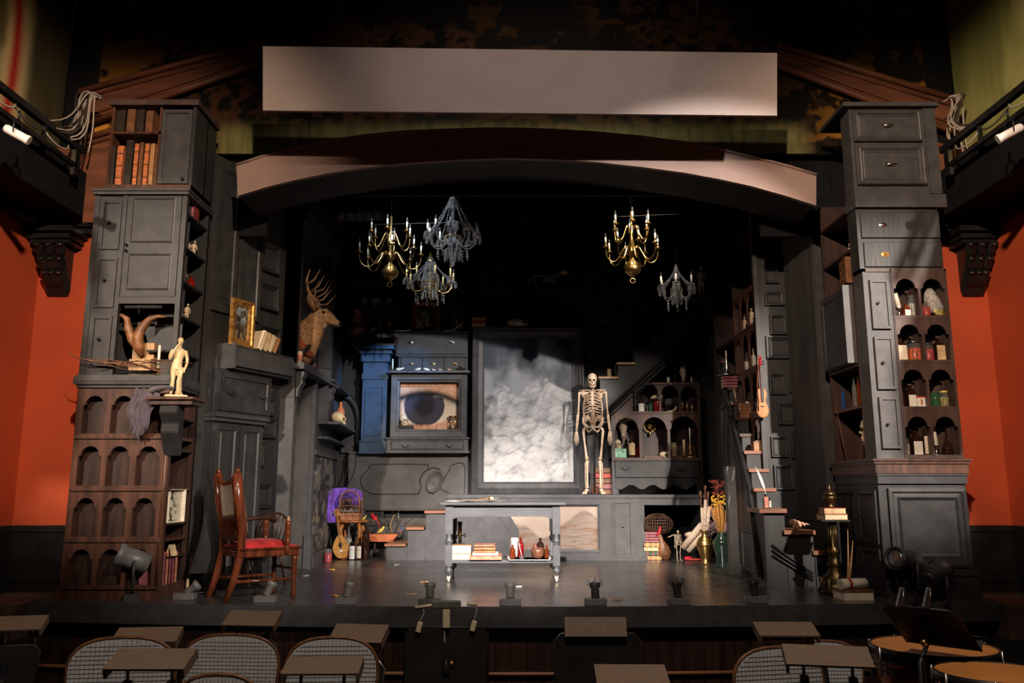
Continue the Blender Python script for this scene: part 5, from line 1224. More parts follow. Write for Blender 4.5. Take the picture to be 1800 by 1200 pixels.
mb.add(vs, [(j*(cols+1)+i, j*(cols+1)+i+1, (j+1)*(cols+1)+i+1, (j+1)*(cols+1)+i) for j in range(rows_) for i in range(cols)], True)
link('cloth_fold', mb, 'cloth_plum', t, solid=.006)
link('cloth_end', MB().tube([(.06, -.05, .06), (.16, -.08, .09), (.24, -.09, .085)], [(.06, .03), (.05, .02), (.03, .012)], 8), 'cloth_plum', t)
# --- dark side shelves of the book tower
def side(px_unused, u, D, z): return Vector((LX1-u, D, z))
for k, lst in {1: (('skull', 7.70), ('figure', 7.86)), 2: (('figure', 7.72), ('pot', 7.90)), 3: (('skull', 7.76), ('figure', 7.92)), 4: (('books', 7.7),)}.items():
    zz_ = zB0+.30+k*.33
    for kind, DD in lst:
        loc = side(0, .10, DD, zz_)
        if kind == 'skull': skull(loc, .13, {1: 'small skull on a low side shelf of the black cabinet', 3: 'small skull on a high side shelf of the black cabinet'}[k], rz=.7)
        elif kind == 'figure': statuette(loc, .2, {1: 'small pale figurine beside the low shelf skull', 2: 'small pale figurine beside the pot', 3: 'small pale figurine beside the high shelf skull'}[k], 'bone', 1, rz=.8, base=True)
        elif kind == 'pot': bottle(loc, .15, .04, 'small dark red pot on the side shelf of the black cabinet', 'red_glass', style='jug')
        else:
            for i, m in enumerate(('leather_plum', 'leather_red', 'leather_brown')): book_up((LX1-.09, DD-.02+i*.045, zz_), .04, .14, .24, ('dark red book nearest the front', 'dark red book in the middle', 'brown book at the back')[i] + ' on the top side shelf', m, rz=math.pi/2, group='side shelf books')
zsf = .09
for i, m in enumerate(('leather_plum', 'leather_salmon', 'leather_plum', 'leather_plum', 'leather_salmon')):
    book_up((LX1-.11, 7.53+i*.068, zsf), .055, .2, .30-.012*(i % 3), ('rose', 'pale rose', 'mauve', 'deep rose', 'salmon')[i] + ' tall book on the bottom side shelf of the arched bookcase', m, rz=math.pi/2, group='rose books on the bottom side shelf')
z = depth(7.7).z(300, 918)
fr = Frame((LX1-.05, 7.50), (LX1-.02, 8.0))
def leafpic(Uu, V): n = fbm(Uu*6, V*8, 4, 19); m = sst(.45, .55, n)*sst(1.0, .5, Uu+.25*V); return lerp((.62, .56, .44), (.04, .045, .02), m)
picture_frame(fr, .04, .36, z+.001, z+.30, 0, 'botanical print in a pale frame on the side shelf of the arched bookcase', leafpic, 'paper', .012)
z = depth(7.7).z(300, 976)
t = thing('paper_card', 'small cream card standing on the side shelf above the rose books', 'card', (LX1-.03, 7.66, z+.001), math.pi/2-.2)
link('card_front', MB().prism([(0, 0), (-.03, .1), (-.027, .1), (.003, 0)], -.045, .045, 'x'), 'aged_card', t); link('card_back', MB().prism([(-.06, 0), (-.03, .1), (-.027, .1), (-.057, 0)], -.045, .045, 'x'), 'aged_card', t)
bottle((LX1-.06, 7.62, depth(7.7).z(300, 790)+.001), .10, .022, 'tiny glass vial on the upper side shelf of the arched bookcase', 'clear_glass')
t = thing('paint_brush', 'pale-tipped paint brush leaning beside the rose books', 'brush', (LX1+.05, 7.95, 0), 0)
link('handle', MB().tube([(0, 0, .12), (.02, .02, .36)], .008, 6), 'dark_chair_wood', t); link('bristle_tuft', MB().tube([(0, 0, 0), (0, 0, .06), (0, 0, .12)], [.004, .016, .010], 8), 'aged_card', t)
# --- gilt picture, loose books, quills on the writing box
def landscape(Uu, V): n = fbm(Uu*4, V*5, 5, 33); c = lerp((.05, .04, .03), (.30, .34, .36), sst(.4, .62, n)*sst(.35, .7, V)); return c + (np.array((.25, .18, .09))*(sst(.5, .65, fbm(Uu*9, V*9, 4, 40))*sst(.5, .2, V))[..., None])
r = LW.rect(404, 441, 527, 614, -.17)
picture_frame(LW, r[0], r[1]+.02, zHutch+.001, r[3], -.16, 'gilt framed landscape painting leaning on the writing box', landscape, 'gilt', .075)
fy = LW.u(445, 625, -.13)
for i, m in enumerate(('page_edge', 'aged_card', 'page_edge', 'leather_tan')):
    p = LW.world(fy+.02+i*.075, -.13, zHutch+.012); book_up(p, .05, .14, .23-.015*i, ('cream', 'straw coloured', 'pale yellow', 'tan')[i] + ' book leaning over beside the gilt picture', m, rz=LW.a, lean=.42, group='fallen books beside the gilt picture')
p = LW.world(LW.u(396, 605, -.1), -.15, zHutch+.02); quill(p, .20, 'short cream feather standing beside the gilt picture', 'fur_pale', (.12, 0), LW.a, .1)
p = LW.world(LW.u(462, 765, -.06), -.05, LW.z(462, 765)); quill(p, .52, 'long brown feather hung across two empty frames', 'rust_feather', (.10, 0), LW.a, .14)
# --- deer head
p = Vector((DX-.16, 9.72, 2.72))
t = thing('deer_head', 'mounted deer head with antlers facing the stage above the mantel', 'deer head', p)
mb = MB(); mb.tube([(-.02, 0, -.12), (.06, 0, -.05), (.15, 0, .06), (.22, 0, .17), (.28, 0, .27), (.345, 0, .285), (.41, 0, .245), (.47, 0, .20), (.515, 0, .175), (.53, 0, .17)], [(.15, .27), (.145, .25), (.115, .19), (.095, .145), (.092, .115), (.085, .098), (.062, .072), (.045, .052), (.038, .042), (.02, .025)], 18)
mb.ball((.33, .06, .32), (.05, .03, .03), 10, 8).ball((.33, -.06, .32), (.05, .03, .03), 10, 8)
link('head_and_neck', mb, 'fur', t, remesh=.014, smooth=4)
link('throat_patch', MB().tube([(.10, 0, -.22), (.22, 0, -.03), (.31, 0, .14), (.36, 0, .19)], [(.03, .03), (.05, .04), (.05, .035), (.03, .03)], 10), 'fur_pale', t)
link('nose', MB().ball((.532, 0, .185), (.018, .03, .022), 10, 8), 'eye_black', t)
link('mouth', MB().tube([(.525, -.022, .155), (.47, -.043, .165), (.42, -.055, .185)], .006, 6).tube([(.525, .022, .155), (.47, .043, .165), (.42, .055, .185)], .006, 6), 'bone_dark', t)
for s in (-1, 1):
    link('eye', MB().ball((.345, s*.082, .315), .019, 10, 8), 'eye_black', t)
    link('ear', MB().tube([(.23, s*.08, .33), (.20, s*.15, .42), (.19, s*.18, .47), (.185, s*.20, .52)], [(.03, .02), (.05, .018), (.04, .014), (.006, .004)], 10), 'fur', t)
    a = link('antler', MB().tube([(.27, s*.05, .37), (.24, s*.10, .46), (.17, s*.17, .56), (.16, s*.22, .68), (.20, s*.25, .80)], [.020, .020, .018, .014, .006], 8), 'antler', t)
    for q0, q1, q2 in (((.25, s*.09, .44), (.34, s*.12, .46), (.44, s*.13, .58)), ((.19, s*.15, .54), (.30, s*.18, .62), (.36, s*.19, .74)), ((.165, s*.20, .63), (.26, s*.24, .68), (.33, s*.24, .82))):
        link('tine', MB().tube([q0, q1, q2], [.015, .012, .003], 7), 'antler', a)
link('wall_plaque', MB().lathe([(.30, -.03), (.30, .0), (.25, .012), (0, .012)], (-.02, 0, -.10), 24, True, .62, RY(math.pi/2) @ RZ(0)), 'black_paint', t)
# --- mantel shelf: stuffed pheasant, tin, candle stub
bird((DX-.02, 9.55, zMt+.10), .26, 'stuffed rust and black pheasant standing on the mantel below the deer', ('rust_feather', 'leather_dark', 'leather_brown'), rz=-2.2, tail=.15)
t = thing('bird_stand', 'small dark wooden stand under the stuffed pheasant', 'stand', (DX-.02, 9.55, zMt)); link('base', MB().lathe([(.09, 0), (.09, .012), (.07, .02), (.02, .03), (.02, .098), (0, .098)], (0, 0, 0), 14), 'brown_wood', t); link('rod', MB().tube([(.05, 0, .03), (.28, .25, .012)], .008, 6), 'brown_wood', t)
t = thing('tin_can', 'pale printed tin at the near end of the mantel', 'tin', (DX-.01, 9.33, zMt)); link('can', MB().lathe([(.05, 0), (.05, .15), (.047, .153), (0, .153)], (0, 0, 0), 16), 'tin', t); link('print', MB().lathe([(.0505, .04), (.0505, .11)], (0, 0, 0), 16), 'leather_salmon', t)
candle((DX-.03, 10.1, zMt), .26, 'short yellow candle in a silver holder on the mantel', .022, 'silver', 'wax_yellow', .5)
# --- niche skull
fr, u, z = NICHE; p = fr.world(u-.12, -.13, z); skull(p, .22, 'ivory skull in profile on the little niche shelf', rz=1.5, mat='ivory')
p = fr.world(u+.16, -.10, z); bottle(p, .38, .06, 'terracotta bottle behind the niche skull', 'terracotta', cap='terracotta', style='round')
# --- chair with red cushion
def turned(mb, x, y, z0, z1, r, beads=3):
    pr = [(r*.7, z0)]; n = 14
    for i in range(1, n): f = i/n; pr.append((r*(.78 + .28*abs(math.sin(f*math.pi*beads*2)) - .12*(1-f)), z0+(z1-z0)*f))
    pr.append((r*.9, z1)); return mb.lathe(pr, (x, y, 0), 12)
t = thing('high_back_chair', 'tall carved wooden chair with red velvet cushion at the stage edge', 'chair', (X(452, 7.62, 0), 7.62, 0), math.pi/2+.66)
# local: back at +y... the chair faces local -y
sw, sd_, sh = .26, .27, .42
link('seat_frame', MB().box(-sw, sw, -sd_, sd_, sh-.06, sh).box(-sw-.015, sw+.015, -sd_-.02, sd_, sh, sh+.022), 'chair_wood', t, bev=.008)
mb = MB(); n = 14
vs = [((i/n-.5)*2*sw*.93, (j/n-.5)*2*sd_*.93, sh+.024+.055*(1-(abs(2*i/n-1))**4)*(1-(abs(2*j/n-1))**4)+.006*math.sin(i*1.4+j)) for j in range(n+1) for i in range(n+1)]
mb.add(vs, [(j*(n+1)+i, j*(n+1)+i+1, (j+1)*(n+1)+i+1, (j+1)*(n+1)+i) for j in range(n) for i in range(n)], True); mb.box(-sw*.93, sw*.93, -sd_*.93, sd_*.93, sh+.022, sh+.028)
link('cushion', mb, 'velvet_red', t)
for s in (-1, 1):
    link('leg', turned(MB(), s*(sw-.03), -sd_+.03, 0, sh-.06, .026, 2), 'chair_wood', t)
    pts = [(s*(sw-.035), sd_+.09, 0), (s*(sw-.035), sd_+.03, .18), (s*(sw-.035), sd_-.02, .40), (s*(sw-.03), sd_-.015, .60), (s*(sw-.02), sd_+.03, .85), (s*(sw-.01), sd_+.06, 1.08)]
    link('back_post', MB().tube(pts, [(.026, .03), (.026, .032), (.03, .036), (.028, .04), (.034, .05), (.03, .04)], 8), 'chair_wood', t)
    link('finial', MB().ball((s*(sw-.01), sd_+.06, 1.10), (.03, .022, .03), 10, 8), 'chair_wood', t)
    link('side_stretcher', MB().tube([(s*(sw-.03), -sd_+.03, .16), (s*(sw-.035), sd_+.05, .16)], [.012, .017, ], 8), 'chair_wood', t)
    link('arm_post', turned(MB(), s*(sw+.0), -sd_+.12, sh-.04, sh+.24, .028, 2), 'chair_wood', t)
a = link('arm', MB().tube([(sw, sd_-.0, sh+.22), (sw+.01, .05, sh+.245), (sw+.01, -sd_+.13, sh+.265), (sw+.01, -sd_+.02, sh+.235)], [(.022, .018), (.026, .018), (.035, .022), (.035, .03)], 8), 'dark_chair_wood', t)
link('arm_tip', MB().lathe([(.018, sh+.24), (.022, sh+.255), (.012, sh+.262), (.012, sh+.285), (0, sh+.285)], (-sw, -sd_+.12, 0), 10), 'pale_wood', t)
link('front_stretcher', MB().tube([(-sw+.03, -sd_+.03, .24), (sw-.03, -sd_+.03, .24)], .013, 8), 'chair_wood', t)
def bk(x, f): z_ = .50+.56*f; return (x, sd_-.01+.07*max(0, f)**1.3, z_)
mb = MB(); n = 10; vs = []
for j in range(n+1):
    for i in range(9):
        x = (i/8-.5)*2*(sw-.05); zt_ = -.05*math.cos((i/8-.5)*math.pi)*(j/n)**4; a_ = bk(x, j/n); vs.append((a_[0], a_[1], a_[2]+zt_))
mb.add(vs, [(j*9+i, j*9+i+1, (j+1)*9+i+1, (j+1)*9+i) for j in range(n) for i in range(8)], True); link('back_panel', mb, 'chair_wood', t, solid=.025)
for x in (-.11, -.035, .035, .11): link('back_ridge', MB().tube([(x, bk(0, f)[1]-.014, bk(0, f)[2]) for f in (.12, .35, .6, .85)], .012, 6), 'chair_wood', t)
link('lower_rail', MB().tube([(-sw+.04, sd_-.015, .54), (sw-.04, sd_-.015, .54)], (.018), 8), 'chair_wood', t)
# dark windsor chair half hidden by it, dark cloth heap, sticks
t = thing('windsor_chair', 'dark spindle chair half hidden behind the red-cushioned chair', 'chair', (X(452, 8.45, 0), 8.45, 0), -.5)
link('seat', MB().lathe([(.20, .40), (.23, .42), (.22, .445), (0, .44)], (0, 0, 0), 18), 'dark_chair_wood', t)
for s in (-1, 1):
    for k in (-1, 1): link('leg', MB().tube([(s*.13, k*.13, .40), (s*.19, k*.19, 0)], [.016, .012], 8), 'dark_chair_wood', t)
link('hoop', MB().tube([(.21*math.cos(math.pi*i/12), .16+.06*math.sin(math.pi*i/12), .44+.26*math.sin(math.pi*i/12)**.6) for i in range(13)], .012, 8), 'dark_chair_wood', t)
for i in range(7): x = -.15+.05*i; link('spindle', MB().tube([(x, .16, .43), (x*1.1, .21, .44+.26*max(.05, 1-(x/.22)**2)**.4)], .006, 6), 'dark_chair_wood', t)
link('carved_apron', MB().box(-.18, .18, -.17, -.14, .26, .40), 'dark_chair_wood', t, bev=.02)
p = Vector((X(356, 7.9, 0), 7.9, 0))
t = thing('draped_coat', 'black coat hanging in folds beside the wardrobe behind the bookcase', 'coat', p)
mb = MB(); vs = []; rows_, cols = 16, 14
for j in range(rows_+1):
    f = j/rows_; rr = .06+.13*f**.8
    for i in range(cols): a_ = 2*math.pi*i/cols; q = rr*(1+.22*math.sin(3*a_+2*f)+.12*math.sin(7*a_)); vs.append((q*math.cos(a_)*.8+.05*math.sin(f*3), q*math.sin(a_)*.5, .98-.80*f))
mb.add(vs, [(j*cols+i, j*cols+(i+1) % cols, (j+1)*cols+(i+1) % cols, (j+1)*cols+i) for j in range(rows_) for i in range(cols)], True); link('coat_body', mb, 'cloth_black', t)
link('stand', MB().tube([(0, 0, 0), (0, 0, 1.05)], .015, 8).cyl((0, 0, 0), .14, .02, 16), 'iron', t)
link('sleeve', MB().tube([(.06, -.02, .90), (.14, -.06, .6), (.22, -.05, .42), (.30, -.02, .38)], [.05, .045, .04, .03], 10), 'cloth_black', t)
for i, (a, b) in enumerate((((424, 868), (438, 985)), ((429, 878), (446, 985)))):
    p0 = PX(*a, 8.42); p1 = pt(b[0], 8.38, .0); o = link('walking_stick', MB().tube([p0, p1], .008 if i else .01, 6), 'pale_wood' if not i else 'bark', off=tuple(p1)); o.location = p1
    tag(o, ('pale', 'darker')[i] + ' thin stick leaning behind the red-cushioned chair', 'stick')
# --- side table in the corner with bird cage, cloth, mandolin, bottles
TB = 11.80; p = pt(617, TB, 0); zt_ = Zp(914, TB)
t = thing('side_table', 'small round side table with curved honey wood legs under the bird cage', 'table', p)
link('table_top', MB().lathe([(.20, zt_-.03), (.23, zt_-.02), (.23, zt_-.004), (.22, zt_), (0, zt_)], (0, 0, 0), 24), 'honey_wood', t)
for k in range(4):
    a_ = math.pi/4+k*math.pi/2; c_, s_ = math.cos(a_), math.sin(a_)
    link('leg', MB().tube([(c_*r, s_*r, z) for r, z in ((.15, zt_-.03), (.19, zt_-.12), (.17, zt_*.5), (.13, zt_*.25), (.16, .06), (.20, .0))], [.026, .028, .022, .018, .018, .02], 8), 'honey_wood', t)
p = pt(616, TB-.06, zt_+.001); t = thing('bird_cage', 'arched wicker bird cage on the side table', 'bird cage', p)
link('cage_base', MB().box(-.13, .13, -.10, .10, 0, .07), 'wicker', t, bev=.006); link('tray', MB().box(-.145, .145, -.115, .115, .07, .10), 'wicker', t)
wA, hA = .135, .42
def ar(f): a_ = math.pi*f; return (wA*(-math.cos(a_)) if True else 0, .28+.14*math.sin(a_))
prof_ = [(-wA, .10), (-wA, .28)] + [(-wA*math.cos(math.pi*i/10), .28+.13*math.sin(math.pi*i/10)) for i in range(1, 10)] + [(wA, .28), (wA, .10)]
for y in (-.11, .11): link('arch_frame', MB().tube([(a_, y, b_) for a_, b_ in prof_], .008, 6), 'wicker', t)
for (a_, b_) in prof_[1:-1]: link('roof_bar', MB().tube([(a_, -.11, b_), (a_, .11, b_)], .004, 5), 'wicker', t)
for y in (-.11, .11):
    for i in range(11):
        x = -.12+.024*i; top_ = .28+.13*math.sqrt(max(0, 1-(x/wA)**2)); link('bar', MB().tube([(x, y, .10), (x, y, top_)], .0028, 5), 'wicker_dark', t)
    for zz_ in (.2, .28): link('cross_bar', MB().tube([(-wA, y, zz_), (wA, y, zz_)], .004, 5), 'wicker', t)
for x in (-wA, wA):
    for i in range(6): link('side_bar', MB().tube([(x, -.09+.036*i, .10), (x, -.09+.036*i, .28)], .003, 5), 'wicker_dark', t)
rnd = random.Random(2); mb = MB()
for i in range(60): a_, b_ = rnd.random()*.24-.12, rnd.random()*.2-.1; mb.tube([(a_, b_, .105+rnd.random()*.03), (a_+rnd.random()*.08-.04, b_+rnd.random()*.06-.03, .11+rnd.random()*.06)], .003, 4)
link('straw', mb, 'paper', t, kind='stuff')
link('handle', MB().tube([(-.14, -.05, .20), (-.20, -.08, .12), (-.24, -.10, .09), (-.26, -.11, .12)], .005, 6), 'bone', t)
p = pt(594, TB+.06, zt_+.001); t = thing('purple_cloth', 'violet cloth draped behind and down beside the bird cage', 'cloth', p); mb = MB(); vs = []
for j in range(15):
    f = j/14
    for i in range(27):
        g = i/26; top_ = .47-.16*abs(g-.5)+.02*math.sin(g*9); bot_ = .0 if g < .42 else (.30 if g < .8 else .20)
        vs.append((-.14+.46*g+.02*math.sin(f*5), -.05+.022*math.sin(g*26+f*3)-.07*f*(g < .42), top_*(1-f)+bot_*f))
mb.add(vs, [(j*27+i, j*27+i+1, (j+1)*27+i+1, (j+1)*27+i) for j in range(14) for i in range(26)], True); link('cloth_fold', mb, 'cloth_purple', t, solid=.008)
link('cloth_trail', MB().tube([(-.10, -.12, .40), (-.12, -.19, .26), (-.12, -.21, .10), (-.06, -.23, .015), (.02, -.24, .012)], [(.04, .02), (.06, .03), (.07, .035), (.06, .014), (.04, .01)], 10), 'cloth_purple', t)
MD = 11.52; p = pt(603, MD, 0); t = thing('mandolin', 'round-backed mandolin leaning against the side table', 'mandolin', p); R = RY(-.20) @ RX(-.22)
m4 = R.to_4x4(); mb = MB(); mb.M = m4; mb.lathe([(.0, .0), (.06, .012), (.105, .06), (.115, .12), (.10, .19), (.06, .27), (.028, .33), (.02, .36), (0, .37)], (0, .03, 0), 20, True, .75); link('bowl', mb, 'honey_wood', t)
mb = MB(); mb.M = m4; mb.prism([(.11*math.sin(math.pi*2*i/24)*(1 if True else 0)*(1-.35*max(0, -math.cos(math.pi*2*i/24))) , .17-.16*math.cos(math.pi*2*i/24)) for i in range(24)], -.06, -.052); f_ = link('soundboard', mb, 'wheat', t)
mb = MB(); mb.M = m4; mb.lathe([(.026, 0), (.026, .003), (0, .003)], (0, -.059, .19), 14, True, 1.4, RX(math.pi/2)); link('sound_hole', mb, 'leather_dark', f_)
mb = MB(); mb.M = m4; mb.box(-.02, .02, -.066, -.058, .095, .125); link('pick_guard', mb, 'white_paper', f_)
mb = MB(); mb.M = m4; mb.box(-.016, .016, -.058, -.03, .30, .58); link('neck', mb, 'honey_wood', t)
mb = MB(); mb.M = m4; mb.box(-.026, .026, -.045, -.025, .58, .70); h_ = link('peg_head', mb, 'honey_wood', t)
for s in (-1, 1):
    for i in range(4): mb = MB(); mb.M = m4; mb.ball((s*.036, -.035, .605+.026*i), (.010, .006, .008), 6, 5); link('tuning_peg', mb, 'ivory', h_)
for i in range(4): mb = MB(); mb.M = m4; mb.tube([(-.009+.006*i, -.066, .10), (-.009+.006*i, -.062, .60)], .0008, 4); link('string', mb, 'steel', t)
z = 0.0
B(606, 617, 925, 11.72, z, 'clear bottle with gold cap under the side table', glass='clear_glass', cap='brass', fill='jar_straw', style='round')
B(613, 624, 953, 11.50, z, 'white labelled jar on the floor under the side table', glass='dark_glass', paper='white_paper', cap='dark_glass', style='jar', ph=(.05, .8))
B(635, 649, 932, 11.62, z, 'big brown glass jug on the floor beside the side table', glass='dark_glass', cap='dark_glass', style='jar')
B(626, 635, 945, 11.5, z, 'cream labelled bottle beside the brown jug', glass='dark_glass', paper='paper', style='round', ph=(.08, .62))
B(570, 583, 962, 11.05, z, 'clear tumbler of red liquid on the floor by the painted pier', glass='clear_glass', fill='jar_red', cap=None, style='jar')
# planter with branches and toy birds
p = pt(673, 12.02, 0); t = thing('branch_planter', 'rusty trough planter holding dark bare branches for the birds', 'planter', p); zt_ = Zp(938, 12.02); zb_ = Zp(951, 12.02)
wd_ = 27*mpp(12.02, .3); link('trough', MB().prism([(-wd_*.72, zb_), (wd_*.66, zb_), (wd_, zt_), (-wd_, zt_)], -.09, .09), 'terracotta', t)
for s in (-1, 1): link('trestle_leg', MB().tube([(s*wd_*.5, .04, zb_+.01), (s*wd_*.6, .05, 0)], .012, 6).tube([(s*wd_*.5, -.04, zb_+.01), (s*wd_*.6, -.05, 0)], .012, 6), 'twig_dark', t)
def bq(px, py, D=12.02): q = PX(px, py, D)-p; return (q.x, q.y, q.z)
for pts_, rr in ((((655, 940), (645, 925), (640, 915), (628, 900)), .012), (((660, 940), (672, 920), (680, 912), (668, 914), (655, 910), (643, 908)), .010), (((688, 940), (684, 920), (690, 908), (700, 900), (708, 892)), .010), (((690, 940), (700, 922), (693, 910), (686, 904), (655, 907)), .008), (((698, 938), (712, 922), (722, 914), (732, 908)), .012), (((672, 912), (690, 905), (690, 897)), .006), (((644, 938), (636, 926), (630, 915)), .010)):
    link('bare_branch', MB().tube([bq(*q) for q in pts_], [rr*(1-.7*i/(len(pts_)-1)) for i in range(len(pts_))], 6), 'twig_dark', t)
link('pale_stick', MB().tube([bq(688, 940), bq(686, 922), bq(690, 910), bq(694, 904)], .009, 6), 'pale_wood', t)
bird(PX(640, 915, 11.95), .075, 'small yellow bird perched highest by the cage', ('canary', 'canary'), rz=0, tail=.2)
bird(PX(657, 917, 11.95), .12, 'scarlet long-tailed bird perched on the branch', ('scarlet', 'scarlet'), rz=2.6, tail=.75)
bird(PX(670, 938, 11.93), .10, 'yellow bird standing on the planter rim', ('canary', 'canary'), rz=.3, tail=.1)
bird(PX(700, 912, 11.95), .08, 'yellow-breasted bird with dark cap on the upper branch', ('slate_blue', 'leather_dark', 'canary'), rz=-1.3, tail=.5)
bird(PX(704, 938, 11.95), .09, 'blue-headed rust bird perched near the steps', ('slate_blue', 'rust_feather', 'rust_feather'), rz=.2, tail=.3)
# --- centre table
TD = 8.72; x0, x1 = X(783, TD, .4), X(984, TD, .4); TW, TDp = x1-x0, .72; zt = Zp(882, TD-.04); cx = (x0+x1)/2
p = Vector((cx, TD+TDp/2, 0))
t = thing('work_table', 'grey turned-leg work table with lower shelf at centre stage', 'table', p)
hw, hd = TW/2, TDp/2
link('table_top', MB().box(-hw-.06, hw+.07, -hd-.05, hd+.05, zt-.035, zt), 'table_paint', t, bev=.008)
link('apron', MB().box(-hw+.03, hw-.03, -hd+.015, -hd+.04, zt-.15, zt-.035).box(-hw+.03, hw-.03, hd-.04, hd-.015, zt-.15, zt-.035).box(-hw+.015, -hw+.04, -hd+.03, hd-.03, zt-.15, zt-.035).box(hw-.04, hw-.015, -hd+.03, hd-.03, zt-.15, zt-.035), 'table_paint', t)
zsh = Zp(984, TD+.02)
for sx_ in (-1, 1):
    for sy_ in (-1, 1):
        x, y = sx_*(hw-.035), sy_*(hd-.035); mb = MB()
        mb.box(x-.038, x+.038, y-.038, y+.038, zt-.33, zt-.035).box(x-.036, x+.036, y-.036, y+.036, zsh-.06, zt-.44)
        mb.lathe([(.036, zt-.44), (.025, zt-.43), (.042, zt-.41), (.042, zt-.39), (.026, zt-.37), (.032, zt-.355), (.026, zt-.345), (.036, zt-.33)], (x, y, 0), 14)
        mb.lathe([(.014, .06), (.018, .075), (.040, .10), (.040, .125), (.026, .145), (.032, .155), (.032, zsh-.06)], (x, y, 0), 14)
        l = link('leg', mb, 'table_paint', t)
        link('caster', MB().lathe([(.022, -.010), (.024, 0), (.022, .010)], (x, y, .025), 12, True, 1, RY(math.pi/2)).box(x-.016, x+.016, y-.008, y+.008, .03, .07), 'cream_plastic', l)
link('lower_shelf', MB().box(-hw+.02, hw-.02, -hd+.02, hd-.02, zsh-.03, zsh), 'table_paint', t)
for s in (-1, 1): link('corner_gusset', MB().prism([(s*(hw-.03), zt-.15), (s*(hw-.15), zt-.15), (s*(hw-.03), zt-.19)], -hd+.02, -hd+.035), 'table_paint', t)
zt += .001; zs_ = zsh+.001; TY = TD+.16
# papers and open book on top
def sheet(loc, w, d, label, mat='white_paper', rz=0.0, curl=.012, lift=0.0):
    t = thing('paper_sheet', label, 'paper', loc, rz); mb = MB(); vs = []
    for j in range(5):
        for i in range(9): g = i/8-.5; vs.append((g*w, (j/4-.5)*d, .003+lift*(g+.5)+curl*(2*g)**2*(1 if i > 4 else .4)))
    mb.add(vs, [(j*9+i, j*9+i+1, (j+1)*9+i+1, (j+1)*9+i) for j in range(4) for i in range(8)], True); link('sheet', mb, mat, t, solid=.0015); return t
sheet((X(800, TY, zt), TY-.05, zt), .22, .26, 'white paper at the near corner of the table top', rz=.1)
sheet((X(812, TY, zt), TY+.14, zt+.004), .26, .30, 'second white paper partly under the open folio', rz=-.15)
sheet((X(870, TY, zt), TY+.12, zt), .24, .30, 'long cream paper lying toward the middle of the table', 'paper', rz=-.12, curl=.006)
sheet((X(850, TY, zt), TY+.0, zt+.004), .30, .24, 'curled cream paper over the open folio', 'paper', rz=-.1, curl=.03)
t = thing('open_folio', 'open tan folio with curled cover on the table', 'book', (X(838, TY, zt), TY+.06, zt+.003), .1)
link('left_cover', MB().tube([(-.20, 0, .004), (-.1, 0, .010), (0, 0, .016), (.09, 0, .028), (.14, 0, .034)], [(.15, .004)]*5, 8), 'leather_tan', t); link('rolled_edge', MB().tube([(.15, -.15, .030), (.15, .15, .030)], .018, 10), 'aged_card', t)
# lower shelf: microscope, books, tray
TSy = TD+.14
p = Vector((X(808, TD+.48, zs_), TD+.48, zs_)); t = thing('microscope', 'old black and brass microscope at the back of the table shelf', 'microscope', p)
link('foot', MB().prism([(-.08, 0), (.08, 0), (.06, .02), (-.06, .02)], -.09, .07).box(-.03, .03, .03, .06, .02, .1), 'iron', t); link('pillar', MB().tube([(0, .05, .02), (0, .06, .13), (0, .045, .23), (0, .03, .28)], [.02, .018, .018, .014], 8), 'iron', t)
link('stage', MB().box(-.055, .055, -.07, .04, .125, .137), 'iron', t); link('tube', MB().tube([(0, -.01, .16), (0, -.01, .20), (0, -.01, .21), (0, -.01, .34)], [.012, .012, .022, .022], 10), 'old_brass', t); link('eyepiece', MB().cyl((0, -.01, .34), .026, .03, 12), 'iron', t); link('focus_knob', MB().lathe([(.018, -.06), (.018, -.045), (.006, -.04), (.006, .04), (.018, .045), (.018, .06)], (0, .045, .22), 10, True, 1, RY(math.pi/2)), 'old_brass', t)
z = zs_; xa, xb = X(789, TSy, z), X(829, TSy, z)
zc_ = Zp(974, TSy)-z
def stack(xa, xb, ys, labs, mats, D, z, d=.2, front=False, pages='white_paper', grp=None):
    for (yt, lab, m, dx0, dx1) in zip(ys, labs, mats, *zip(*[(0, 0)]*len(ys))):
        h = Zp(yt, D-d/2)-z; book(((xa+xb)/2, D, z), xb-xa, d, h, lab, m, pages=pages, pages_front=front, group=grp); z += h+.0012
    return z
stack(xa, xb, (973, 958), ('thick white-paged book at the bottom of the pair under the microscope', 'thick white-paged book on top of the pair under the microscope'), ('leather_tan', 'leather_tan'), TSy, z, .22, True, 'white_paper', 'books on the table shelf')
xa, xb = X(826, TSy, z), X(882, TSy, z)
za = stack(xa, xb, (976,), ('wide flat salmon book at the bottom of the red stack',), ('leather_salmon',), TSy, z, .30, False, 'white_paper', 'books on the table shelf')
za = stack(X(831, TSy, z), X(876, TSy, z), (972,), ('flat white-edged folder in the red stack',), ('paper',), TSy, za, .26, True, 'white_paper', 'books on the table shelf')
za = stack(X(834, TSy, z), X(871, TSy, z), (967, 961), ('gold-tooled orange book in the red stack', 'orange ribbed book second from the top of the red stack'), ('leather_orange', 'leather_orange'), TSy, za, .2, False, 'paper', 'books on the table shelf')
stack(X(834, TSy, z), X(870, TSy, z), (956.5,), ('rose red book topping the red stack',), ('leather_salmon',), TSy, za, .2, False, 'paper', 'books on the table shelf')
t = thing('serving_tray', 'shallow white tray of bottles on the table shelf', 'tray', (X(930, TSy, z), TSy, zs_)); tw_ = 38*mpp(TSy, z)
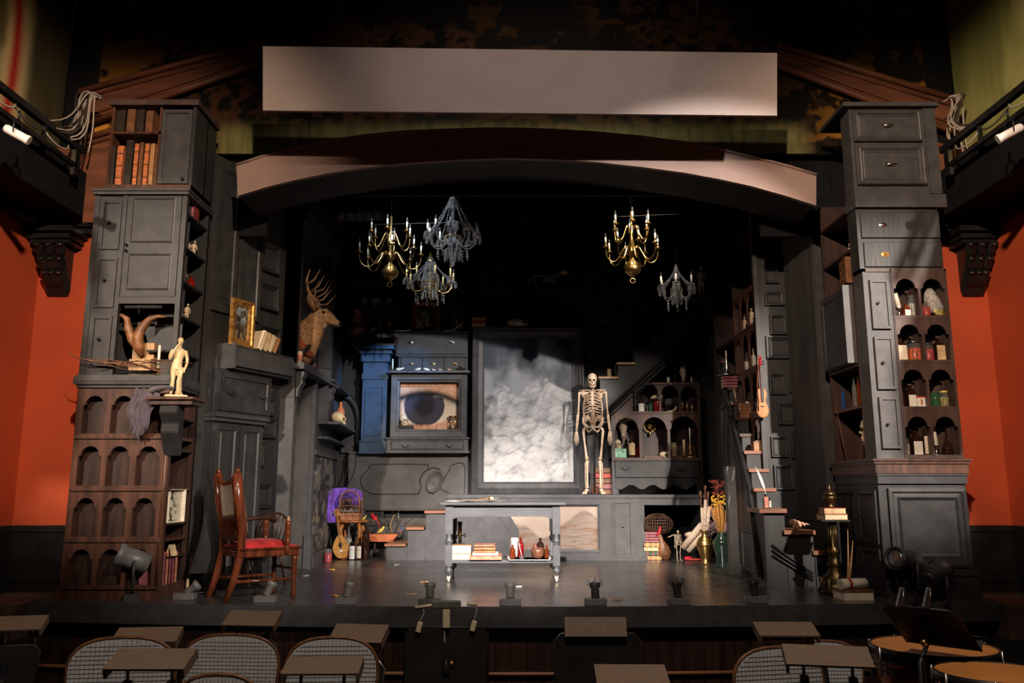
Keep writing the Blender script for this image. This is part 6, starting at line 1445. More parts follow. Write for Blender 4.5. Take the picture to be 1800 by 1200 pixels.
link('dish', MB().loops(-tw_, tw_, -.16, .16, [(0, .018), (.012, .004), (.02, .0), (.02, .006)], True) if False else MB().box(-tw_+.02, tw_-.02, -.15, .15, 0, .006).prism([(-tw_, .022), (-tw_+.022, .0), (tw_-.022, .0), (tw_, .022), (tw_-.006, .022), (tw_-.026, .006), (-tw_+.026, .006), (-tw_+.006, .022)], -.155, .155), 'porcelain', t)
for s in (-1, 1): link('handle', MB().tube([(s*(tw_-.004), -.05, .018), (s*(tw_+.035), -.03, .024), (s*(tw_+.035), .03, .024), (s*(tw_-.004), .05, .018)], .006, 6), 'iron', t)
z = zs_+.008
B(896, 906, 957, TSy-.06, z, 'small amber bottle at the near end of the tray', glass='amber_glass', cap='amber_glass', group=None)
B(910, 921, 944, TSy+.04, z, 'tall red-amber bottle beside the white mortar', glass='red_glass', cap='amber_glass')
B(943, 957, 945, TSy+.06, z, 'large round brown bottle behind the wooden bowl', glass='dark_glass', cap='dark_glass', style='jug')
B(957, 965, 958, TSy+.0, z, 'small brown bottle right of the wooden bowl', glass='amber_glass', cap='dark_glass')
p, h, r = fit(898, 911, 945, TSy+.10, z); t = thing('white_mortar', 'white porcelain beaker with a leaning stirring rod on the tray', 'beaker', p)
link('cup', MB().lathe([(r*.7, 0), (r*.8, h*.1), (r, h*.95), (r*1.05, h), (r*.92, h), (r*.8, h*.3), (0, h*.25)], (0, 0, 0), 18), 'porcelain', t); link('rod', MB().tube([(0, -.01, h*.3), (r*.9, -.06, h*.98)], .006, 6), 'porcelain', t)
p, h, r = fit(933, 956, 962, TSy-.05, z); t = thing('wooden_bowl', 'reddish wooden bowl on the tray', 'bowl', p)
link('bowl_shell', MB().lathe([(r*.55, 0), (r*.85, h*.2), (r, h*.6), (r*.93, h), (r*.85, h), (r*.8, h*.5), (0, h*.25)], (0, 0, 0), 20), 'bowl_wood', t); link('pestle', MB().tube([(0, 0, h*.4), (-r*.4, 0, h*1.35)], [.014, .02], 8), 'bowl_wood', t)
p = pt(917, TSy-.10, z); t = thing('spirit_burner', 'small clear glass vial with white stopper on the tray', 'vial', p); link('body', MB().lathe([(.022, 0), (.026, .01), (.018, .03), (.008, .036), (0, .036)], (0, 0, 0), 12), 'clear_glass', t); link('stem', MB().tube([(0, 0, .034), (-.03, .01, .16)], .004, 6), 'porcelain', t)
# --- skeleton
def skeleton(loc, H, label, rz=0, mat='bone_pink', name='skeleton', seated=False):
    t = thing(name, label, 'skeleton', loc, rz); k = H/1.68
    def L(nm, mb, par=None, m=mat, **kw):
        mb.v = [v*k for v in mb.v]; return link(nm, mb, m, par or t, **kw)
    # skull
    mb = MB(); mb.ball((.0, .01, 1.60), (.066, .085, .075), 18, 12).ball((0, -.03, 1.545), (.05, .05, .05), 14, 10).ball((0, -.055, 1.515), (.035, .03, .025), 12, 8).ball((0, -.068, 1.585), (.05, .02, .012), 10, 6)
    for s in (-1, 1): mb.ball((s*.046, -.04, 1.545), (.016, .03, .013), 8, 6)
    c = L('cranium', mb, remesh=.009*k, smooth=3)
    for s in (-1, 1): L('eye_socket', MB().ball((s*.024, -.075, 1.563), (.017, .013, .015), 10, 8), c, 'bone_dark')
    L('nose_cavity', MB().prism([(-.010, 1.525), (.010, 1.525), (0, 1.55)], -.095, -.07), c, 'bone_dark')
    L('jaw', MB().tube([(.048, .0, 1.53), (.045, -.02, 1.49), (.028, -.06, 1.475), (0, -.075, 1.472), (-.028, -.06, 1.475), (-.045, -.02, 1.49), (-.048, .0, 1.53)], [(.006, .014)]*7, 8))
    for i in range(24):
        f = i/23; z = .98+.50*f; y = .035 + .03*math.sin(f*5.2-.6); r = .026-.012*f
        L('vertebra', MB().lathe([(r*.8, -.008), (r, -.006), (r, .006), (r*.8, .008)], (0, y, z), 8).tube([(0, y, z), (0, y+.035, z-.008)], .006, 5).tube([(-r-.014, y+.01, z), (r+.014, y+.01, z)], .005, 5))
    for i in range(10):
        z = 1.40-.030*i; w = .085+.055*math.sin(min(1, (i+1)/7)*1.45)-(.012*max(0, i-7)); fz = z-.03-.014*i; e = .06 if i < 7 else .055+.02*(i-6)
        for s in (-1, 1):
            L('rib', MB().tube([(s*.018, .05, z), (s*w*.7, .075, z+.004), (s*w, .03, z-.02), (s*w*.92, -.04, fz-.01), (s*max(.045, e*.9), -.085, fz+.01), (s*(.018 if i < 7 else e*.7), -.092, fz+.03)], .0062, 6))
    L('breastbone', MB().prism([(-.022, 1.40), (.022, 1.40), (.014, 1.33), (.018, 1.24), (0, 1.20), (-.018, 1.24), (-.014, 1.33)], -.102, -.088))
    for s in (-1, 1):
        L('collar_bone', MB().tube([(s*.015, -.085, 1.405), (s*.07, -.085, 1.425), (s*.14, -.02, 1.43), (s*.175, .01, 1.43)], .0085, 6))
        L('shoulder_blade', MB().prism([(s*.07, 1.42), (s*.17, 1.43), (s*.165, 1.39), (s*.09, 1.27), (s*.06, 1.30)], .075, .085)); L('shoulder_spine', MB().tube([(s*.07, .09, 1.39), (s*.14, .07, 1.43), (s*.18, .01, 1.435)], .009, 6))
        sh = (s*.18, .01, 1.41); el = (s*.205, .03, 1.10); wr = (s*.225, -.01, .86)
        L('upper_arm_bone', MB().tube([sh, (s*.187, .012, 1.38), (s*.195, .02, 1.25), (s*.203, .03, 1.13), el], [.020, .016, .011, .013, .022], 8))
        L('forearm_bone', MB().tube([(s*.20, .035, 1.11), (s*.207, .02, 1.0), wr], [.012, .0075, .010], 7)); L('forearm_bone', MB().tube([(s*.215, .02, 1.095), (s*.228, .005, .98), (s*.237, -.012, .865)], [.010, .007, .011], 7))
        h = L('palm', MB().ball((s*.23, -.012, .843), (.024, .014, .016), 10, 6))
        for j in range(5):
            ox = s*.23+(j-2)*.011; ln = (.14, .175, .185, .175, .15)[j]
            L('finger', MB().tube([(s*.23+(j-2)*.007, -.012, .845), (ox, -.016-.004*j, .80), (ox+(j-2)*.003, -.024, .845-ln*.62), (ox+(j-2)*.002, -.018, .845-ln)], [.006, .0055, .005, .0035], 6), h)
        L('hip_bone', MB().tube([(s*.03, .07, 1.02), (s*.085, .06, 1.055), (s*.135, .0, 1.03), (s*.135, -.04, .98), (s*.10, -.02, .94), (s*.085, -.01, .90)], [(.016, .03), (.02, .04), (.016, .04), (.018, .03), (.026, .026), (.026, .02)], 10))
        L('pubic_arch', MB().tube([(s*.095, -.01, .92), (s*.05, -.055, .915), (s*.008, -.07, .91), (s*.02, -.06, .88), (s*.055, -.01, .845), (s*.085, .0, .88)], .012, 7))
        L('thigh_bone', MB().tube([(s*.095, .0, .905), (s*.125, .0, .895), (s*.135, .0, .86), (s*.118, -.01, .68), (s*.10, .0, .52), (s*.09, .0, .475)], [.022, .016, .020, .014, .018, .032], 10))
        L('knee_cap', MB().ball((s*.09, -.036, .48), (.018, .012, .02), 8, 6))
        L('shin_bone', MB().tube([(s*.088, .0, .455), (s*.088, .0, .42), (s*.09, .0, .28), (s*.09, .005, .12), (s*.088, .01, .085)], [.030, .022, .013, .013, .020], 9)); L('calf_bone', MB().tube([(s*.115, .02, .43), (s*.118, .02, .25), (s*.112, .02, .08)], [.009, .006, .010], 6))
        f = L('heel', MB().tube([(s*.09, .06, .03), (s*.092, .02, .045), (s*.10, -.04, .055), (s*.11, -.07, .045)], [.022, .026, .024, .018], 8))
        for j in range(5):
            dx = s*.11+(j-2)*.013
            L('toe_bone', MB().tube([(s*.11+(j-2)*.008, -.06, .045), (dx+s*.012, -.12, .022), (dx+s*.02, -.175+.008*abs(j-(1 if s > 0 else 3)), .008)], [.008, .007, .005], 6), f)
    L('sacrum', MB().prism([(-.05, 1.03), (.05, 1.03), (.03, .95), (0, .87), (-.03, .95)], .045, .085))
    return t
SD = 11.66
skeleton((X(1043, SD, 1.6), SD, zL+.002), Zp(655, SD)-zL, 'full human skeleton standing on the platform beside the cloud painting', rz=-.12)
t = thing('skeleton_rod', 'thin dark support rod behind the standing skeleton', 'rod', (X(1043, SD, 1.6)+.02, SD+.12, zL+.001)); link('rod', MB().tube([(0, 0, 0), (0, 0, 1.55)], .012, 8), 'iron', t); link('base', MB().cyl((0, 0, 0), .07, .015, 14), 'iron', t)
# stacked red books and round pot behind the skeleton's legs
for i, (y, m) in enumerate(((853, 'leather_brown'), (843, 'leather_plum'), (834, 'leather_brown'), (826, 'leather_red'), (818, 'leather_brown'))):
    D = 12.02; zz = zL+.002+i*.075; book((X(1058, D, zz), D, zz), .27-.012*i, .20, .072, ('lowest brown', 'second, plum', 'third, brown', 'fourth, red', 'topmost brown')[i] + ' book in the stack behind the skeleton legs', m, group='books behind the skeleton')
B(1039, 1053, 852, 11.86, zL+.002, 'squat dark brown pot between the skeleton feet', glass='bowl_wood', cap=None, style='jar')
# --- ledges of the eye cabinet
D = 12.4-.22; z = zEye+.0
fE = BK.rect(702, 800, 673, 759, -.2)
zz = Zp(759, D)
t = thing('plinth_block', 'small dark block under the skull before the eye print', 'block', (X(713, D, zz), D, zEye)); hb = Zp(748, D)-zEye; link('block', MB().box(-.115, .115, -.045, .05, 0, hb), 'dull_black', t, bev=.004)
skull((X(710, D, zEye+hb), D, zEye+hb+.001), .165, 'small white skull on a block in front of the eye print', rz=.75, mat='bone')
p = pt(795, D, zEye); hh = Zp(731, D)-zEye; t = thing('hourglass', 'brass hourglass in the corner of the eye print box', 'hourglass', p)
for z_ in (0, hh-.02): link('end_plate', MB().cyl((0, 0, z_), .055, .02, 16), 'old_brass', t)
for k in range(3): a = k*2.094; link('post', MB().tube([(.045*math.cos(a), .045*math.sin(a), .02), (.045*math.cos(a), .045*math.sin(a), hh-.02)], .006, 6), 'brass', t)
link('glass_bulb', MB().lathe([(.030, .02), (.036, hh*.25), (.006, hh*.5), (.036, hh*.75), (.030, hh-.02)], (0, 0, 0), 14), 'clear_glass', t); link('sand', MB().lathe([(.026, .022), (.028, hh*.14), (0, hh*.30)], (0, 0, 0), 12), 'paper', t)
D = 12.4-.28; z = zLedge+.001
candle(pt(690, D, z), Zp(630, D)-z, 'tall thin white candle at the end of the ledge over the eye', .009, 'silver', hs=.15)
def shell(loc, L_, label, rz=0, mat='shell_pink'):
    t = thing('sea_shell', label, 'shell', loc, rz); mb = MB(); n = 40; pts = []; rr = []
    for i in range(n+1):
        f = i/n; a = f*math.pi*2*4.2; r = L_*.24*(1-f)**1.1+.001; pts.append((L_*(f-.45), r*.75*math.cos(a), L_*.27+r*.75*math.sin(a)*.8)); rr.append(r*.62+.001)
    mb.tube(pts, rr, 8); link('whorl', mb, mat, t); link('aperture', MB().ball((-L_*.36, -L_*.10, L_*.16), (L_*.16, L_*.10, L_*.11), 10, 8), 'fur_pale', t); return t
t = thing('bone_pile', 'pale jawbone lying on the ledge over the eye', 'bone', pt(701, D, z)); link('jawbone', MB().tube([(-.05, 0, .02), (0, -.01, .015), (.06, 0, .04), (.08, .02, .05)], [.012, .014, .013, .006], 8), 'bone', t); link('teeth', MB().box(-.03, .03, -.015, .0, .025, .045), 'ivory', t)
t = thing('bone_pile', 'pair of white shell halves lying on the ledge over the eye', 'shell', pt(741, D, z))
for i, dx in enumerate((-.06, .07)): link('shell_half', MB().ball((dx, 0, .022), (.055, .03, .022), 12, 8, RY(.25 if i else -.3)), 'bone', t)
shell(pt(763, D, z), .06, 'small pink shell nearest the middle of the ledge', 0, 'shell_pink'); shell(pt(775, D, z), .06, 'second pink shell on the ledge', .5, 'shell_pink'); shell(pt(791, D, z), .065, 'pink shell nearest the green vial on the ledge', .2, 'shell_pink')
B(796, 799, 645, D, z, 'slim green glass vial on the ledge over the eye', glass='green_glass')
for i, (a, b, y) in enumerate(((801, 806, 646), (807, 812, 642), (813, 818, 645))): B(a, b, y, D, z, ('first', 'second', 'third')[i] + ' tiny dark glass jar at the far end of the eye ledge', glass='dark_glass', cap='silver')
# --- things on top of the bureau
def flowers_pic(Uu, V):
    c = lerp((.02, .018, .015), (.07, .05, .03), fbm(Uu*5, V*5, 4, 2)); f = sst(.52, .6, fbm(Uu*5+2, V*6, 3, 52))*sst(.55, .3, V); c = c*(1-f[..., None])+np.array((.60, .46, .32))*f[..., None]
    g = np.exp(-(((Uu-.42)/.2)**2+((V-.62)/.15)**2)); return c*(1-g[..., None]*.8)+np.array((.36, .42, .40))*g[..., None]*.8
D_ = BK; r = BK.rect(724, 774, 530, 585, -.16)
picture_frame(BK, r[0], r[1], zDesk+.001, r[3]+.01, -.13, 'gilt framed still life of white flowers on top of the bureau', flowers_pic, 'gilt_dark', .075)
p = pt(798, 12.2, zDesk+.001); t = thing('antler', 'pale forked antler lying on top of the bureau', 'antler', p)
link('beam', MB().tube([(-.14, 0, .02), (-.04, 0, .018), (.05, 0, .07), (.14, 0, .16)], [.02, .02, .018, .012], 8), 'bone', t); link('tine', MB().tube([(.05, 0, .07), (.03, .02, .20), (-.03, .03, .35)], [.015, .012, .003], 7), 'antler', t); link('tine', MB().tube([(.10, 0, .12), (.11, -.01, .02)], [.012, .004], 7), 'bone', t)
sheet(pt(708, 12.16, zDesk+.001), .25, .16, 'curled white paper at the edge of the bureau top', curl=.02)
z = zDesk+.003
zF = BK.rect(830, 1028, 574, 865, -.30)[3]+.001
for i in range(3): book((X(842, 12.16, zF), 12.16, zF+i*.047), .21, .14, .045, ('lowest', 'middle', 'top')[i] + ' red book lying on the cloud painting frame', ('leather_salmon', 'leather_red', 'leather_salmon')[i], bands='aged_card', group='books on the cloud frame')
t = thing('reptile_skull', 'pale tortoise-like skull on top of the cloud painting frame', 'skull', pt(910, 12.16, zF)); link('carapace', MB().ball((0, 0, .07), (.17, .06, .075), 16, 10), 'bone', t); link('jaw', MB().tube([(-.16, 0, .02), (0, -.03, .018), (.2, 0, .03)], [.015, .018, .01], 8), 'bone', t); link('eye_socket', MB().ball((.10, -.05, .08), (.035, .02, .03), 10, 8), 'bone_dark', t)
# --- curio shelves
fr, k0, k1, zr = CURIO; D = 12.4-.18
z = zr[0]+.031
B(640, 650, 572, D, z, 'gold and clear cut-glass bottle standing at the foot of the curio shelves', glass='clear_glass', cap='silver', style='flask')
p = pt(626, 12.4-.24, zCol+.033); t = thing('carved_urn', 'brown two-handled carved urn beside the curio shelves', 'urn', p); hh = Zp(575, 12.2)-zCol-.03
link('bowl', MB().lathe([(.06, 0), (.065, .02), (.03, .05), (.05, hh*.4), (.13, hh*.7), (.15, hh*.85), (.14, hh), (0, hh*.92)], (0, 0, 0), 20), 'bowl_wood', t)
for s in (-1, 1): link('handle', MB().tube([(s*.12, 0, hh*.9), (s*.19, 0, hh*.8), (s*.16, 0, hh*.45), (s*.06, 0, hh*.4)], .010, 6), 'bowl_wood', t)
p = p+Vector((0, 0, hh*.92)); t = thing('stuffed_owl', 'brown stuffed owl sitting on the carved urn', 'owl', p); mb = MB(); mb.ball((0, 0, .12), (.085, .075, .13), 14, 10).ball((0, -.01, .26), (.07, .065, .065), 14, 10); link('body', mb, 'fur', t, remesh=.014, smooth=3)
for s in (-1, 1): link('wing', MB().ball((s*.075, .01, .12), (.03, .06, .11), 10, 8), 'leather_brown', t); link('eye', MB().ball((s*.028, -.07, .27), .014, 8, 6), 'eye_black', t); link('ear_tuft', MB().tube([(s*.04, 0, .30), (s*.055, 0, .36)], [.015, .003], 6), 'leather_brown', t)
z = zr[1]+.001
statuette(pt(640, D, z), .19, 'pale bust figure on the lower curio shelf', 'bone', 1)
bird(pt(654, D, z+.001), .12, 'small white ceramic bird on the lower curio shelf', ('porcelain', 'porcelain'), rz=0, tail=.1)
candle(pt(667, D, z), .26, 'thin white candle on the lower curio shelf', .009, 'silver', hs=.3)
statuette(pt(684, D, z), .26, 'small gilt figure on the lower curio shelf', 'gilt', 1)
z = zr[2]+.001
for i, (px, m) in enumerate(((641, 'blue_glass'), (664, 'bone'), (685, 'tin'))):
    t = thing('relief_plaque', ('bluish', 'pale carved', 'lilac grey')[i] + ' arched relief plaque on the upper curio shelf', 'plaque', pt(px, D, z)); w_ = (.05, .10, .055)[i]
    link('plaque_body', MB().prism([(-w_, 0), (w_, 0), (w_, .13)] + [(w_*math.cos(a), .13+.05*math.sin(a)) for a in [math.pi*j/8 for j in range(1, 8)]] + [(-w_, .13)], -.02, .02), 'grey_feather', t)
    for j in range(5): link('relief', MB().ball((w_*.5*math.sin(j*2.1), -.02, .04+.025*j), (.018, .010, .016), 8, 6), 'bone' if i == 1 else 'grey_feather', t)
# high dark shelf of curios behind the chandeliers: animal skeleton
zh = Zp(512, 12.25); t = thing('high_shelf', 'dark narrow shelf high on the back wall under the animal skeleton', 'shelf', (X(962, 12.25, zh), 12.25, zh-.03)); link('board', MB().box(-.42, .40, -.12, .165, 0, .028), 'dull_black', t); link('bracket', MB().prism([(-.10, 0), (.165, 0), (.165, -.16)], -.02, .0, 'x'), 'dull_black', t)
p = pt(960, 12.25, zh+.0); t = thing('cat_skeleton', 'small four-legged animal skeleton on the high back shelf', 'skeleton', p); hz = .25
link('spine', MB().tube([(-.30, 0, hz-.16), (-.24, 0, hz-.06), (-.16, 0, hz), (0, 0, hz-.02), (.14, 0, hz-.01), (.22, 0, hz+.04)], [.004, .007, .012, .012, .012, .01], 7), 'bone', t)
link('skull', MB().ball((.27, 0, hz+.05), (.055, .03, .032), 12, 8).ball((.32, 0, hz+.035), (.035, .02, .02), 10, 6), 'bone', t)
for i in range(9):
    x = -.04+.02*i
    for s in (-1, 1): link('rib', MB().tube([(x, 0, hz-.015), (x, s*.045, hz-.06), (x+.01, s*.02, hz-.115)], .004, 5), 'bone', t)
for x, k_ in ((-.16, -1), (.12, 1)):
    for s in (-1, 1): link('leg_bone', MB().tube([(x, s*.03, hz-.02), (x+.03*k_, s*.04, hz-.12), (x-.02*k_, s*.04, .07), (x+.02, s*.04, 0)], [.012, .009, .007, .009], 6), 'bone', t)
# --- skull cabinet contents
fr, zd_, zs2, zt2 = SKC; D = 11.95
t = thing('trinket_box', 'teal marbled box under the small skull in the dresser arch', 'box', pt(1089, D-.04, zd_+.001)); bw = 11*mpp(D, 1.3); bh = Zp(789, D)-zd_; link('box_body', MB().box(-bw, bw, -.07, .07, 0, bh*.75), 'teal_box', t, bev=.003); link('box_lid', MB().box(-bw*1.04, bw*1.04, -.075, .075, bh*.75, bh), 'teal_box', t, bev=.003)
skull(pt(1087, D-.04, zd_+bh+.002), .135, 'small brown skull on the teal box in the dresser', rz=.3, mat='bone')
beast_skull((X(1098, D, 1.6), D+.13, Zp(775, D)), .36, 'broad horned cattle skull hung in the first dresser arch', horns='side', tilt=-.08)
B(1105, 1117, 762, D, zd_+.001, 'dark bottle with an oval tan label in the first dresser arch', glass='dark_glass', paper='aged_card', style='round', ph=(.12, .6))
B(1118, 1123, 782, D, zd_+.001, 'slim red vial beside the dark labelled bottle', glass='red_glass')
t = thing('brass_astrolabe', 'brass ring instrument hung in the middle dresser arch', 'instrument', (X(1147, D, 1.5), D+.16, Zp(763, D))); link('ring', MB().tube([(.085*math.cos(a), 0, .13+.085*math.sin(a)) for a in [2*math.pi*i/20 for i in range(21)]], .008, 6), 'old_brass', t); link('face', MB().lathe([(.06, 0), (.055, .012), (.02, .02), (0, .03)], (0, -.01, .13), 16, True, 1, RX(math.pi/2)), 'brass', t); link('pendant', MB().ball((0, -.02, .02), (.02, .012, .035), 8, 6), 'brass', t)
t = thing('animal_jaw', 'white animal jaw with dark hollow on the dresser shelf', 'bone', pt(1168, D-.06, zd_+.001)); link('jaw', MB().ball((0, 0, .045), (.075, .04, .045), 12, 8), 'bone', t); link('hollow', MB().ball((.02, -.032, .04), (.03, .014, .02), 8, 6), 'bone_dark', t)
t = thing('flat_tray', 'low dark lacquer tray in the middle dresser arch', 'tray', pt(1146, D, zd_+.001)); link('tray_board', MB().box(-.12, .12, -.07, .07, 0, .02), 'leather_dark', t); link('tray_rim', MB().loops(-.12, .12, .0, .02, [(0, -.07), (0, -.075), (.004, -.075)], True), 'leather_brown', t)
B(1179, 1190, 778, D, zd_+.02, 'small ivory jar with shallow lid in the third dresser arch', glass='ivory', cap='ivory', style='jar')
book(pt(1187, D, zd_+.001), .17, .14, .017, 'thin dark book under the ivory jar', 'leather_brown')
candle(pt(1203, D, zd_+.001), .27, 'thick tan candle in the third dresser arch', .018, 'old_brass', 'aged_card', .12); candle(pt(1214, D, zd_+.001), .45, 'tall slim brass candlestick in the third dresser arch', .009, 'old_brass', 'wax', .5)
B(1220, 1226, 785, D, zd_+.001, 'tiny dark bottle at the end of the dresser shelf', glass='dark_glass', cap='silver')
z = zs2+.001
B(1122, 1133, 697, D, z, 'dark bottle with a white label on the upper dresser shelf', glass='dark_glass', paper='white_paper', ph=(.05, .55)); B(1141, 1147, 705, D, z, 'small green bottle on the upper dresser shelf', glass='green_glass'); B(1149, 1164, 702, D, z, 'dark red jar carrying a white skull', glass='red_glass', cap='dark_glass', style='jar')
zz = Zp(702, D)+.002; t = thing('bird_skull', 'small white long-snouted skull on top of the red jar', 'skull', pt(1156, D, zz)); link('cranium', MB().ball((.02, 0, .045), (.06, .04, .045), 12, 8).tube([(-.02, 0, .04), (-.09, 0, .02), (-.10, 0, .012)], [.035, .02, .008], 8), 'bone', t); link('eye_socket', MB().ball((.0, -.036, .05), (.02, .01, .016), 8, 6), 'bone_dark', t)
t = thing('glass_globe', 'clear glass globe in the upper dresser arch', 'globe', pt(1176, D+.1, z)); link('stand', MB().cyl((0, 0, 0), .03, .10, 10, None, .01), 'dark_glass', t); link('globe', MB().ball((0, 0, .16), .06, 14, 10), 'clear_glass', t)
t = thing('boar_tusks', 'pair of curved white tusks lying on the upper dresser shelf', 'tusks', pt(1182, D-.05, z))
for i in range(2): link('tusk', MB().tube([(-.08, -.02+.05*i, .01), (-.02, -.03+.05*i, .012), (.04, -.02+.05*i, .035), (.06, .05*i, .09)], [.004, .011, .011, .003], 7), 'ivory', t)
for i, px in enumerate((1200, 1208, 1217)): B(px-2, px+2, 703+3*i, D, z, ('first', 'second', 'third')[i] + ' slim gold vial at the end of the upper dresser shelf', glass='old_brass', cap='brass')
z = zt2+.001
beast_skull((X(1203, D, 2.4), D+.05, z+.002), .25, 'deer skull with branching antlers on top of the dresser', horns='deer', mat='bone', tilt=-.12)
candle(pt(1175, D, z), .10, 'stubby white candle on top of the dresser', .022, 'pale_wood', 'wax', .12); candle(pt(1216, D, z), .10, 'small cream candle beside the deer skull', .012, 'silver', 'paper', .2); B(1184, 1190, 650, D, z, 'tall dark bottle on top of the dresser', glass='dark_glass', cap='silver')
# candle on the back stair tread, small bottle higher up
candle(pt(1071, 11.95, SB.z(1100, 662)+.001), .13, 'short tan candle on the lowest pale tread of the back stairs', .03, 'porcelain', 'aged_card', .12)
B(1139, 1142, 607, 12.0, SB.z(1100, 612)+.001, 'tiny white bottle on the third tread of the back stairs', glass='porcelain', cap=None)
# --- jars and bottles in the eight pigeon-holes
D = 7.42+.11
z = SH[0]+.001
p, h, r = fit(1575, 1588, 514, D, z); candle(p, h, 'leaning white candle in a silver stick, top pigeon-hole', r*.62, 'silver', hs=.38, tilt=-.16)
B(1588, 1600, 534, D-.02, z, 'small brown bottle with a white label, top pigeon-hole', glass='amber_glass', paper='white_paper', ph=(.02, .52), style='square', cap='dark_glass')
B(1598, 1613, 520, D+.02, z, 'clear jar of pale herbs, top pigeon-hole', glass='clear_glass', fill='jar_straw', cap='clear_glass', style='jar')
B(1622, 1636, 530, D, z, 'clear goblet of red berries, top pigeon-hole', glass='clear_glass', fill='jar_red', cap=None, style='round')
p = pt(1648, D+.02, z); t = thing('feather_roll', 'large silvery fur roll with a gold ring end, top pigeon-hole', 'fur roll', p); k = mpp(D, z)
link('fur_body', MB().tube([(.0, -.02, 12*k), (-.02, .03, 30*k), (-.04, .07, 50*k), (-.05, .08, 58*k)], [11*k, 12.5*k, 11*k, 7*k], 14), 'grey_feather', t)
link('end_ring', MB().tube([(9*k*math.cos(a), -.045, 11*k+10*k*math.sin(a)) for a in [2*math.pi*i/12 for i in range(13)]], .007, 6), 'brass', t); link('end_cap', MB().ball((0, -.035, 11*k), (8*k, .012, 9*k), 10, 8), 'jar_herb', t)
z = SH[1]+.001
B(1574, 1594, 594, D, z, 'brown bottle with a tall cream label, second pigeon-hole row', glass='dark_glass', paper='paper', ph=(.04, .66), style='square')
B(1597, 1620, 600, D, z, 'wide jar of orange strips', glass='clear_glass', fill='jar_orange', cap='steel', style='jar')
B(1624, 1642, 603, D, z, 'jar of red peppers with dark lid', glass='clear_glass', fill='jar_red', cap='lamp_black', style='jar')
B(1643, 1661, 594, D, z, 'brown bottle with a tan label beside the red jar', glass='dark_glass', paper='aged_card', ph=(.04, .66), style='square')
z = SH[2]+.001
B(1579, 1592, 682, D, z, 'black glass bottle, third pigeon-hole row', glass='dark_glass', cap='dark_glass', style='jug')
B(1594, 1610, 675, D, z, 'brown bottle with white label and cork, third pigeon-hole row', glass='dark_glass', paper='white_paper', cap='leather_tan', ph=(.03, .52), style='square')
p, h, r = fit(1611, 1628, 697, D-.02, z); t = thing('pill_box', 'white carton with a red top, third pigeon-hole row', 'box', p); link('carton', MB().box(-r, r, -.03, .03, 0, h*.86), 'white_paper', t); link('carton_top', MB().box(-r, r, -.03, .03, h*.86, h), 'leather_red', t); link('print', MB().box(-r*.35, r*.1, -.032, -.03, h*.2, h*.72), 'leather_salmon', t)
candle(pt(1635, D-.03, z), .06, 'stubby white candle beside the divider, third pigeon-hole row', .009, 'porcelain', hs=.1)
B(1638, 1653, 688, D, z, 'dark green glass jar, third pigeon-hole row', glass='green_glass', cap='clear_glass', style='jar')
B(1654, 1668, 687, D, z, 'clear jar of yellow-green herbs, third pigeon-hole row', glass='clear_glass', fill='jar_herb', cap='canary', style='jar')
z = SH[3]+.001
B(1585, 1600, 770, D, z, 'small clear jar of shells with glass stopper, bottom pigeon-hole row', glass='clear_glass', fill='jar_straw', cap='clear_glass', style='jar')
B(1602, 1621, 757, D, z, 'dark bottle with wide white label, bottom pigeon-hole row', glass='dark_glass', paper='white_paper', ph=(.02, .56), style='square')
B(1623, 1635, 755, D, z, 'slim bottle with tall cream label, bottom pigeon-hole row', glass='dark_glass', paper='paper', ph=(.05, .74), style='square')
p, h, r = fit(1638, 1656, 750, D, z); candle(p, h, 'leaning white candle in a pewter stick, bottom pigeon-hole row', r*.5, 'silver', hs=.36, tilt=-.12)
B(1658, 1676, 756, D+.02, z, 'round dark flask at the end of the bottom pigeon-hole row', glass='dark_glass', cap='dark_glass', style='flask')
quill(pt(1630, 7.42+.15, z), .26, 'black feather arching over the bottom pigeon-hole', 'leather_dark', (-.45, -.1), 0, -.2)
# --- side shelf of that tower: skull, bottles, silver cup
skull((3.27+.10, 7.78, zD+.17), .24, 'pale skull on the side shelf of the jar tower', rz=-.8, mat='bone')
t = thing('silver_goblet', 'silver goblet stand carrying the side shelf skull', 'goblet', (3.27+.10, 7.78, zD+.001)); link('stem', MB().lathe([(.06, 0), (.06, .01), (.02, .04), (.015, .10), (.05, .14), (.06, .168), (0, .168)], (0, 0, 0), 14), 'silver', t)
candle((3.27+.05, 7.70, zD+.001), .30, 'bone coloured candle on the side shelf of the jar tower', .018, 'silver', 'bone', .3)
B(1508, 1514, 662, 7.86, zS1+.001, 'amber bottle on the side shelf of the jar tower', glass='amber_glass'); B(1500, 1507, 660, 7.96, zS1+.001, 'clear bottle on the side shelf of the jar tower', glass='clear_glass'); B(1480, 1487, 680, 8.1, zS1+.001, 'blue glass bottle on the side shelf of the jar tower', glass='blue_glass')
quill((3.27-.02, 8.05, zD+.002), .5, 'long dark feather leaning in the side shelf of the jar tower', 'leather_brown', (.0, .12), math.pi/2, .02)
for i in range(4): book_up((3.30, 7.70+i*.035, zS3+.026), .028, .16, .26-.01*i, ('first', 'second', 'third', 'fourth')[i] + ' gilt-spined book standing above the hanging cupboard', 'leather_brown', rz=-math.pi/2, bands='gilt', group='gilt-spined books')
skull((3.36, 7.8, 3.227), .13, 'tiny dim skull on the upper side shelf of the drawer tower', rz=-.7); B(1487, 1494, 300, 7.8, 3.627, 'dim glass bottle on the top side shelf of the drawer tower', glass='dark_glass')
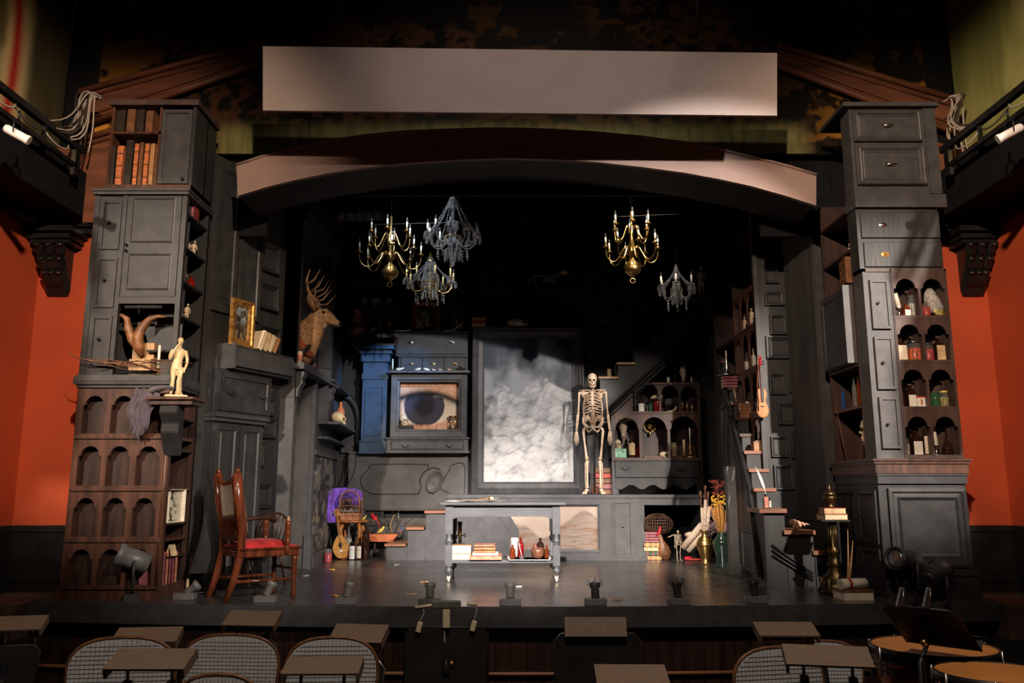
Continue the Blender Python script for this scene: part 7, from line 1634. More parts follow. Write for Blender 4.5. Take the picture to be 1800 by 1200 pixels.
# --- brass candlestick pillar with books and urn, scroll on a box
PDp = 7.80; p = pt(1470, PDp, 0); hP = Zp(913, PDp)
t = thing('brass_pillar', 'tall ornate brass candlestick pillar at the foot of the jar tower', 'pillar', p)
link('base', MB().lathe([(.15, 0), (.155, .03), (.12, .06), (.10, .10), (.11, .14), (.06, .20), (.05, .24)], (0, 0, 0), 18), 'bronze', t)
for i in range(8): a = i*math.pi/4; link('base_scroll', MB().tube([(.10*math.cos(a), .10*math.sin(a), .16), (.135*math.cos(a), .135*math.sin(a), .12), (.13*math.cos(a), .13*math.sin(a), .06), (.155*math.cos(a), .155*math.sin(a), .02)], [.012, .018, .016, .02], 7), 'bronze', t)
link('column', MB().lathe([(.05, .24), (.07, .26), (.045, .29), (.05, .36), (.065, .38), (.04, .41), (.035, .55), (.032, .62), (.05, .64), (.035, .66), (.055, .70), (.035, .73), (.05, .76), (.06, hP-.02), (.07, hP-.015)], (0, 0, 0), 18), 'bronze', t)
for i in range(8): a = i*math.pi/4; link('flute', MB().tube([(.038*math.cos(a), .038*math.sin(a), .42), (.034*math.cos(a), .034*math.sin(a), .62)], .008, 6), 'bronze', t)
link('plate', MB().box(-.13, .13, -.11, .11, hP-.015, hP), 'dull_black', t)
z = hP+.001
book((p.x+.01, PDp, z), .22, .17, .05, 'tan book on the brass pillar', 'leather_tan', .1, pages_front=True, pages='page_edge'); book((p.x+.015, PDp, z+.052), .20, .16, .055, 'red-covered book on top of the tan book on the brass pillar', 'leather_red', -.05, pages_front=True, pages='aged_card')
t = thing('lidded_urn', 'small dark bronze lidded urn on the red book', 'urn', (p.x+.0, PDp, z+.109)); link('bowl', MB().lathe([(.04, 0), (.045, .012), (.02, .03), (.055, .06), (.065, .09), (.06, .11), (0, .11)], (0, 0, 0), 16), 'bronze', t); link('lid', MB().lathe([(.062, .11), (.05, .14), (.02, .16), (.012, .18), (.015, .19), (0, .21)], (0, 0, 0), 16), 'bronze', t)
t = thing('black_shawl', 'black cloth hanging behind the brass pillar', 'cloth', (3.19, 8.08, .0)); f = [(-.10+.2*i/16, .02*math.sin(i*1.3)) for i in range(17)]; link('cloth_fold', MB().prism(f+[(a, b+.012) for a, b in reversed(f)], .25, .92, 'z'), 'cloth_black', t); link('cloth_knot', MB().ball((0, 0, .92), (.11, .03, .03), 10, 6), 'cloth_black', t)
t = thing('bamboo_canes', 'two tan reeds leaning beside the brass pillar', 'reeds', pt(1490, 7.58, 0))
for i, (a, b) in enumerate((((1484, 1040), (1487, 930)), ((1483, 1042), (1496, 950)))):
    q0 = PX(a[0]+5, a[1], 7.58)-t.location; q1 = PX(b[0]+3, b[1], 7.62)-t.location; link('reed', MB().tube([(q0.x, q0.y, .0), ((q0.x+q1.x)/2+.006, (q0.y+q1.y)/2, q1.z*.5), tuple(q1)], [.012, .010, .003], 7), 'leather_tan', t)
bx = pt(1501, 7.46, 0); t = thing('storage_box', 'cream-sided flat box with dark lid at the stage edge', 'box', bx, .05); hb = Zp(1035, 7.46); link('carton', MB().box(-.13, .13, -.10, .12, 0, hb*.8), 'paper', t); link('lid', MB().box(-.135, .135, -.105, .125, hb*.8, hb), 'leather_brown', t)
t = thing('paper_scroll', 'rolled map with red bands lying on the flat box', 'scroll', (bx.x, 7.47, hb+.045), .3); mb = MB(); mb.lathe([(.045, -.13), (.045, .13), (.034, .13), (.030, .05), (.030, -.13)], (0, 0, 0), 18, True, 1, RY(math.pi/2-.0)); link('roll', mb, 'paper', t)
link('band', MB().lathe([(.047, -.06), (.047, -.03)], (0, 0, 0), 18, True, 1, RY(math.pi/2)), 'leather_red', t)
link('hollow', MB().lathe([(.033, .1285), (0, .1285)], (0, 0, 0), 16, True, 1, RY(math.pi/2)), 'leather_brown', t)
# --- stairs: shell, ink bottle with quill, jars, boxes
z = .54+.001; shell(pt(1408, 8.52, z), .19, 'striped cone shell on the second stair tread', .1)
z = .75+.001; B(1342, 1351, 868, 8.5, z, 'brown bottle with a pinkish label on the stair tread', glass='dark_glass', paper='leather_salmon', ph=(.05, .8), style='square'); B(1352, 1356, 874, 8.48, z, 'small dark vial with a white label on the stair tread', glass='dark_glass', paper='white_paper', ph=(.1, .7))
quill(pt(1347, 8.5, z+.12), .30, 'white feather quill standing in the stair bottle', 'white_feather', (-.18, .0), 0, -.14)
zz_ = .75+rise
for i, (pxx, D_, kind, lab) in enumerate(((1333, 9.25, 'head', 'grey stone bust on a wooden box up the side stairs'),)):
    zb_ = zz_+2*rise+.001
    t = thing('wooden_crate', 'tan wooden box under the grey bust on the side stairs', 'box', pt(1334, 9.32, zb_)); link('crate_body', MB().box(-.07, .06, -.06, .06, 0, .09), 'leather_tan', t); link('crate_lid', MB().box(-.075, .065, -.065, .065, .09, .105), 'tread_wood', t)
    statuette(pt(1337, 9.32, zb_+.107), .32, lab, 'grey_feather', 1, rz=-.3)
zb_ = zz_+4*rise+.001; t = thing('wooden_crate', 'orange-brown slatted box higher up the side stairs', 'box', pt(1309, 9.76, zb_)); hb_ = .17
for i in range(4): link('slat', MB().box(-.075, .075, -.075, -.06, i*.042, i*.042+.038), 'tread_wood', t)
link('crate_body', MB().box(-.07, .07, -.06, .06, 0, hb_), 'leather_brown', t)
B(1310, 1317, 703, 9.76, zb_+hb_+.001, 'small white jar standing on the slatted box', glass='dark_glass', paper='white_paper', style='jar', cap='dark_glass')
zb_ = zz_+6*rise+.001
for i in range(4): book((X(1282, 10.2, zb_), 10.2, zb_+i*.038), .17, .15, .036, ('lowest', 'second', 'third', 'topmost')[i] + ' dark red book in the stack high on the side stairs', 'leather_plum', group='stair books')
candle(pt(1278, 10.2, zb_+.154), .33, 'tall curved silver candle holder on the stair book stack', .012, 'silver', 'bone', .7)
quill(pt(1295, 10.0, zz_+5*rise+.001), .20, 'short cream feather on the side stairs below the book stack', 'fur_pale', (-.15, 0), 0, 0)
# --- violin hung on the corner of the bookshelf
p = PX(1340, 735, 9.10); t = thing('violin', 'reddish violin and bow hung at the corner of the stair bookshelf', 'violin', p); hv = .72
link('body', MB().prism([(a*.8, b) for a, b in ((-.06, .02), (-.085, .07), (-.08, .12), (-.05, .17), (-.05, .21), (-.068, .26), (-.055, .32), (0, .345), (.055, .32), (.068, .26), (.05, .21), (.05, .17), (.08, .12), (.085, .07), (.06, .02), (0, .0))], -.04, .0), 'honey_wood', t, bev=.006)
link('fingerboard', MB().box(-.014, .014, -.06, -.042, .18, .58), 'leather_dark', t); link('neck', MB().box(-.012, .012, -.042, -.015, .33, .58), 'scarlet', t); link('scroll', MB().tube([(0, -.03, .58), (0, -.035, .65), (0, -.06, .68), (0, -.06, .655)], [.012, .012, .012, .008], 7), 'scarlet', t)
for s in (-1, 1):
    for i in range(2): link('peg', MB().tube([(0, -.03, .60+.03*i), (s*.045, -.03, .605+.03*i)], [.005, .008], 6), 'leather_dark', t)
link('bridge', MB().box(-.02, .02, -.062, -.04, .13, .138), 'pale_wood', t); link('bow_stick', MB().tube([(-.05, -.05, .08), (-.055, -.06, .35), (-.02, -.06, .70)], .006, 6), 'chair_wood', t); link('bow_hair', MB().tube([(-.065, -.05, .09), (-.03, -.06, .69)], .003, 4), 'bone', t)
# --- figurines on the stair bookshelf
fr, b0, b1, zsB_ = SBK; w3 = (b1-b0)/3
lab3 = ['nearest the corner', 'in the middle arch', 'in the far arch']
for k, kind in ((4, 'fig'), (3, 'glass'), (2, 'glass2')):
    for i in range(3):
        q = fr.world(b1-w3*(i+.5), .10, zsB_[k]+.001)
        if kind == 'fig': statuette(q, .32-.05*i, 'pale figurine ' + lab3[i] + ' of the stair bookshelf top row', 'bone', 1, rz=-.9)
        elif kind == 'glass': bottle(q, .30-.04*i, .035, 'pale glass bottle ' + lab3[i] + ' of the stair bookshelf', ('clear_glass', 'tin', 'clear_glass')[i], style='flask', cap='silver', fill='jar_straw')
        elif i: bottle(q, .18, .04, 'brown jar ' + lab3[i] + ' of the lower stair bookshelf', 'dark_glass', style='jar')
# --- vases, scrolls, dried flowers, caged globe, plaid books, small skeleton
VD = 10.85; p, h, r = fit(1226, 1256, 931, VD, 0); t = thing('brass_vase', 'engraved brass vase holding paper scrolls', 'vase', p)
link('body', MB().lathe([(r*.62, 0), (r*.66, .02), (r*.40, h*.08), (r*.62, h*.2), (r*.98, h*.5), (r, h*.62), (r*.8, h*.74), (r*.42, h*.82), (r*.40, h*.90), (r*.62, h*.97), (r*.66, h), (r*.5, h*.97), (r*.3, h*.85), (0, h*.8)], (0, 0, 0), 24), 'brass', t); link('engraved_band', MB().lathe([(r*1.005, h*.52), (r*1.02, h*.56), (r*1.005, h*.62)], (0, 0, 0), 24), 'old_brass', t)
for i, (px, y, rr) in enumerate(((1234, 892, 3.0), (1240, 878, 3.0), (1247, 890, 3.2))):
    q = PX(px, y, VD+.02); b_ = p+Vector(((-.02+.02*i), 0, h*.82)); o = link('paper_scroll', MB().tube([b_, q], [rr*mpp(VD, .5)*.9, rr*mpp(VD, .5)], 12), 'scroll_paper', off=tuple(b_)); o.location = b_; tag(o, ('shortest', 'tallest', 'rightmost pale')[i] + ' rolled scroll standing in the brass vase', 'scroll', 'scrolls in the brass vase')
for i, (px, y) in enumerate(((1231, 862), (1240, 852), (1245, 863))):
    q = PX(px, y, VD+.05); b_ = p+Vector((-.02+.02*i, .03, h*.84)); o = link('wooden_finial', MB().tube([b_, b_+(q-b_)*.9, q-(q-b_)*.05, q], [.013, .013, .022, .006], 8), 'bark', off=tuple(b_)); o.location = b_; tag(o, ('first dark', 'tallest dark', 'third dark')[i] + ' turned rod standing among the scrolls in the brass vase', 'rod', 'rods in the brass vase')
for i, (a, b, rr) in enumerate((((1201, 962), (1234, 922), 6), ((1210, 968), (1238, 935), 5.2), ((1206, 940), (1215, 938), 4))):
    q0, q1 = PX(*a, 11.15), PX(*b, 10.98+.05*i); q0.z = max(q0.z, rr*mpp(11, .1)); o = link('paper_scroll', MB().tube([q0, q1], rr*mpp(11, .3), 14), 'scroll_paper', off=tuple(q0)); o.location = q0; tag(o, ('thick pale scroll leaning against the brass vase', 'lower pale scroll leaning against the brass vase', 'short scroll end behind the toy skeleton')[i], 'scroll', 'leaning scrolls')
VD2 = 10.32; p, h, r = fit(1255, 1287, 935, VD2, 0); t = thing('green_vase', 'tall glossy dark green vase of dried flowers', 'vase', p)
link('body', MB().lathe([(r*.60, 0), (r*.62, .02), (r*.72, h*.3), (r*.96, h*.62), (r, h*.72), (r*.85, h*.82), (r*.5, h*.89), (r*.46, h*.93), (r*.58, h), (r*.48, h*.99), (r*.4, h*.9), (0, h*.85)], (0, 0, 0), 28), 'vase_green', t)
rnd = random.Random(9); base = p+Vector((0, 0, h*.88))
t = thing('wheat_sheaf', 'golden sheaf of dried stalks standing in the green vase', 'dried flowers', base)
for i in range(70):
    a = rnd.random()*6.283; rr = .015+.075*math.sqrt(rnd.random()); hh = .30+.12*rnd.random(); link('stalk', MB().tube([(rr*.2*math.cos(a), rr*.2*math.sin(a), -.03), (rr*.8*math.cos(a)-.02, rr*.8*math.sin(a), hh*.6), (rr*math.cos(a)-.03, rr*math.sin(a), hh)], [.003, .005, .004], 4), 'wheat', t)
for grp, mat, n, zr_, xr_, rad in (('gold', 'flower_gold', 34, (.38, .50), .085, .018), ('rust', 'flower_rust', 26, (.48, .66), .085, .016)):
    t = thing('dried_bouquet', {'gold': 'cluster of golden dried blossoms above the green vase', 'rust': 'spiky rust-red dried blossoms topping the green vase bouquet'}[grp], 'dried flowers', base)
    for i in range(n):
        a = rnd.random()*6.283; rr = xr_*math.sqrt(rnd.random()); q = Vector((rr*math.cos(a)-.03, rr*math.sin(a), zr_[0]+(zr_[1]-zr_[0])*rnd.random())); mb = MB()
        if grp == 'gold': mb.ball(q, (rad, rad, rad*.7), 6, 5)
        else:
            for k in range(6): d = Vector((rnd.random()-.5, rnd.random()-.5, rnd.random()*.7-.1)).normalized()*.05; mb.tube([q, q+d], [.004, .001], 4)
        link('blossom', mb, mat, t)
    link('stem', MB().tube([(0, 0, 0), (-.03, 0, zr_[1])], .003, 5), 'wheat', t)
t = thing('dried_bouquet', 'mauve twiggy dried sprigs spilling from the green vase', 'dried flowers', base)
for i in range(46):
    s_ = rnd.choice((1, 1, 1, -1)); q0 = Vector((0, 0, 0)); q1 = Vector((s_*(.06+.06*rnd.random()), -.05*rnd.random(), .10+.1*rnd.random())); lo = rnd.choice((-.22, -.05, .15, .28)); q2 = q1+Vector((s_*(.03+.10*rnd.random()), -.04*rnd.random(), lo*(.4+.6*rnd.random())))
    mb = MB().tube([q0, q1, q2], [.003, .003, .001], 4)
    for k in range(4): d = Vector((rnd.random()-.5, rnd.random()-.5, rnd.random()-.5))*.08; f_ = .4+.6*rnd.random(); b_ = q1+(q2-q1)*f_; mb.tube([b_, b_+d], [.0025, .001], 4)
    link('sprig', mb, 'flower_mauve', t)
GD = 11.62; p = pt(1158, GD, 0); t = thing('wicker_globe', 'dark openwork wicker globe on a stem in the platform bay', 'wicker ball', p); zc_ = Zp(921, GD); rg = 27*mpp(GD, .5)
for i in range(18): a = math.pi*i/18; link('hoop', MB().tube([(rg*math.cos(b)*math.cos(a), rg*math.cos(b)*math.sin(a), zc_+rg*.68*math.sin(b)) for b in [2*math.pi*j/20 for j in range(21)]], .005, 4), 'wicker_dark', t)
for j in (-.5, -.2, .1, .4, .7): link('band', MB().tube([(rg*math.cos(j)*math.cos(b), rg*math.cos(j)*math.sin(b), zc_+rg*.68*math.sin(j)) for b in [2*math.pi*i/20 for i in range(21)]], .005, 4), 'wicker_dark', t)
link('stem', MB().lathe([(.10, 0), (.09, .04), (.03, .08), (.05, .16), (.03, zc_-rg*.66), (0, zc_-rg*.64)], (0, 0, 0), 12), 'brown_wood_dark', t); link('red_ribbon', MB().tube([(-.0, -rg*.95, zc_-.02), (-.02, -rg*1.0, zc_-.10), (-.06, -rg*.9, zc_-.15)], [(.012, .02), (.02, .02), (.008, .01)], 6), 'scarlet', t)
BD = 11.52; z = .001; hs_ = [(983, 'leather_tan', 'gilded book at the bottom of the bay stack'), (969, 'leather_green', 'tartan-banded book second in the bay stack'), (960, 'aged_card', 'cream and gold book third in the bay stack'), (951, 'leather_tan', 'golden book fourth in the bay stack')]
for i, (y, m, lab) in enumerate(hs_):
    book((X(1146, BD, z), BD, z), .24, .17, .056, lab, m, bands=('gilt', 'leather_red', 'gilt', 'canary')[i], group='books in the platform bay'); z += .0575
for i in range(4): book((X(1143, BD, z), BD, z), .205, .16, .034, ('lowest', 'second', 'third', 'top')[i] + ' maroon book on the gold stack in the bay', 'leather_plum', group='books in the platform bay'); z += .0355
skeleton((X(1193, 11.36, .1), 11.36, .0), .40, 'miniature white skeleton leaning by the scrolls', rz=.3, mat='bone', name='toy_skeleton')
t = thing('banjo_case', 'dark brown gourd instrument leaning in the bay', 'gourd', pt(1172, 11.45, 0)); link('gourd', MB().lathe([(0, 0), (.05, .01), (.09, .09), (.08, .17), (.035, .26), (.02, .36), (0, .37)], (0, 0, 0), 14, True, .7, RY(-.25)), 'leather_brown', t); link('strap', MB().tube([(.02, -.04, .30), (.10, -.05, .34), (.13, -.04, .22), (.14, -.02, .02)], .008, 6), 'bone', t)
t = thing('red_shoe', 'red slipper on the floor of the bay', 'slipper', pt(1218, 11.36, 0)); link('sole', MB().ball((0, 0, .016), (.12, .04, .016), 12, 6), 'leather_red', t); link('toe', MB().ball((-.06, 0, .03), (.06, .038, .028), 10, 8), 'scarlet', t)
t = thing('silver_figure', 'small white metal figure behind the green vase', 'statue', pt(1290, 10.40, 0)); link('stand', MB().cyl((0, 0, 0), .05, .36, 12, None, .03), 'dull_black', t); link('body', MB().ball((0, 0, .42), (.03, .03, .05), 10, 8).ball((0, 0, .49), .024, 8, 6), 'silver', t)
# figures in the dark corner high up, seen past the glass chandelier
zf = Zp(524, 11.3); t = thing('corner_ledge', 'dark ledge high in the corner under the masks', 'shelf', (2.62, 11.3, zf-.03)); link('board', MB().box(-.25, .17, -.2, .2, 0, .03), 'dull_black', t); link('rear_board', MB().box(.15, .17, -.2, .2, -.3, .0), 'dull_black', t)
beast_skull((2.52, 11.28, zf+.001), .26, 'pale animal skull on the high corner ledge', horns='goat', tilt=-.5); statuette((2.66, 11.2, zf+.001), .45, 'tall thin pale figure on the high corner ledge', 'bone', 1)
# --- bits of leaf and paper on the stage floor
for i, (px, y, m, lab) in enumerate(((722, 1045, 'leaf_dry', 'star-shaped dry leaf on the stage floor near the footlights'), (746, 1023, 'leaf_dry', 'small dry leaf scrap on the floor before the table'), (589, 1047, 'flower_gold', 'yellow petal on the floor between two footlights'), (910, 1031, 'white_paper', 'white paper strip on the floor under the table'), (698, 993, 'white_paper', 'white scrap on the floor before the steps'), (583, 1001, 'flower_gold', 'yellow scrap on the floor near the mandolin'), (1085, 1054, 'leaf_dry', 'tan scrap on the floor right of the table'), (538, 1012, 'white_paper', 'white scrap on the floor near the pier'))):
    Df = depth(1); el = PITCH - math.atan((y-600)/F); D_ = -CAMH/math.tan(el); p_ = Vector((X(px, D_, 0), D_, .002)); t = thing('floor_scrap', lab, 'scrap', p_, i*1.1, 'scraps on the stage floor')
    if m == 'leaf_dry': pts = [((.045 if k % 2 == 0 else .016)*math.cos(k*.628), (.045 if k % 2 == 0 else .016)*math.sin(k*.628)) for k in range(10)]
    else: pts = [(-.045, -.012), (.045, -.016), (.05, .012), (-.04, .016)]
    link('scrap_blade', MB().prism(pts, 0, .006, 'z'), m, t)
# ------------------------------------------------------------------ CHANDELIERS
def chandelier_brass(top, zb, R, label, D, tiers, candlem, metal='brass'):
    """top = Vector of the hook, zb = height of the finial; tiers = [(z, radius, arms)]"""
    t = thing('chandelier', label, 'chandelier', (top.x, top.y, zb)); H = top.z-zb
    link('stem', MB().lathe([(0, .03), (.012, .04), (.03, .06), (.09, .10), (.105, .16), (.07, .22), (.03, .26), (.025, .30), (.06, .33), (.05, .37), (.02, .42), (.04, .46), (.02, .52), (.015, H)], (0, 0, 0), 18), metal, t)
    link('bottom_ring', MB().tube([(.03*math.cos(a), 0, .0+.03*math.sin(a)) for a in [2*math.pi*i/12 for i in range(13)]], .006, 6), metal, t)
    for (z, r, n, ph) in tiers:
        for i in range(n):
            a = ph+2*math.pi*i/n; c, s = math.cos(a), math.sin(a)
            pr = bez((.03, z), (r*.35, z+.16), (r*.45, z-.24), (r*.85, z-.14), 9) + bez((r*.85, z-.14), (r*1.02, z-.10), (r, z-.02), (r, z+.03), 4)[1:]
            arm = link('arm', MB().tube([(q*c, q*s, w) for q, w in pr], .008, 6), metal, t)
            link('drip_pan', MB().lathe([(.006, z+.02), (.036, z+.03), (.036, z+.036), (.014, z+.04), (.014, z+.055), (0, z+.055)], (r*c, r*s, 0), 10), metal, arm)
            cd = link('candle', MB().tube([(r*c, r*s, z+.05), (r*c, r*s, z+.145)], .0105, 8), candlem, t)
            link('bulb', MB().lathe([(.004, z+.145), (.011, z+.165), (.008, z+.185), (0, z+.205)], (r*c, r*s, 0), 8), 'clear_glass', cd)
    link('hanging_chain', MB().tube([(0, 0, H), (0, 0, 6.38-zb)], .006, 5), 'iron', t)
    return t
def crystal_beads(pts, r=.011, mb=None):
    mb = mb or MB()
    for p in pts: p = Vector(p); mb.add([p+Vector(d)*r for d in ((1, 0, 0), (-1, 0, 0), (0, 1, 0), (0, -1, 0), (0, 0, 1.3), (0, 0, -1.3))], [(0, 2, 4), (2, 1, 4), (1, 3, 4), (3, 0, 4), (2, 0, 5), (1, 2, 5), (3, 1, 5), (0, 3, 5)])
    return mb
def chandelier_crystal(top, zb, R, label, arms=8, swag=True, basket=False, candles=True, tall=1.0, metal='old_brass', nbig=12):
    t = thing('chandelier', label, 'chandelier', (top.x, top.y, zb)); H = top.z-zb; zc = H*.36
    link('stem', MB().lathe([(0, 0), (.02, .02), (.03, .06), (.06, zc*.8), (.03, zc), (.05, zc*1.25), (.02, zc*1.6), (.012, H)], (0, 0, 0), 14), 'crystal' if not basket else metal, t)
    link('ring', MB().tube([(R*.32*math.cos(a), R*.32*math.sin(a), zc) for a in [2*math.pi*i/20 for i in range(21)]], .010, 6), metal, t)
    bd = MB(); dr = MB()
    for i in range(arms):
        a = 2*math.pi*i/arms+.3; c, s = math.cos(a), math.sin(a)
        pr = bez((.03, zc), (R*.4, zc-.16), (R*.8, zc-.18), (R, zc+.02), 10); arm = link('arm', MB().tube([(q*c, q*s, w) for q, w in pr], .007, 6), 'crystal' if not basket else metal, t)
        link('drip_pan', MB().lathe([(.006, zc+.01), (.045, zc+.03), (.045, zc+.036), (.012, zc+.04)], (R*c, R*s, 0), 12), 'crystal', arm)
        if candles:
            cd = link('candle', MB().tube([(R*c, R*s, zc+.04), (R*c, R*s, zc+.15)], .011, 8), 'wax' if not basket else 'wax_yellow', t); link('bulb', MB().lathe([(.004, zc+.15), (.011, zc+.17), (0, zc+.205)], (R*c, R*s, 0), 8), 'clear_glass', cd)
        top_z = H*.80
        crystal_beads([(R*.16*c*(1-f)+R*c*f*.98, R*.16*s*(1-f)+R*s*f*.98, top_z+(zc+.03-top_z)*f-.12*math.sin(math.pi*f)*R) for f in [k/18 for k in range(19)]], .0105, bd)
        for k in range(6): b_ = k*1.047; crystal_beads([(R*c+.042*math.cos(b_), R*s+.042*math.sin(b_), zc+.005-.022*j) for j in range(3)], .011, dr)
        crystal_beads([(R*.6*c, R*.6*s, zc-.16-.03*j) for j in range(4)], .014, dr)
    for k in range(nbig):
        b_ = 2*math.pi*k/nbig
        for zz, rr, n in ((H*.80, R*.16, 4), (zc*1.5, R*.2, 4), (zc*.55, R*.30, 5), (zc, R*.34, 3)): crystal_beads([(rr*math.cos(b_), rr*math.sin(b_), zz-.026*j) for j in range(n)], .012, dr)
    if basket:
        for k in range(18):
            b_ = 2*math.pi*k/18; crystal_beads([(R*.36*math.cos(b_)*math.cos(f), R*.36*math.sin(b_)*math.cos(f), zc-.02-R*.42*math.sin(f)) for f in [j*1.5/9 for j in range(10)]], .012, bd)
            crystal_beads([((R*.36*(1-f)+R*.10*f)*math.cos(b_), (R*.36*(1-f)+R*.10*f)*math.sin(b_), zc+.02+(H*.85-zc)*f) for f in [j/16 for j in range(17)]], .0095, bd)
    link('bead_strands', bd, 'crystal', t, kind='stuff'); link('crystal_drops', dr, 'crystal', t, kind='stuff')
    link('canopy', MB().lathe([(.0, H*.80), (R*.16, H*.80), (R*.17, H*.82), (.03, H*.86), (.012, H)], (0, 0, 0), 16), 'crystal' if not basket else metal, t)
    link('hanging_chain', MB().tube([(0, 0, H), (0, 0, 6.38-zb)], .006, 5), 'iron', t)
    return t
def hang(px, ytop, ybot, D): a, b = PX(px, ytop, D), PX(px, ybot, D); return Vector((X(px, D, a.z), D, a.z)), b.z
CD = 9.6; a, zb = hang(688, 380, 500, CD); k = mpp(CD, 3.5)
chandelier_brass(a, zb, 54*k, 'large two-tier brass chandelier with pale candles, leftmost of the five', CD, [(.36, 54*k, 8, .2), (.60, 36*k, 6, .5)], 'wax', 'old_brass')
CD = 9.3; a, zb = hang(797, 325, 470, CD); k = mpp(CD, 3.6); chandelier_crystal(a, zb, 45*k, 'tallest crystal chandelier dripping with prisms under the arch', 10, nbig=16, candles=True)
CD = 10.2; a, zb = hang(757, 445, 526, CD); k = mpp(CD, 3.3); chandelier_crystal(a, zb, 42*k, 'gilt chandelier with a beaded crystal basket above the still life', 8, basket=True)
CD = 9.5; a, zb = hang(1109, 372, 493, CD); k = mpp(CD, 3.5); chandelier_brass(a, zb, 47*k, 'bright golden brass chandelier hung alone against the dark', CD, [(.38, 47*k, 8, .1), (.64, 33*k, 6, .45)], 'paper', 'brass')
CD = 10.0; a, zb = hang(1188, 465, 533, CD); k = mpp(CD, 3.3); chandelier_crystal(a, zb, 30*k, 'small clear glass chandelier hung from a long bead chain, rightmost of the five', 6, nbig=8)
p0, p1 = PX(576, 397, 9.1), PX(1290, 372, 9.1); o = link('hanging_wire', MB().tube([p0, (p0+p1)/2-Vector((0, 0, .02)), p1], .003, 5), 'cable_dark', off=tuple(p0)); o.location = p0; tag(o, 'thin wire stretched across below the arch', 'wire')
t = thing('hanging_drape', 'ragged blue-lit cloth hung high in the corner above the deer', 'cloth', PX(592, 385, 11.6)); f = [(-.20+.9*i/30, .02*math.sin(i*1.4)) for i in range(31)]
link('valance_cloth', MB().prism(f+[(a, b+.01) for a, b in reversed(f)], -.02, .10, 'z'), 'grey_feather', t); f = f[:9]; link('drop_cloth', MB().prism([(a, -.02) for a, b in f] + [(f[-1][0]-.03, -.25), (f[5][0], -.30), (f[4][0], -.45), (f[3][0], -.44), (f[1][0], -.26)], -.01, .0), 'grey_feather', t); link('batten', MB().tube([(-.3, 0, .11), (.9, 0, .11)], .02, 6), 'iron', t)
B(803, 812, 473, 11.9, Zp(495, 11.9), 'blue glass flask on a dark bracket below the tallest chandelier', glass='blue_glass', style='flask'); t = thing('wall_bracket', 'dark bracket under the blue glass flask', 'bracket', pt(807, 11.9, Zp(495, 11.9)-.03)); link('board', MB().box(-.07, .07, -.06, .5, 0, .028), 'dull_black', t); link('brace', MB().prism([(-.04, 0), (.5, 0), (.5, -.2)], -.01, .01, 'x'), 'dull_black', t)
# ------------------------------------------------------------------ FOOTLIGHTS, FLOODS, ORCHESTRA PIT
def footlight(px, y, label, yaw, up=False, lie=0):
    el = PITCH - math.atan((y-600)/F); D = -CAMH/math.tan(el); p = Vector((X(px, D, 0), D, 0)); t = thing('footlight', label, 'stage light', p, yaw, 'footlights')
    link('base_box', MB().box(-.09, .09, -.05, .05, 0, .055), 'lamp_grey', t, bev=.004)
    R = RX(-.30) @ RY(lie); m = R.to_4x4(); m = Matrix.Translation((0, .01, .05)) @ m; mb = MB(); mb.M = m
    mb.lathe([(.030, 0), (.034, .01), (.034, .085), (.046, .095), (.046, .125), (.040, .125), (.032, .10), (0, .10)], (0, 0, 0), 16); link('lamp_can', mb, 'lamp_black' if up else 'lamp_grey', t)
    for i in range(4 if up else 0):
        a = i*math.pi/2; mb = MB(); mb.M = m; mb.cbox((.055*math.cos(a), .055*math.sin(a), .135), (.012 if i % 2 else .03, .03 if i % 2 else .012, .05), RZ(0)); link('barn_door', mb, 'lamp_black', t)
for i, (px, y, up, lie) in enumerate(((325, 1053, False, .9), (466, 1058, False, .35), (608, 1061, False, .15), (755, 1063, False, 0), (897, 1063.5, False, 0), (1047, 1063, True, 0), (1192, 1062, True, 0), (1328, 1059, True, 0))):
    footlight(px, y, ['footlight fallen sideways at the foot of the arched bookcase', 'footlight just right of the red-cushioned chair', 'footlight before the painted pier', 'footlight beside the pit work lamp', 'plain can footlight below the middle of the table', 'footlight with open flaps right of the table', 'footlight with open flaps below the platform bay', 'footlight with open flaps before the side stairs'][i], 0, up, lie)
def flood(loc, label, rz, tilt, body_mat='lamp_grey'):
    t = thing('flood_lamp', label, 'stage light', loc, rz); m = Matrix.Translation((0, 0, .34)) @ RX(tilt).to_4x4(); mb = MB(); mb.M = m
    mb.lathe([(.05, -.13), (.075, -.12), (.085, -.02), (.085, .10), (.10, .11), (.10, .15), (.088, .15), (.08, .10), (0, .10)], (0, 0, 0), 20); b = link('lamp_body', mb, body_mat, t)
    for i in range(5): mb = MB(); mb.M = m; mb.lathe([(.084, -.11+.018*i), (.094, -.108+.018*i), (.094, -.104+.018*i), (.084, -.102+.018*i)], (0, 0, 0), 20); link('cooling_fin', mb, body_mat, b)
    mb = MB(); mb.M = m; mb.lathe([(.088, .125), (.06, .14), (0, .145)], (0, 0, 0), 20); link('lens', mb, 'lens', b)
    link('yoke', MB().tube([(-.11, 0, .34), (-.11, 0, .12), (0, 0, .06), (.11, 0, .12), (.11, 0, .34)], .012, 6), 'lamp_black', t); link('base', MB().box(-.09, .09, -.06, .06, 0, .06), 'lamp_black', t)
    return t
flood(Vector((X(226, 7.30, 0), 7.36, 0)), 'dark finned flood lamp standing before the arched bookcase', -1.2, math.radians(70))
flood(Vector((X(1600, 7.24, 0), 7.26, 0)), 'flood lamp with mottled lens before the base cabinet', -1.1, math.radians(80), 'lamp_black'); flood(Vector((X(1650, 7.24, 0), 7.28, -.12)), 'low dark flood lamp beside the tilted music stand', -1.0, math.radians(-70), 'lamp_black')
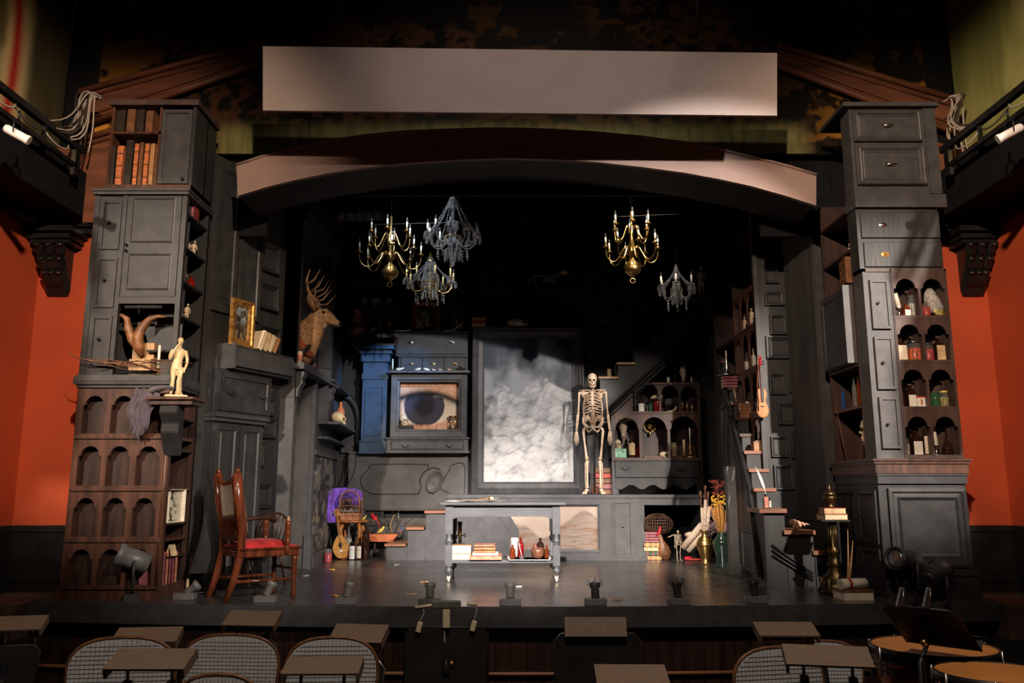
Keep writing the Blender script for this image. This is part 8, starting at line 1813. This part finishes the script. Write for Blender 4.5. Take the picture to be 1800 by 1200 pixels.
# music stands: desk, lip, pole, legs; stand lights clipped to them
ZP = -1.0
def hood_quad(q, D):     # q four pixel corners: back-left, back-right, front-right, front-left
    return q
def stand_light(c, w, d, tilt, yaw, roll, label):
    """flat-topped lamp hood; c = centre of its top"""
    t = thing('stand_light', label, 'stand light', c, yaw, 'stand lights'); t.rotation_euler = (tilt, roll, yaw)
    link('hood', MB().prism([(-w/2, 0), (w/2, 0), (w/2, -.045), (w/2-.012, -.045), (w/2-.012, -.010), (-w/2+.012, -.010), (-w/2+.012, -.045), (-w/2, -.045)], -d/2, d/2).box(-w/2, w/2, d/2-.008, d/2, -.045, -.002), 'hood_brown', t)
    link('tube_lamp', MB().tube([(-w/2+.04, 0, -.028), (w/2-.04, 0, -.028)], .011, 8), 'porcelain', t)
    for x in (-w*.28, w*.28): link('clip', MB().tube([(x, 0, -.02), (x, -.02, -.06), (x, -.03, -.10)], .007, 6).box(x-.018, x+.018, -.045, -.02, -.115, -.085), 'steel', t)
    return t
def music_stand(c, w, h, lean, yaw, label, roll=0.0, edge=False):
    """c = middle of the top edge of the desk; the players' side faces away from the audience"""
    t = thing('music_stand', label, 'music stand', (c.x, c.y, ZP), yaw, 'music stands'); zt = c.z-ZP
    m = Matrix.Translation((0, 0, zt)) @ Matrix.Rotation(roll, 4, 'Y') @ Matrix.Rotation(lean, 4, 'X'); r_ = .035
    out = [(-w/2, -h), (w/2, -h), (w/2, -r_), (w/2-r_, 0), (-w/2+r_, 0), (-w/2, -r_)]
    mb = MB(); mb.M = m; mb.prism(out, -.002, .002); d = link('desk', mb, 'desk_black', t)
    mb = MB(); mb.M = m; mb.tube([(-w/2, 0, -h), (-w/2, 0, -r_), (-w/2+r_, 0, 0), (w/2-r_, 0, 0), (w/2, 0, -r_), (w/2, 0, -h)], .005, 6); link('desk_rim', mb, 'steel' if edge else 'iron', d)
    mb = MB(); mb.M = m; mb.box(-w/2, w/2, .0, .07, -h-.004, -h).box(-w/2, w/2, .066, .07, -h, -h+.02); link('music_ledge', mb, 'desk_black', d)
    mb = MB(); mb.M = m; mb.box(-.02, .02, -.02, -.002, -h*.75, -h*.25); link('desk_bracket', mb, 'iron', d)
    q = m @ Vector((0, -.02, -h*.55)); link('pole', MB().tube([(q.x, q.y, q.z), (0, -.02, q.z-.12), (0, -.02, .30)], .012, 8).tube([(0, -.02, .5), (0, -.02, .06)], .018, 8), 'iron', t); link('clutch_knob', MB().ball((.03, -.03, q.z-.02), .018, 8, 6), 'brass', t)
    for k in range(3): a = k*2.094+.5; link('leg', MB().tube([(0, -.02, .12), (.14*math.cos(a), -.02+.14*math.sin(a), .07), (.26*math.cos(a), -.02+.26*math.sin(a), .008)], .010, 6), 'iron', t)
    return t
def quad_light(pl, D, label, tilt=.16):
    """stand light whose top outline fills the given pixels (left, right, ytop, ybottom), slanted by yaw"""
    x0, x1, y0, y1, yaw = pl; a = PX((x0+x1)/2, (y0+y1)/2, D); w = (x1-x0)*mpp(D, a.z)*.93
    dh = (y1-y0)*mpp(D, a.z)
    el = math.atan((a.z-CAMH)/D); dep = .15
    tl = math.asin(max(-.9, min(.95, dh/dep)))+el
    stand_light(a, w, dep, tl, yaw, 0, label); return a, w, tl
SPEC = [  # left, right, ytop, ybottom of the hood top, yaw, distance, label of the light, label of the stand
 ((-14, 78, 1082, 1106, .22), 5.0, 'stand light at the far edge, furthest from the timpani', 'music stand cut by the frame edge below the farthest stand light'),
 ((200, 318, 1102, 1127, .12), 4.7, 'tilted stand light between the two mesh chairs', 'music stand behind the nearest tan stand light'),
 ((190, 340, 1140, 1174, .0), 3.6, 'pale tan stand light in front of the first mesh chair', 'low music stand under the pale tan stand light'),
 ((392, 494, 1073, 1098, -.10), 5.2, 'stand light nearest the red-cushioned chair', 'tall dark music stand below the red-cushioned chair'),
 ((578, 682, 1097, 1127, -.16), 4.5, 'stand light slanting down toward the work lamp', 'music stand with a bright copper edge'),
 ((496, 640, 1154, 1182, .03), 3.6, 'wide dark stand light below the slanting one', 'low music stand under the wide dark stand light'),
 ((1042, 1178, 1168, 1202, -.02), 3.3, 'stand light nearest the camera, below the middle stand', 'low music stand under the nearest stand light'),
 ((1326, 1438, 1093, 1116, -.02), 4.8, 'dim stand light near the side stairs', 'dim music stand near the side stairs'),
 ((1376, 1532, 1134, 1168, -.20), 3.7, 'wide slanting stand light beside the timpani', 'music stand under the wide slanting stand light')]
for i, (pl, D, l1, l2) in enumerate(SPEC):
    a, w, tl = quad_light(pl, D, l1)
    c = Vector((a.x-.01, a.y-.05, a.z-.12)); music_stand(c, w*1.18, .33, -.28, pl[4], l2, roll=-pl[4]*.25 if i in (4, 8) else 0, edge=i in (2, 4))
# two bare stands in the middle, one with a clip-on work lamp
c = PX(786, 1102, 5.0); music_stand(c, .48, .33, -.14, 0, 'broad bare music stand with the clip-on work lamp')
t = thing('work_lamp', 'clip-on work lamp bar with two dangling cream switches on the broad stand', 'lamp', Vector((c.x+.04, c.y-.01, c.z+.006)))
k = mpp(5.0, .2); zo = c.z
def wl(px, py): q = PX(px, py, 4.98)-t.location; return (q.x, q.y, q.z)
link('light_bar', MB().box(wl(777, 0)[0], wl(821, 0)[0], -.03, .03, wl(0, 1068)[2], wl(0, 1056)[2]), 'lamp_grey', t, bev=.004)
link('clamp', MB().box(wl(794, 0)[0], wl(805, 0)[0], -.025, .015, wl(0, 1103)[2], wl(0, 1068)[2]), 'cream_plastic', t, bev=.003)
for s, (xa, xb, ya, yb) in (('left', (777, 730, 1061, 1068)), ('right', (821, 838, 1061, 1062))): link('side_arm', MB().tube([wl(xa, ya), wl(xb, yb)], .010, 8), 'cream_plastic', t)
for (xa, ya, xb, yb) in ((744, 1068, 737, 1100), (836, 1062, 832, 1098)):
    link('cord', MB().tube(bez(wl(xa, ya), wl(xa+4, ya+10), wl(xb+4, yb-14), wl(xb, yb-6), 6), .004, 5), 'cable_white', t); q = wl(xb, yb+2); link('switch', MB().cbox(q, (.030, .022, .06), RY(.25)), 'cream_plastic', t, bev=.004)
link('cord', MB().tube(bez(wl(778, 1062), wl(782, 1090), wl(780, 1140), wl(786, 1200), 8), .004, 5), 'cable_white', t)
c = PX(1050, 1113, 4.6); music_stand(c, .46, .30, -.10, 0, 'bare music stand with pale corners at centre of the pit', edge=True)
stand_light(PX(1047, 1101, 4.58), .33, .10, 1.25, 0, 0, 'dark stand light folded upright on the centre stand')
# tilted stand over the timpani
c = PX(1612, 1068, 4.25); t0 = music_stand(c, .36, .38, .95, -.80, 'steeply tilted music stand over the timpani')
for i, px in enumerate((1583, 1630)):
    q = PX(px, 1050, 4.22); t = thing('paper_clip_clamp', ('first', 'second')[i] + ' steel clamp on the top edge of the tilted stand, counted from the flood lamp', 'clamp', q, 0, 'stand clamps'); link('jaw', MB().box(-.012, .012, -.012, .012, -.05, .05), 'steel', t, bev=.004); link('lever', MB().tube([(0, -.012, .05), (0, -.03, .0), (0, -.02, -.05)], .004, 5), 'steel', t); t.rotation_euler = (0, .3, 0)
# mesh-backed chairs
def mesh_chair(c, w, yaw, label):
    """c = top centre of the backrest"""
    t = thing('pit_chair', label, 'chair', (c.x, c.y, ZP), yaw, 'mesh pit chairs'); zt = c.z-ZP; n = 14
    hb = .46; arc = [(-w/2*math.copysign(abs(math.cos(math.pi*i/n))**.75, math.cos(math.pi*i/n)), zt-.16+.16*math.sin(math.pi*i/n)**.8) for i in range(n+1)]
    out = arc + [(w/2*.92, zt-hb), (-w/2*.92, zt-hb)]
    link('backrest', MB().prism(out, -.006, .006), 'mesh_grey', t)
    link('back_frame', MB().tube([(a, 0, b) for a, b in [out[-1]] + arc + [out[-2]]], .009, 8), 'leather_brown', t)
    mb = MB()
    for i in range(1, 24): x = -w/2+w*i/24; zz = zt-.16+.16*math.sqrt(max(0, 1-(2*x/w)**2)); mb.box(x-.0007, x+.0007, -.0075, -.006, zt-hb, zz)
    for i in range(1, 22): z = zt-hb+i*.02; xx = w/2*(math.sqrt(max(0, 1-((z-zt+.16)/.16)**2)) if z > zt-.16 else 1); mb.box(-xx, xx, -.0075, -.006, z-.0007, z+.0007)
    link('weave', mb, 'lamp_grey', t, kind='stuff')
    link('seat', MB().box(-w/2, w/2, -.44, .0, .42, .47), 'chair_shell', t, bev=.02)
    for sx in (-1, 1):
        for y in (-.03, -.40): link('leg', MB().tube([(sx*(w/2-.03), y, .43), (sx*(w/2), y, 0)], .012, 6), 'chair_shell', t)
        link('upright', MB().tube([(sx*w*.4, 0, zt-hb), (sx*w*.42, -.02, .45)], .012, 6), 'chair_shell', t)
for px, y, D, w, yaw, lab in ((218, 1120, 4.15, .50, .12, 'mesh-backed chair beside the pale tan stand light'), (408, 1115, 4.75, .54, -.05, 'mesh-backed chair behind the tall dark stand'), (585, 1120, 4.15, .44, .05, 'mesh-backed chair between the wide dark light and slanting light'), (385, 1185, 3.5, .36, 0, 'nearest mesh-backed chair, barely rising into view'), (1366, 1137, 4.1, .46, .2, 'mesh-backed chair under the dim stand by the side stairs'), (1445, 1126, 4.9, .44, 0, 'mesh-backed chair behind the wide slanting stand light')):
    mesh_chair(PX(px, y, D), w, yaw, lab)
# timpani
def timpano(c, R, label, tilt):
    t = thing('timpani_drum', label, 'drum', (c.x, c.y, ZP), 0, 'timpani'); z = c.z-ZP; m = Matrix.Translation((0, 0, z)) @ RX(tilt).to_4x4()
    def L(nm, mb, mat, par=None): return link(nm, mb, mat, par or t)
    mb = MB(); mb.M = m; mb.lathe([(R*.985, 0), (R*.985, .005)], (0, 0, 0), 40, False); L('drum_head', mb, 'timpani_head')
    mb = MB(); mb.M = m; mb.lathe([(R*.95, -.035), (R*1.01, -.035), (R*1.03, -.012), (R*1.02, .010), (R*.985, .010), (R*.98, -.002)], (0, 0, 0), 40); h = L('hoop', mb, 'iron')
    mb = MB(); mb.M = m; mb.lathe([(R*.96, -.035), (R*.97, -.10), (R*.9, -.24), (R*.7, -.40), (R*.4, -.50), (.05, -.53)], (0, 0, 0), 36); L('bowl', mb, 'copper_bowl')
    for k in range(3): mb = MB(); mb.M = m; mb.lathe([(R*.985-.003*k, -.05-.028*k), (R*1.0-.003*k, -.058-.028*k), (R*.985-.003*k, -.066-.028*k)], (0, 0, 0), 36); L('bowl_band', mb, 'iron')
    for k in range(8): a = k*math.pi/4+.2; mb = MB(); mb.M = m; mb.tube([(R*1.03*math.cos(a), R*1.03*math.sin(a), .012), (R*1.03*math.cos(a), R*1.03*math.sin(a), -.14)], .008, 6); L('tension_rod', mb, 'steel', h)
    for k in range(3): a = k*2.094; L('leg', MB().tube([(R*.8*math.cos(a), R*.8*math.sin(a), z-.25), (R*.75*math.cos(a), R*.75*math.sin(a), 0)], .016, 6), 'iron')
c = PX(1640, 1137, 4.75); timpano(c, 104*mpp(4.75, -.4), 'timpani drum with an orange head under the tilted stand', -.0)
c = PX(1758, 1184, 4.0); timpano(c, 108*mpp(4.0, -.4), 'nearer timpani drum cut off by the frame corner', -.02)
